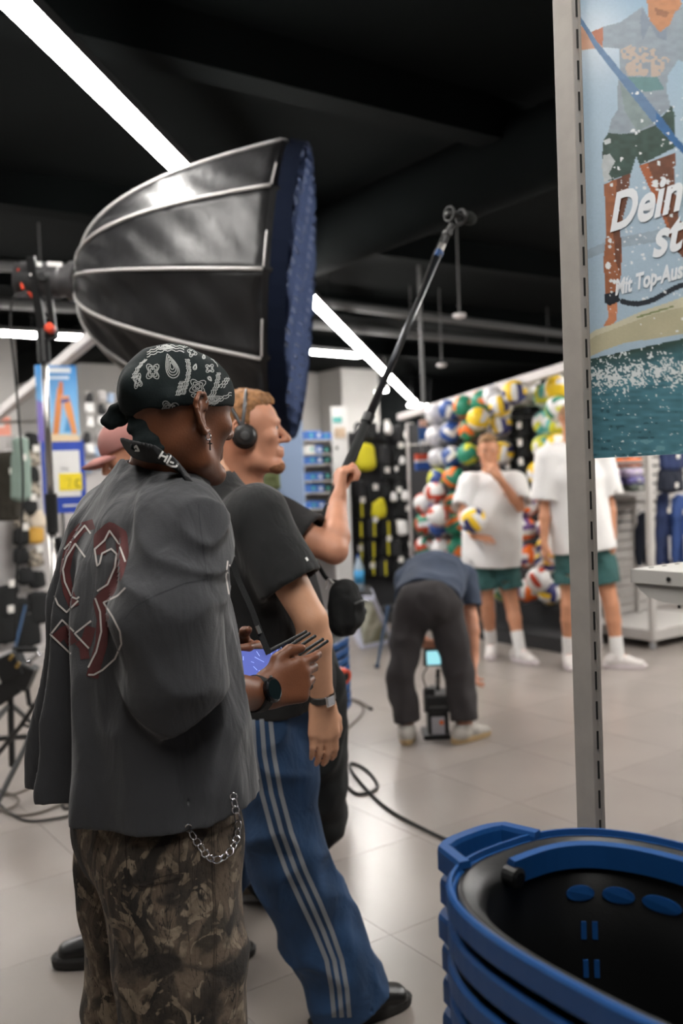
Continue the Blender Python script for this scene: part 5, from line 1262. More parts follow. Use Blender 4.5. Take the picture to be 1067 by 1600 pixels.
# ------------------------------------------------------------------ people further back
def gnd(px, py): return PH(px, py, 0.0)
M_sock = mat('white sock', srgb(228, 226, 224), rough=0.9, bump=0.2, bs=150)
M_wtee = mat('white cotton tee', srgb(226, 224, 222), rough=0.9, bump=0.06, bs=300)
M_shorts = mat('dark teal shorts', srgb(44, 86, 84), rough=0.8, var=0.1, vs=10, bump=0.05, bs=200)
M_runner = mat('white running shoe knit', srgb(206, 200, 196), rough=0.7); M_rsole = mat('pale lilac foam sole', srgb(214, 204, 206), rough=0.6); M_orange = mat('orange accent', srgb(232, 128, 60), rough=0.5)
def shorts(J, h, m, parent, seed=1, k=0.62, r=(0.115, 0.115, 0.118, 0.122), **kw):
    J = dict(J)
    for q in 'RL':
        a, b = J['hip' + q], J['kn' + q]; J['kn' + q] = a + (b - a) * k * 0.5; J['an' + q] = a + (b - a) * k
    return trousers(J, h, m, parent, 'shorts', rr=r, to=1.0, seed=seed, **kw)
def socks(J, parent, h=0.006):
    for q in 'RL':
        a, b = J['an' + q], J['kn' + q]; t = nrm(b - a); F = Field(a - 0.12, a + 0.26, h)
        F.econe(a - t * 0.05, a + t * 0.15, 0.043, None, 0.05, None, None); F.plane(a + t * 0.145, t)
        F.build('sock', M_sock, parent)
def athlete(J, label, hr, h=0.007, hands=None, seed=1, hairtop=0.006):
    p = thing('person', label, 'person', A3(J['pelvis'][0], J['pelvis'][1], 0)); lo, hi = bounds(J, 0.17); F = Field(lo, hi, h)
    W = body(F, J, 1.0); hands(F); F.build('body', SK_tan, p, smooth_it=1); eyes(W, 1.0, p)
    hair(W, J['head'], J['hf'], J['hu'], p, hr, top=hairtop, h=0.006, seed=seed)
    tee(J, 0.0085, M_wtee, p, sleeve=0.86, rs=0.1, rh=0.11, ease=1.22, wr=(0.009, 5, 5, 3), seed=seed, hem=-0.03, collar=0.072)
    shorts(J, 0.0075, M_shorts, p, seed); socks(J, p)
    for q in 'RL': shoe(J['an' + q], J['toe' + q], p, M_runner, M_rsole, 1.05, 0.0065, m_accent=M_orange)
    return p, W
gR, gL = gnd(768, 1025), gnd(813, 1034); dD = 7.5
JD = dict(head=P(763, 703, dD - 0.05), hf=nrm(A3(-0.12, -0.98, -0.16)), hu=nrm(A3(-0.06, -0.05, 1)), neck=P(766, 741, dD), chest=P(769, 790, dD), pelvis=P(769, 868, dD), shR=P(735, 757, dD), shL=P(803, 755, dD),
          elR=P(722, 806, dD - 0.05), wrR=P(741, 838, dD - 0.24), elL=P(812, 792, dD - 0.12), wrL=P(779, 746, dD - 0.24), hipR=P(753, 884, dD), hipL=P(786, 884, dD), knR=P(761, 944, dD - 0.02), knL=P(800, 946, dD - 0.06),
          anR=gR + Z3 * 0.1, anL=gL + Z3 * 0.1, toeR=A3(-0.2, -0.9, 0), toeL=A3(0.45, -0.85, 0))
HAIR_bl = mat('short blond hair', srgb(140, 104, 70), rough=0.75, var=0.3, vs=60, bump=0.5, bs=200)
def hD(F):
    hand(F, JD['wrR'], nrm(A3(0.55, -0.5, -0.1)), A3(0.5, 0.5, 0.3), True, ((12, 22, 14), (12, 22, 14), (14, 24, 16), (16, 26, 18)))
    hand(F, JD['wrL'], nrm(A3(-0.55, 0.05, 0.75)), A3(0.3, 0.2, 0.8), False, ((50, 60, 40), (55, 64, 42), (58, 66, 42), (60, 66, 44)))
athlete(JD, 'athlete in white tee and teal shorts, hand at his mouth and ball on hip', HAIR_bl, hands=hD, seed=14)
gR, gL = gnd(889, 1041), gnd(966, 1044); dE = 7.05
JE = dict(head=P(893, 655, dE - 0.02), hf=nrm(A3(0.35, -0.93, 0)), hu=A3(0, 0, 1), neck=P(894, 694, dE), chest=P(899, 748, dE), pelvis=P(911, 842, dE), shR=P(858, 716, dE), shL=P(938, 714, dE),
          elR=P(851, 792, dE - 0.02), wrR=P(850, 850, dE - 0.06), elL=P(952, 785, dE), wrL=P(957, 838, dE - 0.06), hipR=P(892, 862, dE), hipL=P(933, 862, dE), knR=P(888, 946, dE - 0.04), knL=P(955, 946, dE - 0.08),
          anR=gR + Z3 * 0.1, anL=gL + Z3 * 0.1, toeR=A3(-0.1, -0.95, 0), toeL=A3(0.96, -0.28, 0))
def hE(F):
    hand(F, JE['wrR'], nrm(A3(0.02, -0.1, -1)), A3(0.2, -0.9, 0), True, RELAX); hand(F, JE['wrL'], nrm(A3(0.08, -0.1, -1)), A3(-0.4, -0.85, 0), False, RELAX)
athlete(JE, 'athlete in white tee and teal shorts half hidden by the steel post', HAIR_bl, hands=hE, seed=31)

# the ball the first athlete holds: every panel its own piece
def cube_sphere(n=9, r=0.105):
    """six faces x three strips of a volleyball; returns list of (face, strip, verts, quads)"""
    out = []
    for f in range(6):
        ax = f // 2; sg = 1 if f % 2 else -1
        for st in range(3):
            v = []; q = []
            us = np.linspace(-1 + st * 2 / 3, -1 + (st + 1) * 2 / 3, n // 3 + 2); vs_ = np.linspace(-1, 1, n + 1)
            for i, a in enumerate(us):
                for j, b in enumerate(vs_):
                    p = np.zeros(3); p[ax] = sg; p[(ax + 1) % 3] = math.tan(a * math.pi / 4); p[(ax + 2) % 3] = math.tan(b * math.pi / 4); p = nrm(p)
                    edge = i in (0, len(us) - 1) or j in (0, n)
                    v.append(p * (r - (0.0022 if edge else 0)))
            m = n + 1
            for i in range(len(us) - 1):
                for j in range(n):
                    w = (i * m + j, i * m + j + 1, (i + 1) * m + j + 1, (i + 1) * m + j); q.append(w if sg < 0 else w[::-1])
            out.append((f, st, v, q))
    return out
BM = {k: mat('ball ' + k, srgb(*c), rough=0.45) for k, c in dict(white=(226, 224, 222), blue=(40, 74, 140), navy=(44, 48, 104), yellow=(236, 196, 40), orange=(236, 112, 34), green=(38, 132, 104), red=(188, 66, 40), teal=(92, 176, 170), lime=(206, 206, 60), grey=(188, 186, 190), purple=(96, 66, 120)).items()}
CS = cube_sphere()
SCH = dict(plain=('grey', 'white', 'grey'), bluewhite=('white', 'blue', 'blue'), og=('green', 'orange', 'green'), yg=('green', 'lime', 'green'), mik=('yellow', 'white', 'navy'), bluey=('blue', 'lime', 'blue'), rw=('white', 'red', 'white'), gr=('white', 'red', 'green'), ow=('white', 'orange', 'purple'), yt=('lime', 'white', 'teal'), wg=('white', 'lime', 'green'), allb=('blue', 'blue', 'white'), yw=('yellow', 'white', 'yellow'))
CN = dict(plain='plain pale grey football', bluewhite='blue and white football', og='orange and green volleyball', yg='lime and green volleyball', mik='yellow, white and navy volleyball', bluey='navy and lime ball', rw='red and white ball', gr='white ball with red and green stripes', ow='white, orange and purple beach ball', yt='lime, white and teal volleyball', wg='white, lime and green ball', allb='mostly blue ball', yw='yellow and white ball')
def ball_mesh(kind):
    n = 'ball_' + kind; me = bpy.data.meshes.get(n)
    if me: return me
    cols = SCH[kind]; names = list(dict.fromkeys(cols)); V = []; Q = []; M = []
    for f, st, v, q in CS:
        k = len(V); V += [tuple(x) for x in v]; Q += [tuple(i + k for i in w) for w in q]; c = cols[(st + f // 2) % 3] if kind not in ('mik', 'ow') else cols[(st + f) % 3]; M += [names.index(c)] * len(q)
    me = bpy.data.meshes.new(n); me.from_pydata(V, [], Q); [me.materials.append(BM[c]) for c in names]; me.polygons.foreach_set('material_index', M); me.polygons.foreach_set('use_smooth', [True] * len(Q)); return me
hb_c = P(739, 813, dD - 0.30)
hb = thing('volleyball', 'yellow, white and navy volleyball held at the hip of the athlete', 'ball', hb_c)
Rb = np.array(Euler((0.5, 0.9, 0.4)).to_matrix())
for f, st, v, q in CS:
    o = obj('panel', np.array(v) @ Rb.T + hb_c, q, BM[('yellow', 'white', 'navy')[(st + f) % 3]], hb, smooth=True)

# bent camera operator
JC = dict(head=P(700, 945, 6.0), hf=nrm(A3(0.05, 0.3, -0.95)), hu=nrm(A3(0, 0.95, 0.3)), neck=A3(0.60, 5.82, 0.86), chest=A3(0.545, 5.56, 0.90), pelvis=P(669, 940, 5.25), shR=A3(0.74, 5.72, 0.86), shL=A3(0.40, 5.74, 0.86),
          elR=P(737, 968, 5.62), wrR=P(741, 1030, 5.55), elL=P(645, 985, 5.62), wrL=P(659, 1000, 5.48), hipR=P(695, 950, 5.26), hipL=P(644, 950, 5.26), knR=P(717, 1052, 5.22), knL=P(626, 1052, 5.22), anR=gnd(727, 1158) + Z3 * 0.1, anL=gnd(636, 1158) + Z3 * 0.1, toeR=A3(0.75, 0.6, 0), toeL=A3(0.1, 0.9, 0))
pC = thing('person', 'camera operator bending down with his back to us, dark grey trousers', 'person', A3(JC['pelvis'][0], JC['pelvis'][1], 0))
lo, hi = bounds(JC, 0.17); F = Field(lo, hi, 0.007); body(F, JC, 1.0)
hand(F, JC['wrL'], nrm(A3(0.65, -0.3, -0.55)), A3(0.2, -0.3, 0.8), False, ((20, 25, 15), (25, 30, 20), (28, 34, 20), (30, 34, 22)), s=1.05)
hand(F, JC['wrR'], nrm(A3(-0.1, -0.2, -1)), A3(-0.3, -0.8, 0), True, RELAX)
F.build('body', SK_pink, pC)
hW = lambda x, y, z: JC['head'] + np.cross(nrm(JC['hf']), nrm(JC['hu'])) * x + nrm(JC['hf']) * y + nrm(JC['hu']) * z
hair(hW, JC['head'], JC['hf'], JC['hu'], pC, HAIR_dk, h=0.006)
M_navy = mat('slate navy jersey', srgb(56, 66, 84), rough=0.9, var=0.1, vs=9)
tee(JC, 0.0075, M_navy, pC, sleeve=0.7, rs=0.085, rh=0.08, ease=1.0, hem=0.05, wr=(0.008, 6, 6, 5), seed=3)
trousers(JC, 0.007, mat('dark brown grey trousers', srgb(52, 48, 49), rough=0.9, var=0.08, vs=12), pC, rr=(0.1, 0.084, 0.08, 0.078), to=0.93, waist=(0.17, 0.13), top=0.06, wr=(0.01, 8, 8, 6), seed=8)
MB().tube([JC['pelvis'] + nrm(JC['chest'] - JC['pelvis']) * 0.055 + nrm(A3(1, 0, 0)) * 0.172 * math.cos(a) + np.cross(nrm(JC['chest'] - JC['pelvis']), A3(1, 0, 0)) * 0.132 * math.sin(a) for a in np.linspace(0, 2 * math.pi, 32, endpoint=False)], 0.009, 6, closed=True).build('waistband', mat('dark brown grey trousers', srgb(52, 48, 49)), pC)
M_cs = mat('off white trainer', srgb(170, 164, 156), rough=0.7); M_gum = mat('tan gum sole', srgb(168, 142, 104), rough=0.7)
shoe(JC['anR'], JC['toeR'], pC, M_cs, M_gum, 1.0, 0.0065); shoe(JC['anL'], JC['toeL'], pC, M_cs, M_gum, 1.0, 0.0065)

# person in the pink cap, mostly hidden
JG = dict(head=P(212, 706, 2.98), hf=nrm(A3(-0.9, -0.25, -0.34)), hu=nrm(A3(-0.3, 0, 0.95)), neck=P(232, 775, 3.0), chest=P(245, 870, 3.0), pelvis=P(248, 1040, 3.0), shR=P(236, 830, 3.2), shL=P(232, 835, 2.84),
          elR=P(220, 950, 3.25), wrR=P(200, 1000, 3.1), elL=P(225, 960, 2.8), wrL=P(190, 1030, 2.75), hipR=P(248, 1075, 3.09), hipL=P(248, 1075, 2.92), knR=P(230, 1290, 3.12), knL=P(215, 1280, 2.92), anR=gnd(245, 1440) + Z3 * 0.09, anL=gnd(196, 1495) + Z3 * 0.09, toeR=A3(-0.9, 0.2, 0), toeL=A3(-0.93, -0.2, 0))
pG = thing('person', 'person in a dusty pink cap facing left behind the bandana man', 'person', A3(JG['pelvis'][0], JG['pelvis'][1], 0))
lo, hi = bounds(JG, 0.16); F = Field(lo, hi, 0.007); WG = body(F, JG, 0.95)
hand(F, JG['wrR'], nrm(A3(-0.8, -0.1, -0.3)), A3(0, 0, 1), True, RELAX, s=0.9); hand(F, JG['wrL'], nrm(A3(-0.8, 0.1, -0.3)), A3(0, 0, 1), False, RELAX, s=0.9)
F.build('body', SK_pink, pG); eyes(WG, 0.95, pG)
hair(WG, JG['head'], JG['hf'], JG['hu'], pG, HAIR_dk, s=0.95, h=0.005)
tee(JG, 0.0075, TEEK, pG, sleeve=0.7, seed=6); trousers(JG, 0.008, mat('black cargo cotton', srgb(20, 21, 22)), pG, rr=(0.1, 0.085, 0.08, 0.08), to=0.96, seed=5)
shoe(JG['anR'], JG['toeR'], pG, M_shoe, M_sole, 1.0); shoe(JG['anL'], JG['toeL'], pG, M_shoe, M_sole, 1.15)
M_pink = mat('dusty pink cotton twill', srgb(168, 118, 112), rough=0.9, bump=0.1, bs=300)
gf, gu = nrm(JG['hf']), nrm(JG['hu'] - nrm(JG['hf']) * (JG['hu'] @ nrm(JG['hf']))); gr = np.cross(gf, gu)
cap = thing('baseball_cap', 'dusty pink baseball cap with its brim pointing down to the left', 'cap', JG['head'])
F = Field(JG['head'] - 0.2, JG['head'] + 0.2, 0.004)
F.ell(WG(0, -0.012, 0.04), (0.086, 0.107, 0.088), (gr, gf, gu)); F.ell(WG(0, 0.03, 0.045), (0.074, 0.07, 0.066), (gr, gf, gu), 0.03); F.plane(WG(0, 0, 0.018), -gu); F.ell(WG(0, -0.012, 0.02), (0.08, 0.1, 0.07), (gr, gf, gu), 0, True)
co = F.build('crown', M_pink, cap)
v = []; n_ = 16
for i in range(n_ + 1):
    a = math.pi * i / n_
    for (rr_, z_) in ((0.0, 0.02), (0.5, 0.019), (1.0, 0.008)):
        x = math.cos(a) * 0.075; y = 0.07 + (0.03 + rr_ * 0.085) * math.sin(a) ** 0.7
        v.append(WG(x, y, z_ + 0.008 - 0.02 * (x / 0.075) ** 2))
f = [(i * 3 + j, i * 3 + j + 1, (i + 1) * 3 + j + 1, (i + 1) * 3 + j) for i in range(n_) for j in range(2)]
bo = obj('brim', v, f, M_pink, cap, smooth=True); md = bo.modifiers.new('thick', 'SOLIDIFY'); md.thickness = 0.005
MB().sphere(WG(0, -0.012, 0.128), 0.007, 10).build('top_button', M_pink, cap)
# ================================================================== studio light: softbox, lamp head, stand
SD = 4.6
ap = P(127, 441, SD); rc = P(440, 462, SD - 0.05)
axs = nrm(rc - ap); nrm_f = nrm(A3(0.985, -0.10, -0.085)); axs = nrm(A3(0.99, -0.045, -0.105))
s1 = nrm(np.cross(Z3, axs)) * -1; s2 = np.cross(s1, axs); s2 = s2 if s2[2] > 0 else -s2     # s2 up, s1 towards the camera side
if s1[1] > 0: s1 = -s1
RAD, DEP = 0.715, float((rc - ap) @ axs); NR = 12
def sbp(phi, s, k=1.0):
    """point of the parabolic shell: phi from the top towards the camera, s from lamp to rim"""
    r = RAD * (0.03 + 0.97 * s ** 0.40) * k
    return ap + axs * (DEP * s) + s2 * r * math.cos(phi) + s1 * r * math.sin(phi)
sbx = thing('softbox', 'large black parabolic softbox with silver piped ribs and blue black grid', 'softbox', ap)
M_sb = mat('black satin softbox fabric', srgb(17, 17, 19), rough=0.52, bump=0.5, bs=22, stretch=(1, 1, 0.35))
M_pipe = mat('silver reflective piping', srgb(176, 174, 172), rough=0.4)
M_grid = mat('blue black grid fabric', srgb(20, 27, 44), rough=0.9, spec=0.1)
off0 = math.radians(3)
SS = [0, 0.004, 0.012, 0.025, 0.045, 0.07, 0.1, 0.13, 0.16, 0.2, 0.24, 0.28, 0.32, 0.36, 0.4, 0.45, 0.5, 0.55, 0.6, 0.65, 0.7, 0.75, 0.8, 0.85, 0.9, 0.95, 1.0]
for k in range(NR):
    a0, a1 = off0 + 2 * math.pi * k / NR, off0 + 2 * math.pi * (k + 1) / NR
    nc = 10; v = []
    for i, s_ in enumerate(SS):
        p0, p1 = sbp(a0, s_), sbp(a1, s_); am = (a0 + a1) / 2
        for j in range(nc + 1):
            t_ = j / nc; w_ = 4 * t_ * (1 - t_)
            p = p0 + (p1 - p0) * t_
            out = nrm(s2 * math.cos(am) + s1 * math.sin(am))
            wav = 0.006 * math.sin(9 * s_ + 5 * t_ + k * 1.7) + 0.009 * math.sin(30 * s_ - 9 * t_ + k) + 0.008 * math.sin(58 * s_ - 12 * t_ + 2.2 * k)
            v.append(p + out * (w_ * (-0.012 + wav) * min(1, s_ * 6)))
    m = nc + 1
    f = [(i * m + j, i * m + j + 1, (i + 1) * m + j + 1, (i + 1) * m + j) for i in range(len(SS) - 1) for j in range(nc)]
    o = obj('panel', v, f, M_sb, sbx, smooth=True); md = o.modifiers.new('thick', 'SOLIDIFY'); md.thickness = 0.003; md.offset = -1
    MB().tube([sbp(a0, s_, 1.006) for s_ in SS], 0.0085, 6).build('rib', M_pipe, sbx, smooth=True)
    # skirt between the rib ends and the grid
    v = []
    for j in range(nc + 1):
        t_ = j / nc; a_ = a0 + (a1 - a0) * t_; p = sbp(a0, 1.0) + (sbp(a1, 1.0) - sbp(a0, 1.0)) * t_; q_ = rc + 0.0 * axs
        v += [p, p + axs * 0.04 + nrm(p - (ap + axs * DEP)) * -0.012]
    f = [(2 * j, 2 * j + 1, 2 * j + 3, 2 * j + 2) for j in range(nc)]
    o = obj('rim_skirt', v, f, M_sb, sbx, smooth=False); md = o.modifiers.new('thick', 'SOLIDIFY'); md.thickness = 0.003
    pa, pb = sbp(a0, 1.0, 1.008) + axs * 0.004, sbp(a1, 1.0, 1.008) + axs * 0.004
    MB().tube([pa + (pb - pa) * 0.55, pa + (pb - pa) * 0.97], 0.005, 6).build('rim_piping', M_pipe, sbx)
gc = ap + axs * (DEP + 0.04)
mring = MB(); gr_v = []
for j in range(48):
    a_ = 2 * math.pi * j / 48; o_ = s2 * math.cos(a_) + s1 * math.sin(a_); gr_v += [gc + o_ * (RAD - 0.012) - axs * 0.012, gc + o_ * (RAD - 0.02) + axs * 0.06]
mring.add(gr_v, [(2 * j, 2 * j + 1, (2 * j + 3) % 96, (2 * j + 2) % 96) for j in range(48)])
o = mring.build('grid_border', M_grid, sbx); md = o.modifiers.new('thick', 'SOLIDIFY'); md.thickness = 0.004
R2 = RAD - 0.025
for i in range(-12, 13):
    x = i * 0.062; hl = math.sqrt(max(R2 ** 2 - x * x, 0))
    if hl < 0.04: continue
    for u_, w_ in ((s1, s2), (s2, s1)):
        bow = [gc + u_ * x + w_ * hl * q_ + axs * (0.0 + 0.012 * math.sin(i * 1.3 + q_ * 9)) for q_ in np.linspace(-1, 1, 13)]
        v = []
        for p in bow: v += [p, p + axs * 0.055]
        o = obj('grid_strip', v, [(2 * q_, 2 * q_ + 1, 2 * q_ + 3, 2 * q_ + 2) for q_ in range(12)], M_grid, sbx); md = o.modifiers.new('thick', 'SOLIDIFY'); md.thickness = 0.003
dc = ap + axs * (DEP - 0.05); v = [dc + (s2 * math.cos(a) + s1 * math.sin(a)) * (RAD - 0.1) for a in np.linspace(0, 2 * math.pi, 40, endpoint=False)]
MB().prism(v, axs, 0.002).build('diffuser', mat('lit diffuser cloth', (0.9, 0.9, 0.9), emit=(1.0, 0.97, 0.93), es=SOFT), sbx)
# lamp head behind the softbox
M_lh = mat('dark grey lamp casing', srgb(54, 53, 54), rough=0.45, bump=0.05, bs=200)
lh0 = P(24, 437, SD); lh1 = P(118, 440, SD); la = nrm(lh1 - lh0); lx = nrm(np.cross(la, Z3)); lz = np.cross(lx, la)
lamp = thing('studio_lamp', 'dark grey studio lamp head with orange lever plugged into the softbox', 'lamp', lh0)
MB().lathe([(0.05, 0), (0.08, 0.01), (0.085, 0.06), (0.085, 0.22), (0.076, 0.23), (0.076, 0.265), (0.098, 0.27), (0.1, 0.3)], lh0, la, 28).build('casing', M_lh, lamp, smooth=False)
MB().lathe([(0.06, 0), (0.064, 0.004), (0.064, 0.03)], lh0 + la * 0.27, la, 24).build('mount_ring', M_steel, lamp)
for i in range(7): MB().lathe([(0.0865, 0), (0.0865, 0.005)], lh0 + la * (0.03 + i * 0.014), la, 24).build('cooling_fin', M_black, lamp)
MB().lathe([(0.022, 0), (0.026, 0.006), (0.026, 0.03), (0.02, 0.036)], lh0 + la * 0.165 - lx * 0 + nrm(A3(0, -1, 0)) * 0.07, A3(0, -1, 0), 18).build('tilt_knob', M_black, lamp)
for (x0_, x1_) in ((42, 65), (74, 97)):
    MB().bar(P(x0_, 412, SD - 0.088), P(x1_, 413, SD - 0.088), 0.004, 0.022, (0, -0.2, 1)).build('white_marking', M_white, lamp)
MB().sphere(P(48, 429, SD - 0.086), 0.008, 8).build('indicator', M_white, lamp)
MB().bar(P(29, 420, SD - 0.07), P(36, 452, SD - 0.07), 0.018, 0.014).build('lever', M_red, lamp, bev=0.003)
MB().bar(P(44, 455, SD - 0.05), P(52, 466, SD - 0.05), 0.012, 0.012).build('lever', M_red, lamp)
MB().bar(P(24, 463, SD - 0.07), P(42, 457, SD - 0.07), 0.03, 0.016).build('plug', M_lh, lamp, bev=0.003)
MB().tube(spline([P(24, 463, SD - 0.07), P(17, 480, SD), P(17, 520, SD + 0.02), P(23, 580, SD + 0.04), P(30, 660, SD + 0.05), P(36, 740, SD + 0.05), P(34, 820, SD + 0.05), P(26, 900, SD + 0.05), P(24, 1000, SD + 0.06)], 6), 0.006, 6).build('power_cable', M_rubber, lamp, smooth=True)
# stand
sb0 = P(71, 600, SD); sb0[2] = 0
stt = thing('light_stand', 'tall steel light stand carrying the studio lamp and softbox', 'light stand', sb0)
def SZ(px, py): return A3(sb0[0], sb0[1], P(px, py, SD)[2])
zA, zB, zC, zD = SZ(62, 560), SZ(70, 778), SZ(75, 830), SZ(80, 960)
MB().tube([zB, zA], 0.0165, 14).build('inner_tube', M_steel, stt, smooth=True)
MB().tube([zC + Z3 * -0.01, zB + Z3 * 0.02], 0.03, 14).build('locking_collar', M_black, stt)
MB().tube([A3(sb0[0], sb0[1], 0.25), zC], 0.022, 14).build('outer_tube', M_steel, stt, smooth=True)
MB().bar(zC + A3(0.03, -0.02, -0.03), zC + A3(0.045, -0.02, -0.11), 0.035, 0.03).build('clamp_handle', M_black, stt)
MB().tube([zA - Z3 * 0.02, SZ(66, 515)], 0.032, 12).build('top_clamp', M_black, stt)
MB().bar(SZ(66, 520), SZ(63, 408) + A3(-0.01, -0.1, 0), 0.042, 0.03).build('yoke_arm', M_black, stt, bev=0.004)
MB().bar(SZ(66, 520) + A3(0.055, 0, 0), SZ(66, 430) + A3(0.055, -0.09, 0), 0.03, 0.025).build('yoke_arm', M_black, stt, bev=0.004)
MB().bar(SZ(66, 528) + A3(-0.01, 0, 0), SZ(66, 522) + A3(0.075, -0.02, -0.01), 0.04, 0.025).build('yoke_base', M_black, stt)
MB().lathe([(0.016, 0), (0.024, 0.005), (0.024, 0.035), (0.016, 0.04)], SZ(66, 515) + A3(0.055, -0.04, -0.01), A3(0, -1, 0.2), 14).build('red_knob', M_red, stt)
for a_ in (2.6, 0.45, 4.4):
    d_ = A3(math.cos(a_), math.sin(a_), 0); b_ = A3(sb0[0], sb0[1], 0)
    lg = MB().tube([b_ + Z3 * 0.62, b_ + d_ * 0.3 + Z3 * 0.3, b_ + d_ * 0.62 + Z3 * 0.012], 0.0125, 10).build('leg', M_black, stt)
    MB().tube([b_ + d_ * 0.585 + Z3 * 0.036, b_ + d_ * 0.625 + Z3 * 0.012], 0.0175, 10).build('rubber_foot', M_rubber, lg)
    MB().tube([b_ + Z3 * 0.27, b_ + d_ * 0.3 + Z3 * 0.3], 0.008, 8).build('brace', M_black, stt)

# ------------------------------------------------------------------ light blue end panel, far display racks
M_lb = mat('pale blue laminate', srgb(160, 182, 216), rough=0.6)
pr_ = P(466, 530, 6.3); pan = thing('end_panel', 'tall pale blue gondola end panel behind the boom operator', 'panel', A3(pr_[0], pr_[1], 0))
zt = P(464, 517, 6.3)[2]; pdir = nrm(A3(-0.9, 0.2, 0)); pn_ = np.cross(pdir, Z3)
c0 = A3(pr_[0], pr_[1], 0)
MB().box(c0 + pdir * 0.35 + Z3 * zt / 2, (0.7, 0.04, zt), (pdir, pn_, Z3)).build('board', M_lb, pan)
MB().box(c0 + pdir * 0.014 + Z3 * (zt - 0.012), (0.045, 0.06, 0.03), (pdir, pn_, Z3)).build('corner_cap', M_white, pan)
c = P(424, 745, 6.15)
F = Field(c - 0.15, c + 0.15, 0.006); F.econe(c + Z3 * 0.05, c - Z3 * 0.06, 0.055, 0.03, 0.06, 0.035, pdir); F.disp(wrinkle(0.005, 18, 18, 12, 2), 0.03)
ol = thing('pouch', 'olive green pouch hanging on the pale blue panel', 'pouch', c); F.build('bag', mat('olive nylon', srgb(104, 112, 72), rough=0.8), ol)
MB().tube([c + Z3 * 0.1, c + Z3 * 0.14, c + Z3 * 0.145 + A3(0, 0.1, 0)], 0.004, 6).build('hook', M_steel, ol)

M_panel = mat('charcoal display backing', srgb(44, 44, 46), rough=0.8); M_peg = mat('light grey pegboard', srgb(176, 172, 170), rough=0.7)
class Rack:
    """free standing display wall between two floor points, with backing, posts and plinth"""
    def __init__(s, a, b, z1, label, m, name='display_wall', lift=0.0, plinth=True):
        s.a = A3(a[0], a[1], 0); s.b = A3(b[0], b[1], 0); s.d = nrm(s.b - s.a); s.n = np.cross(s.d, Z3)
        if s.n[1] > 0: s.n = -s.n
        L = np.linalg.norm(s.b - s.a); mid = (s.a + s.b) / 2; s.t = thing(name, label, 'display', mid)
        MB().box(mid - s.n * 0.03 + Z3 * (0.1 + z1) / 2, (L, 0.03, z1 - 0.1), (s.d, s.n, Z3)).build('backing', m, s.t)
        np_ = max(2, int(L / 0.95) + 1)
        for i in range(np_):
            MB().box(s.a + s.d * (L * i / (np_ - 1)) - s.n * 0.03 + Z3 * (z1 + 0.02) / 2, (0.03, 0.06, z1 + 0.02), (s.d, s.n, Z3)).build('post', M_rail, s.t)
        if plinth: MB().box(mid + s.n * 0.17 + Z3 * 0.06, (L, 0.36, 0.12), (s.d, s.n, Z3)).build('plinth', m, s.t)
    def at(s, px, py, off=0.0):
        r = ray(px, py); o = s.a + s.n * off; t = ((o - CAM) @ s.n) / (r @ s.n); return CAM + r * t
def hook(r, p, ln=0.2, parent=None): return MB().tube([p - r.n * 0.0, p + r.n * ln, p + r.n * (ln + 0.008) + Z3 * 0.014], 0.0035, 5).build('hook', M_steel, parent)

# ball wall
RW = Rack(P(640, 800, 9.75), P(925, 800, 7.75), 2.05, 'charcoal display wall holding rows of colourful balls', M_panel)
def zb(x, y): return 640 + x / 4.104, 590 + y / 4.104
cols_ = [('white football column', [('plain', 165, 235), ('plain', 170, 375), ('plain', 185, 515)]),
         ('blue football column', [('bluewhite', 255, 205), ('bluewhite', 262, 350), ('bluewhite', 270, 510), ('bluey', 180, 650)]),
         ('left orange column', [('og', 345, 185), ('og', 380, 335), ('yg', 375, 490), ('og', 280, 640), ('og', 290, 800), ('og', 290, 940), ('og', 312, 1090), ('og', 335, 1235), ('yg', 400, 1325)]),
         ('second orange column', [('og', 465, 150), ('yw', 440, 265)]),
         ('column above the athlete', [('plain', 545, 120), ('mik', 585, 175), ('mik', 585, 305), ('mik', 595, 480)]),
         ('top row column', [('mik', 672, 95), ('plain', 742, 95)]),
         ('red striped column', [('rw', 160, 740), ('rw', 90, 805), ('gr', 92, 940), ('gr', 96, 1085)]),
         ('blue and red column', [('allb', 190, 805), ('rw', 182, 885), ('allb', 190, 955), ('rw', 205, 1090)]),
         ('column right of the athlete', [('ow', 748, 815), ('ow', 742, 970), ('ow', 757, 1140), ('ow', 757, 1365)]),
         ('column beside the second athlete', [('ow', 890, 960), ('mik', 890, 1090), ('mik', 878, 1180), ('rw', 825, 1295), ('mik', 900, 1375)]),
         ('column next to the post', [('yt', 870, 120), ('yt', 866, 290), ('yt', 860, 440), ('yw', 830, 610)]),
         ('last column by the post', [('yw', 945, 60), ('yt', 945, 290), ('wg', 950, 200), ('yw', 950, 440)]),
         ('low column between the athlete\'s legs', [('wg', 555, 1290), ('wg', 605, 1355), ('wg', 480, 1350)])]
ordn = ['topmost', 'second from top', 'third from top', 'fourth from top', 'fifth from top', 'sixth from top', 'seventh from top', 'eighth from top', 'ninth from top']
rb = random.Random(12); placed = []
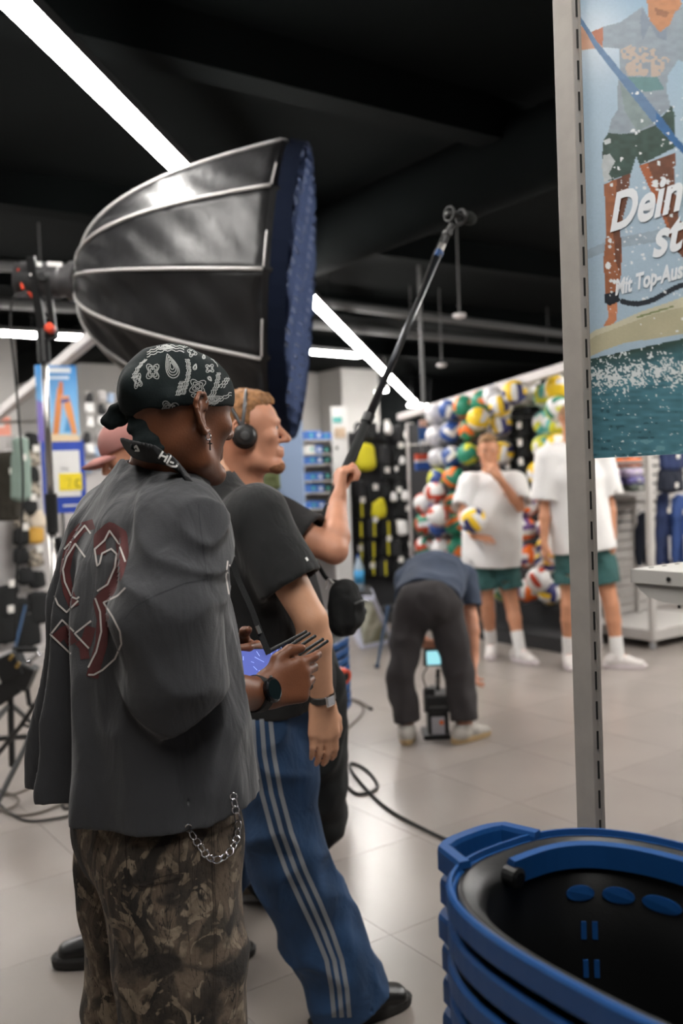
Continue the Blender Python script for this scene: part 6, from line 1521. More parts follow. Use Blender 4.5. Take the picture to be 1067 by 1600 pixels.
for cn, lst_ in cols_:
    for i, (k_, x, y) in enumerate(lst_):
        px, py = zb(x, y); off = 0.16
        p = RW.at(px, py, off)
        for _ in range(8):
            if any(np.linalg.norm(p - q_) < 0.212 for q_ in placed): off += 0.06; p = RW.at(px, py, off)
        placed.append(p)
        t = thing('ball', '%s, %s in the %s' % (CN[k_], ordn[i], cn), 'ball', p, 'balls on the display wall')
        me = ball_mesh(k_); o = bpy.data.objects.new('shell', me); COL.objects.link(o); o.parent = t; o.rotation_euler = (rb.uniform(0, 6), rb.uniform(0, 6), rb.uniform(0, 6))
        # wire cradle that carries it from the wall
        c_ = MB().tube([p - RW.n * (off - 0.0) - Z3 * 0.1, p + RW.n * 0.05 - Z3 * 0.112, p + RW.n * 0.09 - Z3 * 0.075], 0.004, 5).build('cradle', M_steel, t)
# black bags on hooks between the balls
M_tag = mat('white price tag', srgb(225, 222, 216), rough=0.6)
def pack(r, px, py, w_, h_, m, label, grp, tagd=True, name='hanging_pack', cat='product', dp=0.04, off=0.06, stripe=None, seed=0):
    p = r.at(px, py, off); t = thing(name, label, cat, p, grp)
    F = Field(p - max(w_, h_), p + max(w_, h_), max(0.007, w_ / 9)); F.econe(p + Z3 * (h_ / 2 - dp * 0.6), p - Z3 * (h_ / 2 - dp * 0.9), w_ / 2 * 0.82, dp * 0.8, w_ / 2, dp, r.d)
    F.disp(wrinkle(0.006, 16, 16, 10, seed), 0.04); F.build('body', m, t)
    if stripe is not None:
        MB().box(p + r.n * (dp + 0.004), (w_ * 0.16, 0.006, h_ * 0.8), (r.d, r.n, Z3)).build('stripe', stripe, t)
    if tagd: MB().box(p + r.n * (dp + 0.01) + Z3 * h_ * (0.12 + 0.2 * ((seed * 7) % 3)) + r.d * w_ * 0.1 * ((seed % 3) - 1), (0.055, 0.003, 0.06), (r.d, r.n, Z3)).build('price_tag', M_tag, t)
    MB().tube([p - r.n * off + Z3 * h_ / 2, p + r.n * dp + Z3 * h_ / 2], 0.004, 5).build('hook', M_steel, t)
    return t
i_ = 0
for cx_, cnm in ((800, 'left'), (819, 'right')):
    for y_, rn in ((635, 'top'), (668, 'second'), (702, 'third'), (738, 'bottom')):
        i_ += 1; pack(RW, cx_, y_, 0.115, 0.19, M_blackmatte, 'black ball bag in the %s row, %s of the pair between the balls' % (rn, cnm), 'black bags on the ball wall', seed=i_, name='ball_bag', cat='bag')
# section with gloves, pads and yellow bags
RP = Rack(P(532, 800, 9.9), P(657, 800, 10.25), 2.0, 'dark display wall with black sports pads and yellow bags', M_panel)
M_yel = mat('bright yellow nylon', srgb(208, 196, 30), rough=0.6, bump=0.1, bs=60); M_dim = mat('dark grey mesh', srgb(34, 34, 36), rough=0.8)
def zc(x, y): return 460 + x / 4.573, 600 + y / 4.573
pack(RP, *zc(505, 525), 0.27, 0.29, M_yel, 'large bright yellow bag hanging beside the hand on the boom', 'yellow bags', False, 'yellow_bag', 'bag', 0.06, seed=2)
pack(RP, *zc(602, 890), 0.18, 0.22, M_yel, 'small bright yellow bag hanging below the large yellow one', 'yellow bags', False, 'yellow_bag', 'bag', 0.06, seed=4)
rows_ = [('top row', 350), ('second row', 500), ('third row', 640), ('fourth row', 770), ('fifth row', 900), ('sixth row', 1040), ('seventh row', 1180), ('bottom row', 1310)]
rp = random.Random(4)
for ri, (rn, yy) in enumerate(rows_):
    for ci, xx in enumerate((470, 560, 650, 735, 815)):
        px, py = zc(xx + rp.uniform(-10, 10), yy + rp.uniform(-12, 12))
        if (xx in (470, 560) and 400 < yy < 660) or (xx in (560, 650) and 820 < yy < 930): continue
        st_ = M_yel if (ri >= 4 and ci in (0, 1, 2)) else None
        pack(RP, px, py, 0.13, 0.2, M_blackmatte if (ri + ci) % 3 else M_dim, 'black sports pad pack in the %s, %s pack from the left' % (rn, ('first', 'second', 'third', 'fourth', 'fifth')[ci]), 'pads on the dark display wall', tagd=(ri * 5 + ci) % 2 == 0, seed=ri * 5 + ci, stripe=st_)
# white sports shapes (socks, guards) among the pads
for k_, (x, y, w_) in enumerate(((670, 320, 60), (770, 550, 40), (730, 615, 30), (710, 810, 46), (790, 800, 50), (770, 1030, 80), (800, 365, 36))):
    px, py = zc(x, y); pack(RP, px, py, w_ / 4.573 / 145, w_ / 4.573 / 110, M_sock, 'white guard pack, number %s from the top among the black pads' % ('one', 'two', 'three', 'four', 'five', 'six', 'seven')[k_] if k_ else 'white guard pack at the top among the black pads', 'white packs among the pads', False, off=0.13, seed=k_ + 3)
# picture sign hung at the edge of the ball wall
p = P(661, 676, 9.3); sg = thing('hanging_sign', 'small blue and white product sign left of the white footballs', 'sign', p)
wv, wn_ = RP.d, RP.n
MB().box(p, (0.09, 0.01, 0.24), (wv, wn_, Z3)).build('board', M_bblue, sg)
MB().box(p + Z3 * 0.09 + wn_ * 0.007, (0.085, 0.004, 0.07), (wv, wn_, Z3)).build('photo', mat('skin toned photo', srgb(190, 150, 130), rough=0.6, var=0.3, vs=20), sg)
MB().box(p - Z3 * 0.1 + wn_ * 0.007, (0.085, 0.004, 0.05), (wv, wn_, Z3)).build('white_strip', M_white, sg)
MB().tube([p + Z3 * 0.12, p + Z3 * 0.3], 0.004, 5).build('wire', M_steel, sg)
p = P(660, 725, 9.3); sg = thing('product_box', 'red, white and blue product box below the small blue sign', 'box', p)
MB().box(p + Z3 * 0.07, (0.15, 0.05, 0.06), (wv, wn_, Z3)).build('red_part', BM['red'], sg); MB().box(p + Z3 * 0.03, (0.15, 0.05, 0.02), (wv, wn_, Z3)).build('white_part', M_white, sg); MB().box(p - Z3 * 0.02, (0.15, 0.05, 0.08), (wv, wn_, Z3)).build('blue_part', BM['blue'], sg)
MB().tube([p + Z3 * 0.1, p + Z3 * 0.2, p + Z3 * 0.2 - wn_ * 0.6], 0.004, 5).build('hook', M_steel, sg)

# shelf unit with blue goods beside the blue panel
RS = Rack(P(462, 800, 9.6), P(523, 800, 9.9), 1.9, 'light grey shelf unit with blue goods beside the pale blue panel', M_peg, 'shelf_unit')
rs_ = random.Random(2)
for ri, (rn, yy) in enumerate((('top shelf', 690), ('second shelf', 711), ('third shelf', 727), ('fourth shelf', 752), ('fifth shelf', 770), ('sixth shelf', 794), ('seventh shelf', 822), ('bottom shelf', 852))):
    za = RS.at(490, yy)[2]
    MB().box((RS.a + RS.b) / 2 + RS.n * 0.13 + Z3 * za, (np.linalg.norm(RS.b - RS.a), 0.28, 0.015), (RS.d, RS.n, Z3)).build('shelf', M_shelf, RS.t)
    for ci in range(4):
        p = RS.a + RS.d * (0.06 + ci * 0.092) + RS.n * 0.2 + Z3 * (za + 0.0075); hh = 0.07 + 0.02 * rs_.random()
        mm = (M_white, BM['blue'], mat('bright blue carton', srgb(56, 110, 190), rough=0.5), M_dim)[(0 if ci == 0 and ri < 2 else (2 if ci < 2 else 3)) if ri else 2]
        t = thing('product_box', 'small %s carton, %s from the left on the %s of goods' % ('dark' if mm is M_dim else 'white' if mm is M_white else 'blue', ('first', 'second', 'third', 'fourth')[ci], rn), 'box', p, 'cartons on the grey shelf unit')
        MB().box(p + Z3 * hh / 2, (0.08, 0.1, hh), (RS.d, RS.n, Z3)).build('carton', mm, t, bev=0.004)
        MB().box(p + Z3 * hh * 0.5 + RS.n * 0.0505, (0.04, 0.002, hh * 0.4), (RS.d, RS.n, Z3)).build('label', M_tag if ci % 2 else BM['teal'], t)
p = P(532, 718, 9.5); wp_ = thing('info_panel', 'narrow white information panel with pictures beside the hand on the boom', 'sign', A3(p[0], p[1], 0))
MB().box(A3(p[0], p[1], p[2] * 0.5 + 0.27), (0.17, 0.03, p[2] + 0.54), (RP.d, RP.n, Z3)).build('board', M_white, wp_)
for k_, (px, py, w_, h_, m_) in enumerate(((527, 656, 0.1, 0.06, BM['teal']), (531, 676, 0.12, 0.1, mat('beige photo', srgb(200, 176, 150), rough=0.6, var=0.2, vs=30)), (526, 700, 0.03, 0.03, M_dim))):
    MB().box(P(px, py, 9.47), (w_, 0.006, h_), (RP.d, RP.n, Z3)).build('print', m_, wp_)

# ------------------------------------------------------------------ bottle on a small white framed stand, blue bar
gA, gB, gC, gD = gnd(566, 1015), gnd(612, 1004), gnd(548, 985), gnd(592, 978)
ctr = (gA + gB + gC + gD) / 4
std = thing('display_stand', 'small white framed stand with printed side and dark top under the bottle', 'stand', ctr)
tz = P(570, 927, 8.4)[2]; top_c = P(572, 927, 8.4)
t4 = [P(551, 934, 8.15), P(583, 927, 8.0), P(578, 921, 8.6), P(548, 928, 8.7)]
for p in t4: p[2] = tz
b4 = [gA, gB, gD, gC]
M_lil = mat('pale lilac white frame', srgb(206, 208, 224), rough=0.5)
for i in range(4):
    MB().bar(b4[i] + Z3 * 0.012, t4[i], 0.032, 0.03).build('corner_post', M_lil, std)
    MB().bar(b4[i] + Z3 * 0.02, b4[(i + 1) % 4] + Z3 * 0.02, 0.03, 0.035).build('bottom_rail', M_lil, std); MB().bar(t4[i], t4[(i + 1) % 4], 0.03, 0.04).build('top_rail', M_lil, std)
e_ = [b4[0] + Z3 * 0.03, b4[1] + Z3 * 0.03, t4[1] - Z3 * 0.01, t4[0] - Z3 * 0.01]
MB().add([p + A3(0, 0.01, 0) for p in e_], [(0, 1, 2, 3)]).build('printed_side', mat('cream and green print', srgb(196, 196, 180), rough=0.5, vs=7, col2=srgb(120, 118, 90)), std)
MB().prism([p + Z3 * 0.02 for p in t4], Z3, 0.02).build('top_board', M_dim, std)
bo_ = P(562, 925, 8.35); bo_[2] = tz + 0.04
wbt = thing('water_bottle', 'clear water bottle with blue label standing on the white framed stand', 'bottle', bo_)
M_pet = mat('clear bottle plastic', srgb(196, 212, 226), rough=0.15, trans=0.35); MB().lathe([(0.04, 0), (0.044, 0.01), (0.044, 0.2), (0.038, 0.225), (0.018, 0.275), (0.015, 0.285), (0.015, 0.3)], bo_, (0, 0, 1), 20).build('bottle', M_pet, wbt, smooth=True)
MB().lathe([(0.0452, 0), (0.0452, 0.12)], bo_ + Z3 * 0.06, (0, 0, 1), 20).build('label', mat('sky blue label', srgb(70, 160, 215), rough=0.5), wbt, smooth=True)
MB().lathe([(0.018, 0), (0.018, 0.02)], bo_ + Z3 * 0.298, (0, 0, 1), 14).build('cap', BM['blue'], wbt)
bl0, bl1 = gnd(589, 1044), P(606, 948, 6.6)
blb = thing('blue_bar', 'thin blue bar leaning behind the bending camera operator', 'bar', bl0)
MB().bar(bl0 + Z3 * 0.01, bl1, 0.022, 0.012).build('strip', mat('steel blue coated bar', srgb(62, 100, 142), rough=0.5), blb, bev=0.003)
MB().bar(bl0 + Z3 * 0.012, bl0 + A3(0, 0.05, 0.012), 0.04, 0.02).build('foot', M_rubber, blb)
# far stack of baskets with an orange ring in front of it
fs = P(474, 1000, 4.55); fs[2] = 0
fz = P(520, 1002, 4.5)[2]
nst = int((fz - 0.31) / 0.0455)
for i in range(nst):
    r = dup(low, fs + Z3 * (fz - 0.0455 * i), (0, 0, math.radians(-55)))
    tag(r, 'blue rimmed basket, %s in the far stack behind the boom operator' % words[i], 'basket', 'far stack of baskets')
rg = P(535, 1056, 3.9); rgt = thing('cone_cap', 'orange red ring shaped cap on a grey pole beside the boom operator', 'cap', rg)
rdr = nrm(A3(0.75, -0.6, -0.1)); MB().lathe([(0.018, 0.02), (0.03, 0.024), (0.034, 0.012), (0.034, -0.02), (0.026, -0.03), (0.016, -0.03)], rg, rdr, 20).build('ring', M_red, rgt, smooth=True)
MB().lathe([(0.0, 0.0), (0.017, 0.0), (0.017, 0.004)], rg + rdr * 0.018, rdr, 16).build('opening', M_slot, rgt)
MB().tube([rg - rdr * 0.03, P(514, 1035, 4.0), A3(P(500, 1100, 4.05)[0], P(495, 1100, 4.05)[1], 0)], 0.014, 8).build('pole', M_steel, rgt)
# ------------------------------------------------------------------ camera rig on the floor
cr0 = gnd(683, 1152); crg = thing('camera_rig', 'black cinema camera on low gimbal with top monitor between the operator\'s feet', 'camera', cr0)
def CRp(px, py, dd=0.0): return P(px, py, cr0[1] + dd)
MB().box(CRp(685, 1133) + A3(0, 0.05, 0), (0.12, 0.14, 0.16)).build('battery_block', M_black, crg, bev=0.01)
MB().box(CRp(684, 1134) + A3(0, -0.024, 0), (0.075, 0.006, 0.115)).build('battery_label', mat('pale grey label', srgb(176, 174, 180), rough=0.5), crg)
MB().lathe([(0.014, 0), (0.014, 0.004)], CRp(689, 1127) + A3(0, -0.026, 0), A3(0, -1, 0), 14).build('orange_dot', BM['orange'], crg)
MB().box(CRp(685, 1098) + A3(0, 0.06, 0), (0.15, 0.2, 0.1)).build('camera_body', M_black, crg, bev=0.012)
MB().lathe([(0.05, 0), (0.052, 0.03), (0.045, 0.12)], CRp(685, 1098) + A3(0, 0.15, 0), A3(0, 1, 0), 20).build('lens', M_black, crg)
MB().box(CRp(683, 1102) + A3(0, -0.042, 0), (0.1, 0.004, 0.01)).build('grey_stripe', M_raild, crg)
for px in (668, 702): MB().tube([CRp(px, 1075), CRp(px, 1112)], 0.022, 10).build('gimbal_motor', M_black, crg)
MB().box(CRp(672, 1082), (0.05, 0.06, 0.06)).build('receiver', M_black, crg, bev=0.006)
MB().tube([CRp(684, 1078), CRp(684, 1052), CRp(685, 1045)], 0.012, 8).build('monitor_arm', M_black, crg); MB().tube([CRp(684, 1072), CRp(684, 1058)], 0.015, 8).build('silver_joint', M_steel, crg)
mm_ = CRp(678, 1027); MB().box(mm_, (0.12, 0.03, 0.1), (nrm(A3(1, 0, -0.05)), A3(0, 1, 0), nrm(A3(0.05, 0, 1)))).build('monitor', M_black, crg, bev=0.005)
MB().box(mm_ + A3(0.004, -0.017, 0.0), (0.095, 0.003, 0.078)).build('screen', mat('cyan glowing screen', srgb(120, 190, 200), rough=0.2, emit=(0.35, 0.75, 0.82), es=0.9, vs=22, col2=srgb(60, 110, 120)), crg)
MB().tube(spline([CRp(668, 1042), CRp(661, 1055), CRp(664, 1070), CRp(670, 1078)], 5), 0.004, 5).build('cable', M_rubber, crg)
MB().box(cr0 + A3(0.0, 0.05, 0.012), (0.16, 0.2, 0.024)).build('base_plate', M_black, crg)
# ================================================================== right side: rolling rack with clothes
dR = 7.5
rk0 = gnd(1021, 1016); rack = thing('rolling_rack', 'light grey rolling rack with base shelf and hanging dark blue clothes', 'rack', rk0)
def RK(a, b, z): return A3(rk0[0], rk0[1], 0) + V3 * a + U3 * b + Z3 * z
M_lg = mat('light grey coated metal', srgb(188, 184, 180), rough=0.5)
LU, LV = 1.25, 1.1
MB().box(RK(LV / 2, LU / 2, 0.135), (LV, LU, 0.03), (V3, U3, Z3)).build('base_shelf', M_lg, rack)
for a_, b_, w_, d_ in ((LV / 2, 0, LV, 0.02), (LV / 2, LU, LV, 0.02)): MB().box(RK(a_, b_, 0.12), (w_, d_, 0.085), (V3, U3, Z3)).build('base_edge', M_lg, rack)
for a_ in (0, LV): MB().box(RK(a_, LU / 2, 0.12), (0.02, LU, 0.085), (V3, U3, Z3)).build('base_edge', M_lg, rack)
for a_, b_ in ((0.02, 0.02), (LV - 0.02, 0.02), (0.02, LU - 0.02), (LV - 0.02, LU - 0.02)):
    MB().box(RK(a_, b_, 0.9), (0.045, 0.045, 1.56), (V3, U3, Z3)).build('post', M_lg, rack)
    w_ = MB().lathe([(0.032, -0.012), (0.035, -0.008), (0.035, 0.008), (0.032, 0.012)], RK(a_, b_, 0.036), U3, 16).build('castor', mat('clear grey wheel', srgb(150, 150, 152), rough=0.3), rack)
    MB().bar(RK(a_, b_, 0.04), RK(a_, b_, 0.12), 0.02, 0.04).build('castor_fork', M_steel, rack)
for z_ in (1.55, 1.67): MB().bar(RK(0.02, 0.02, z_), RK(LV - 0.02, 0.02, z_), 0.03, 0.03).build('cross_bar', M_lg, rack)
MB().bar(RK(0.02, LU - 0.02, 1.55), RK(LV - 0.02, LU - 0.02, 1.55), 0.03, 0.03).build('cross_bar', M_lg, rack)
MB().bar(RK(0.02, 0.02, 1.55), RK(0.02, LU - 0.02, 1.55), 0.03, 0.03).build('cross_bar', M_lg, rack)
MB().bar(RK(LV / 2, 0.02, 1.2), RK(LV / 2, LU, 1.2), 0.025, 0.025).build('hanging_bar', M_lg, rack)
# slatted back panel behind the rack, each slat its own piece
for i in range(15):
    MB().box(RK(LV * 0.5 - 0.1, LU * 0.97 - 0.02, 0.2 + i * 0.082), (LV - 0.1, 0.012, 0.068), (V3, U3, Z3)).build('slat', M_lg, rack)
M_nv = mat('navy jersey', srgb(30, 44, 82), rough=0.85, var=0.15, vs=8); M_nv2 = mat('deep navy knit', srgb(18, 24, 40), rough=0.9); M_den2 = mat('blue training fabric', srgb(44, 70, 124), rough=0.85)
def garment(px, py0, py1, w_, m, label, dd, legs=True, extra=None, seed=0, grp='clothes on the rolling rack'):
    p0, p1 = P(px, py0, dd), P(px, py1, dd); t = thing('garment', label, 'clothing', p1, grp); F = Field(np.minimum(p0, p1) - w_, np.maximum(p0, p1) + w_, 0.008)
    if legs:
        hp = p0 + (p1 - p0) * 0.3; F.econe(p0, hp, w_ * 0.42, 0.03, w_ * 0.5, 0.04, V3)
        for s_ in (-1, 1): F.econe(hp + V3 * s_ * w_ * 0.25, p1 + V3 * s_ * w_ * 0.3, w_ * 0.26, 0.035, w_ * 0.2, 0.03, V3, 0.02)
    else: F.econe(p0, p1, w_ * 0.5, 0.035, w_ * 0.55, 0.045, V3)
    F.disp(wrinkle(0.006, 14, 14, 6, seed), 0.04); F.build('fabric', m, t)
    MB().tube([p0 + V3 * -w_ * 0.4 + Z3 * 0.015, p0 + Z3 * 0.05, p0 + V3 * w_ * 0.4 + Z3 * 0.015], 0.006, 6).build('hanger', M_white, t); MB().tube([p0 + Z3 * 0.05, p0 + Z3 * 0.16], 0.004, 5).build('hook', M_steel, t)
    if extra is not None: MB().box(p1 + Z3 * 0.12 - U3 * 0.05 + V3 * w_ * 0.2, (0.035, 0.01, 0.2), (V3, U3, Z3)).build('white_flash', extra, t)
    MB().box(p0 - Z3 * 0.12 - U3 * 0.055, (0.035, 0.004, 0.045), (V3, U3, Z3)).build('price_tag', M_tag, t)
garment(1005, 806, 880, 0.2, M_nv2, 'dark navy trousers left of the rack post on a hanger', 8.1, seed=2)
garment(1036, 775, 878, 0.17, M_nv, 'navy trousers with white flash just right of the rack post', 7.9, extra=M_white, seed=4)
garment(1060, 778, 876, 0.17, M_den2, 'blue training trousers with white flash at the picture edge', 7.9, extra=M_white, seed=6)
garment(1090, 778, 876, 0.17, M_nv, 'navy trousers on the rack just outside the picture', 7.9, seed=8)
garment(1048, 736, 762, 0.3, M_nv2, 'folded navy top on the upper bar of the rack', 7.75, legs=False, seed=7)
garment(1050, 690, 728, 0.3, M_nv, 'navy top hanging behind the poster edge above the rack', 7.75, legs=False, seed=9)
# stacked folded fabrics between athlete and rack
for k_, (px, py, m_, lb) in enumerate(((990, 722, BM['orange'], 'rust orange folded towel on top of the pile'), (990, 738, mat('lilac towel', srgb(190, 176, 204), rough=0.9), 'pale lilac folded towel in the middle of the pile'), (994, 751, mat('violet towel', srgb(112, 104, 160), rough=0.9), 'violet folded towel below the lilac one'), (996, 762, mat('grey green towel', srgb(96, 104, 96), rough=0.9), 'grey green folded towel at the bottom of the pile'))):
    p = P(px, py, 8.3); t = thing('folded_towel', lb, 'towel', p, 'pile of folded towels'); F = Field(p - 0.25, p + 0.25, 0.009); F.econe(p - V3 * 0.09, p + V3 * 0.07, 0.035, None, 0.035, None, None)
    F.econe(p - V3 * 0.09 + U3 * 0.1, p + V3 * 0.07 + U3 * 0.1, 0.035, None, 0.035, None, None, 0.02); F.disp(wrinkle(0.006, 16, 16, 10, k_), 0.03); F.build('cloth', m_, t); MB().box(p - U3 * 0.036, (0.05, 0.004, 0.02), (V3, U3, Z3)).build('label', M_tag, t)
ts = P(994, 770, 8.35); tsh = thing('wall_rack', 'light grey slatted back wall with shelf behind the rolling rack', 'display', A3(ts[0], ts[1], 0))
MB().box(A3(ts[0], ts[1], ts[2] - 0.015) + U3 * 0.05, (0.5, 0.34, 0.02), (V3, U3, Z3)).build('shelf', M_lg, tsh)
for s_ in (-0.24, 0.24): MB().box(A3(ts[0], ts[1], (ts[2] + 0.6) / 2) + V3 * s_ + U3 * 0.2, (0.03, 0.03, ts[2] + 0.6), (V3, U3, Z3)).build('post', M_lg, tsh)
for i in range(18): MB().box(A3(ts[0], ts[1], 0.2 + i * 0.085) + U3 * 0.23 + V3 * 0.55, (1.5, 0.012, 0.07), (V3, U3, Z3)).build('slat', M_lg, tsh)

# ================================================================== left side: poster stand, garments, small goods
RL = Rack(P(-30, 800, 8.0), P(235, 800, 9.2), 2.0, 'light grey pegboard display wall behind the light stand', M_peg)
def bsign():
    a, b, c_, d_ = P(54, 572, 6.2), P(119, 570, 6.3), P(124, 688, 6.3), P(60, 692, 6.2); t = thing('poster_stand', 'blue poster stand with beach picture and yellow price card', 'sign', A3((a[0] + b[0]) / 2, a[1], 0))
    x_ = nrm(A3(b[0] - a[0], b[1] - a[1], 0)); n_ = np.cross(x_, Z3); n_ = n_ if n_[1] < 0 else -n_; wd = np.linalg.norm(A3(b[0] - a[0], b[1] - a[1], 0)); c0 = A3((a[0] + b[0]) / 2, (a[1] + b[1]) / 2, 0)
    zt_, zm, zl = P(88, 571, 6.25)[2], P(92, 690, 6.25)[2], P(96, 802, 6.25)[2]
    sh_ = x_ * 0.008
    MB().box(c0 + Z3 * (zt_ + zm) / 2, (wd, 0.01, zt_ - zm), (x_, n_, Z3)).build('picture_board', M_white, t)
    nu, nv = 60, 110; uu, vv = np.meshgrid(np.linspace(0, 1, nu), np.linspace(0, 1, nv), indexing='ij'); C = lerp(srgb(150, 200, 230), srgb(40, 130, 200), vv)
    def pp(poly, col): C[inpoly(uu, vv, poly)] = srgb(*col)
    pp([(0, 0), (1, 0), (1, 0.08), (0, 0.12)], (222, 200, 164)); pp([(0, 0), (0.22, 0.0), (0.2, 0.5), (0, 0.55)], (120, 104, 176))
    pp([(0.35, 0.1), (0.5, 0.1), (0.6, 0.45), (0.62, 0.7), (0.52, 0.72), (0.45, 0.5)], (206, 128, 66)); pp([(0.55, 0.62), (0.66, 0.62), (0.66, 0.78), (0.55, 0.78)], (190, 112, 60)); pp([(0.8, 0.1), (0.95, 0.1), (0.85, 0.45), (0.78, 0.6), (0.62, 0.6), (0.66, 0.45)], (214, 142, 80))
    pp([(0.62, 0.12), (0.82, 0.12), (0.72, 0.34)], (70, 140, 196)); pp([(0.58, 0.5), (0.78, 0.52), (0.78, 0.57), (0.58, 0.55)], (70, 70, 130)); pp([(0.3, 0.9), (0.85, 0.9), (0.85, 0.97), (0.3, 0.97)], (232, 238, 242)); pp([(0.3, 0.82), (0.8, 0.82), (0.8, 0.86), (0.3, 0.86)], (210, 226, 238))
    pts = (c0 + n_ * 0.0065)[None, None] + x_[None, None] * ((uu - 0.5) * wd)[..., None] + Z3[None, None] * (zm + vv * (zt_ - zm))[..., None]
    ii = np.arange(nu * nv).reshape(nu, nv); o = obj('beach_picture', pts.reshape(-1, 3), np.stack([ii[:-1, :-1].ravel(), ii[1:, :-1].ravel(), ii[1:, 1:].ravel(), ii[:-1, 1:].ravel()], 1), vcol_mat('beach print', 0.5), t)
    ca = o.data.color_attributes.new('print', 'FLOAT_COLOR', 'POINT'); ca.data.foreach_set('color', np.concatenate([C.reshape(-1, 3), np.ones((nu * nv, 1))], 1).astype(np.float32).ravel())
    MB().box(c0 + x_ * 0.02 + Z3 * (zm + zl) / 2, (wd * 1.04, 0.012, zm - zl), (x_, n_, Z3)).build('blue_board', mat('royal blue board', srgb(38, 70, 168), rough=0.5), t)
    cc = P(97, 740, 6.22); MB().box(c0 + x_ * 0.015 + n_ * 0.009 + Z3 * cc[2], (wd * 0.82, 0.006, 0.31), (x_, n_, Z3)).build('white_sheet', M_white, t)
    cy = P(104, 753, 6.2); MB().box(c0 + x_ * 0.06 + n_ * 0.0135 + Z3 * cy[2], (wd * 0.56, 0.003, 0.115), (x_, n_, Z3)).build('yellow_price_card', mat('yellow card', srgb(238, 214, 40), rough=0.6), t)
    mk = MB(); q0 = c0 + x_ * 0.03 + n_ * 0.016 + Z3 * (cy[2] - 0.01)
    mk.bar(q0 + Z3 * 0.03, q0 + x_ * 0.03 + Z3 * 0.03, 0.002, 0.006, tuple(n_)); mk.bar(q0 + x_ * 0.03 + Z3 * 0.03, q0 + x_ * 0.015 - Z3 * 0.03, 0.002, 0.006, tuple(n_)); mk.build('price_digit', M_dim, t)
    mk = MB(); q1 = q0 + x_ * 0.06; mk.tube([q1 + x_ * (0.02 + 0.018 * math.cos(a_)) + Z3 * 0.025 * math.sin(a_) for a_ in np.linspace(0.8, 5.4, 10)], 0.003, 5).build('price_sign', M_dim, t)
    MB().bar(c0 + n_ * 0.016 + Z3 * (cc[2] + 0.04) + x_ * 0.0, c0 + n_ * 0.016 + Z3 * (cc[2] + 0.03) + x_ * 0.05, 0.002, 0.008, tuple(n_)).build('product_picture', M_dim, t)
    MB().box(c0 + x_ * 0.06 + n_ * 0.008 + Z3 * (zl + 0.05), (wd * 0.42, 0.003, 0.012), (x_, n_, Z3)).build('white_line', M_white, t)
    MB().tube([c0 - n_ * 0.02 + Z3 * 0.02, c0 - n_ * 0.02 + Z3 * (zt_ - 0.05)], 0.016, 10).build('pole', M_steel, t); MB().lathe([(0.17, 0), (0.17, 0.01), (0.03, 0.02)], c0 - n_ * 0.02, (0, 0, 1), 24).build('base', M_steel, t)
bsign()
# hanging jackets at the far left
M_sage = mat('sage green fabric', srgb(128, 146, 136), rough=0.85); M_brown = mat('dark olive brown fabric', srgb(48, 44, 36), rough=0.9)
def lhang(px, py0, py1, w_, m, label, dd, seed): garment(px, py0, py1, w_, m, label, dd, False, None, seed, 'garments at the left edge')
lhang(14, 712, 806, 0.19, M_brown, 'dark olive brown garment hanging at the left picture edge', 7.2, 1); lhang(33, 690, 774, 0.13, M_sage, 'sage green garment hanging in front of the brown one', 7.0, 2)
tr = P(24, 684, 7.1); trl = thing('clothes_rail', 'small clothes rail at the left edge holding the jackets', 'rail', A3(tr[0], tr[1], 0))
MB().tube([A3(tr[0] - 0.25, tr[1] - 0.02, tr[2] + 0.12), A3(tr[0] + 0.25, tr[1] + 0.05, tr[2] + 0.12)], 0.012, 8).build('bar', M_steel, trl)
for s_ in (-0.25, 0.25): MB().tube([A3(tr[0] + s_, tr[1] + 0.1 * s_, 0.0), A3(tr[0] + s_, tr[1] + 0.1 * s_ + 0.015, tr[2] + 0.13)], 0.014, 8).build('post', M_steel, trl); MB().box(A3(tr[0] + s_, tr[1] + 0.1 * s_, 0.015), (0.05, 0.4, 0.03)).build('foot', M_steel, trl)
# columns of small hanging goods
goods = [(48, 690, 0), (50, 716, 1), (48, 742, 0), (50, 766, 1), (46, 792, 0), (36, 812, 1), (58, 812, 2), (34, 838, 0), (56, 836, 3), (34, 868, 0), (56, 872, 1), (40, 900, 0), (58, 906, 0), (12, 940, 0), (30, 960, 0), (60, 950, 0), (10, 980, 0), (44, 985, 0)]
mm_g = [M_blackmatte, mat('black and cream goods', srgb(40, 38, 36), rough=0.7, vs=26, col2=srgb(190, 178, 160)), mat('cream goods', srgb(206, 192, 172), rough=0.7), mat('yellow red goods', srgb(196, 150, 60), rough=0.7)]
for k_, (px, py, m_) in enumerate(goods):
    big = py > 930
    pack(RL, px, py, 0.26 if big else 0.17, 0.3 if big else 0.16, mm_g[m_], '%s hanging pack at the left, %s' % (('black', 'black and cream', 'cream', 'yellow')[m_], ('level with the poster people', 'below the sage garment', 'beside the yellow price card', 'next to the stand collar', 'under the blue poster', 'left under the stand collar', 'cream one by the stand tube', 'second row under the collar, left', 'yellow one by the stand tube', 'third row under the collar, left', 'third row, by the stand tube', 'lowest small one, left', 'lowest small one, by the stand', 'big one at the very edge', 'big one in the lower middle', 'big one beside the shirt number', 'big one near the floor at the edge', 'big one near the floor by the blue strip')[k_]), 'goods on the left pegboard', tagd=(k_ % 3 == 1), seed=k_ + 40, off=0.1 + (0.15 if big else 0))
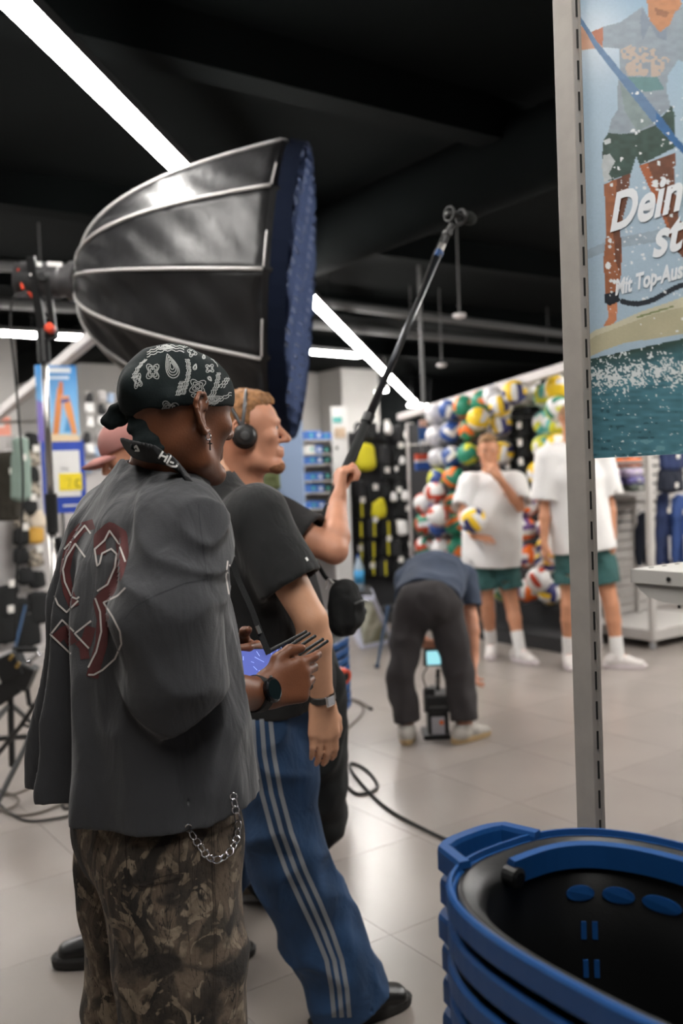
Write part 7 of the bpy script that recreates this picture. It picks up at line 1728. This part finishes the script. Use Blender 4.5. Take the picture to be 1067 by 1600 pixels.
pk = P(34, 980, 8.0); sp_t = thing('blue_strip', 'thin blue grey strip standing among the black packs at the left', 'bar', A3(pk[0], pk[1] - 0.3, 0)); MB().bar(A3(pk[0] - 0.02, pk[1] - 0.3, 0), A3(P(40, 950, 7.7)[0] + 0.0, pk[1] - 0.3, P(40, 946, 7.7)[2]), 0.03, 0.01).build('strip', mat('steel blue coated bar', srgb(62, 100, 142)), sp_t); MB().box(A3(pk[0] - 0.02, pk[1] - 0.3, 0.01), (0.06, 0.06, 0.02)).build('foot', M_rubber, sp_t)
# small grey goods on pegs behind the pink cap
rg_ = random.Random(9); k_ = 0
for py in (622, 640, 660, 682, 704, 728):
    for px in (138, 156, 174, 192):
        k_ += 1; m_ = (M_white, M_peg, mm_g[1], M_dim, mat('pale blue goods', srgb(150, 170, 196), rough=0.6))[rg_.randrange(5)]
        pack(RL, px + rg_.uniform(-4, 4), py + rg_.uniform(-3, 3), 0.085, 0.1, m_, 'small pack on the grey pegs near the pink cap, %s row, %s from the left' % (('first', 'second', 'third', 'fourth', 'fifth', 'sixth')[(k_ - 1) // 4], ('first', 'second', 'third', 'fourth')[(k_ - 1) % 4]), 'small goods on grey pegs', tagd=False, seed=k_ + 70, dp=0.02)
# salmon sign at left edge
p = P(4, 667, 9.5); sn = thing('wall_sign', 'small salmon pink sign on the white pillar at the left edge', 'sign', p); MB().box(p, (0.16, 0.01, 0.2)).build('board', mat('salmon board', srgb(226, 150, 130), rough=0.6), sn); MB().box(p + A3(-0.02, -0.007, 0.03), (0.08, 0.003, 0.06)).build('picture', M_white, sn)
# grip gear at the left: black stand with clamps
gg = P(18, 1060, 4.9); gz = thing('grip_stand', 'black folded grip stand with clamps and brass knobs at the left edge', 'grip stand', A3(gg[0], gg[1], 0))
GP = lambda px, py, dd=4.9: P(px, py, dd)
MB().box(GP(18, 1040), (0.13, 0.12, 0.14), (nrm(A3(1, 0, 0.35)), A3(0, 1, 0), nrm(A3(-0.35, 0, 1)))).build('clamp_head', M_black, gz, bev=0.012); MB().box(GP(38, 1055), (0.1, 0.1, 0.13), (nrm(A3(1, 0, -0.5)), A3(0, 1, 0), nrm(A3(0.5, 0, 1)))).build('clamp_jaw', M_black, gz, bev=0.01)
MB().box(GP(12, 1078), (0.14, 0.1, 0.1), (nrm(A3(1, 0, 0.6)), A3(0, 1, 0), nrm(A3(-0.6, 0, 1)))).build('clamp_body', M_black, gz, bev=0.01); MB().tube([GP(40, 1060), GP(46, 1100), GP(58, 1108)], 0.014, 8).build('handle', M_black, gz); MB().tube([GP(20, 1015), GP(58, 1015)], 0.016, 8).build('arm', M_black, gz)
M_brass = mat('brass knob', srgb(190, 160, 96), rough=0.3, metal=1.0)
for (px, py) in ((17, 1028), (27, 1040)): MB().tube([GP(px - 2, py + 3, 4.8), GP(px + 3, py - 5, 4.8)], 0.009, 8).build('brass_knob', M_brass, gz)
MB().tube([GP(42, 1038, 4.78), GP(62, 1022, 4.78)], 0.012, 10).build('chrome_spigot', M_chrome, gz); MB().sphere(GP(46, 1036, 4.78), 0.02, 10).build('chrome_ball', M_chrome, gz)
cz = A3(gg[0] - 0.02, gg[1], 0); MB().tube([cz + Z3 * 0.04, GP(16, 1075)], 0.017, 10).build('riser', M_black, gz)
for a_ in (-2.4, 3.3, 1.2): d_ = A3(math.cos(a_), math.sin(a_), 0); MB().tube([GP(16, 1085) - Z3 * 0.05, cz + d_ * 0.4 + Z3 * 0.016], 0.013, 8).build('leg', M_raild, gz)
lb0, lb1 = gnd(-40, 1160), gnd(52, 1153); bt = thing('floor_tube', 'black straight tube lying on the floor at the left edge', 'tube', (lb0 + lb1) / 2); MB().tube([lb0 + Z3 * 0.014, lb1 + Z3 * 0.014], 0.014, 10).build('tube', M_black, bt); MB().tube([lb1 + Z3 * 0.014, lb1 + Z3 * 0.014 + nrm(lb1 - lb0) * 0.03], 0.018, 10).build('end_cap', M_rubber, bt)
# ------------------------------------------------------------------ cables on the floor
def cable(pts, label, r=0.006, m=None):
    g = [gnd(*p) + Z3 * r for p in pts]; s_ = spline(g, 8); t = thing('floor_cable', label, 'cable', g[0]); MB().tube(s_, r, 6).build('cord', m or M_rubber, t, smooth=True); e = nrm(s_[-1] - s_[-2]); MB().tube([s_[-1] - e * 0.01, s_[-1] + e * 0.03], r * 1.5, 8).build('plug', M_black, t)
cable([(480, 1190), (535, 1225), (560, 1243), (590, 1232), (572, 1205), (548, 1195), (555, 1215), (600, 1262), (660, 1297), (720, 1324), (800, 1350)], 'long black cable looping from the boom operator to the baskets', 0.0075)
M_gc = mat('grey brown cable', srgb(92, 84, 76), rough=0.6)
cable([(520, 1062), (540, 1088), (562, 1098), (578, 1108)], 'short grey cable end beside the boom operator', 0.007, M_gc)
cable([(545, 1092), (566, 1104), (565, 1118), (548, 1135), (530, 1150)], 'grey cable curving away behind the boom operator\'s leg', 0.006, M_gc)
cable([(-20, 1248), (30, 1240), (70, 1218), (140, 1180)], 'thin cable running under the shirt at the left', 0.006, M_gc)
cable([(-20, 1255), (20, 1275), (60, 1272), (100, 1258), (140, 1252)], 'thin cable bowed across the floor at the left', 0.006, M_gc)
cable([(-20, 1238), (10, 1268), (40, 1284), (80, 1282), (115, 1272), (100, 1250), (100, 1265), (125, 1262)], 'dark cable with a small loop at the left floor', 0.006)
cable([(-20, 1232), (25, 1246), (22, 1262), (-20, 1274)], 'short cable bend at the left picture edge', 0.006, M_gc)
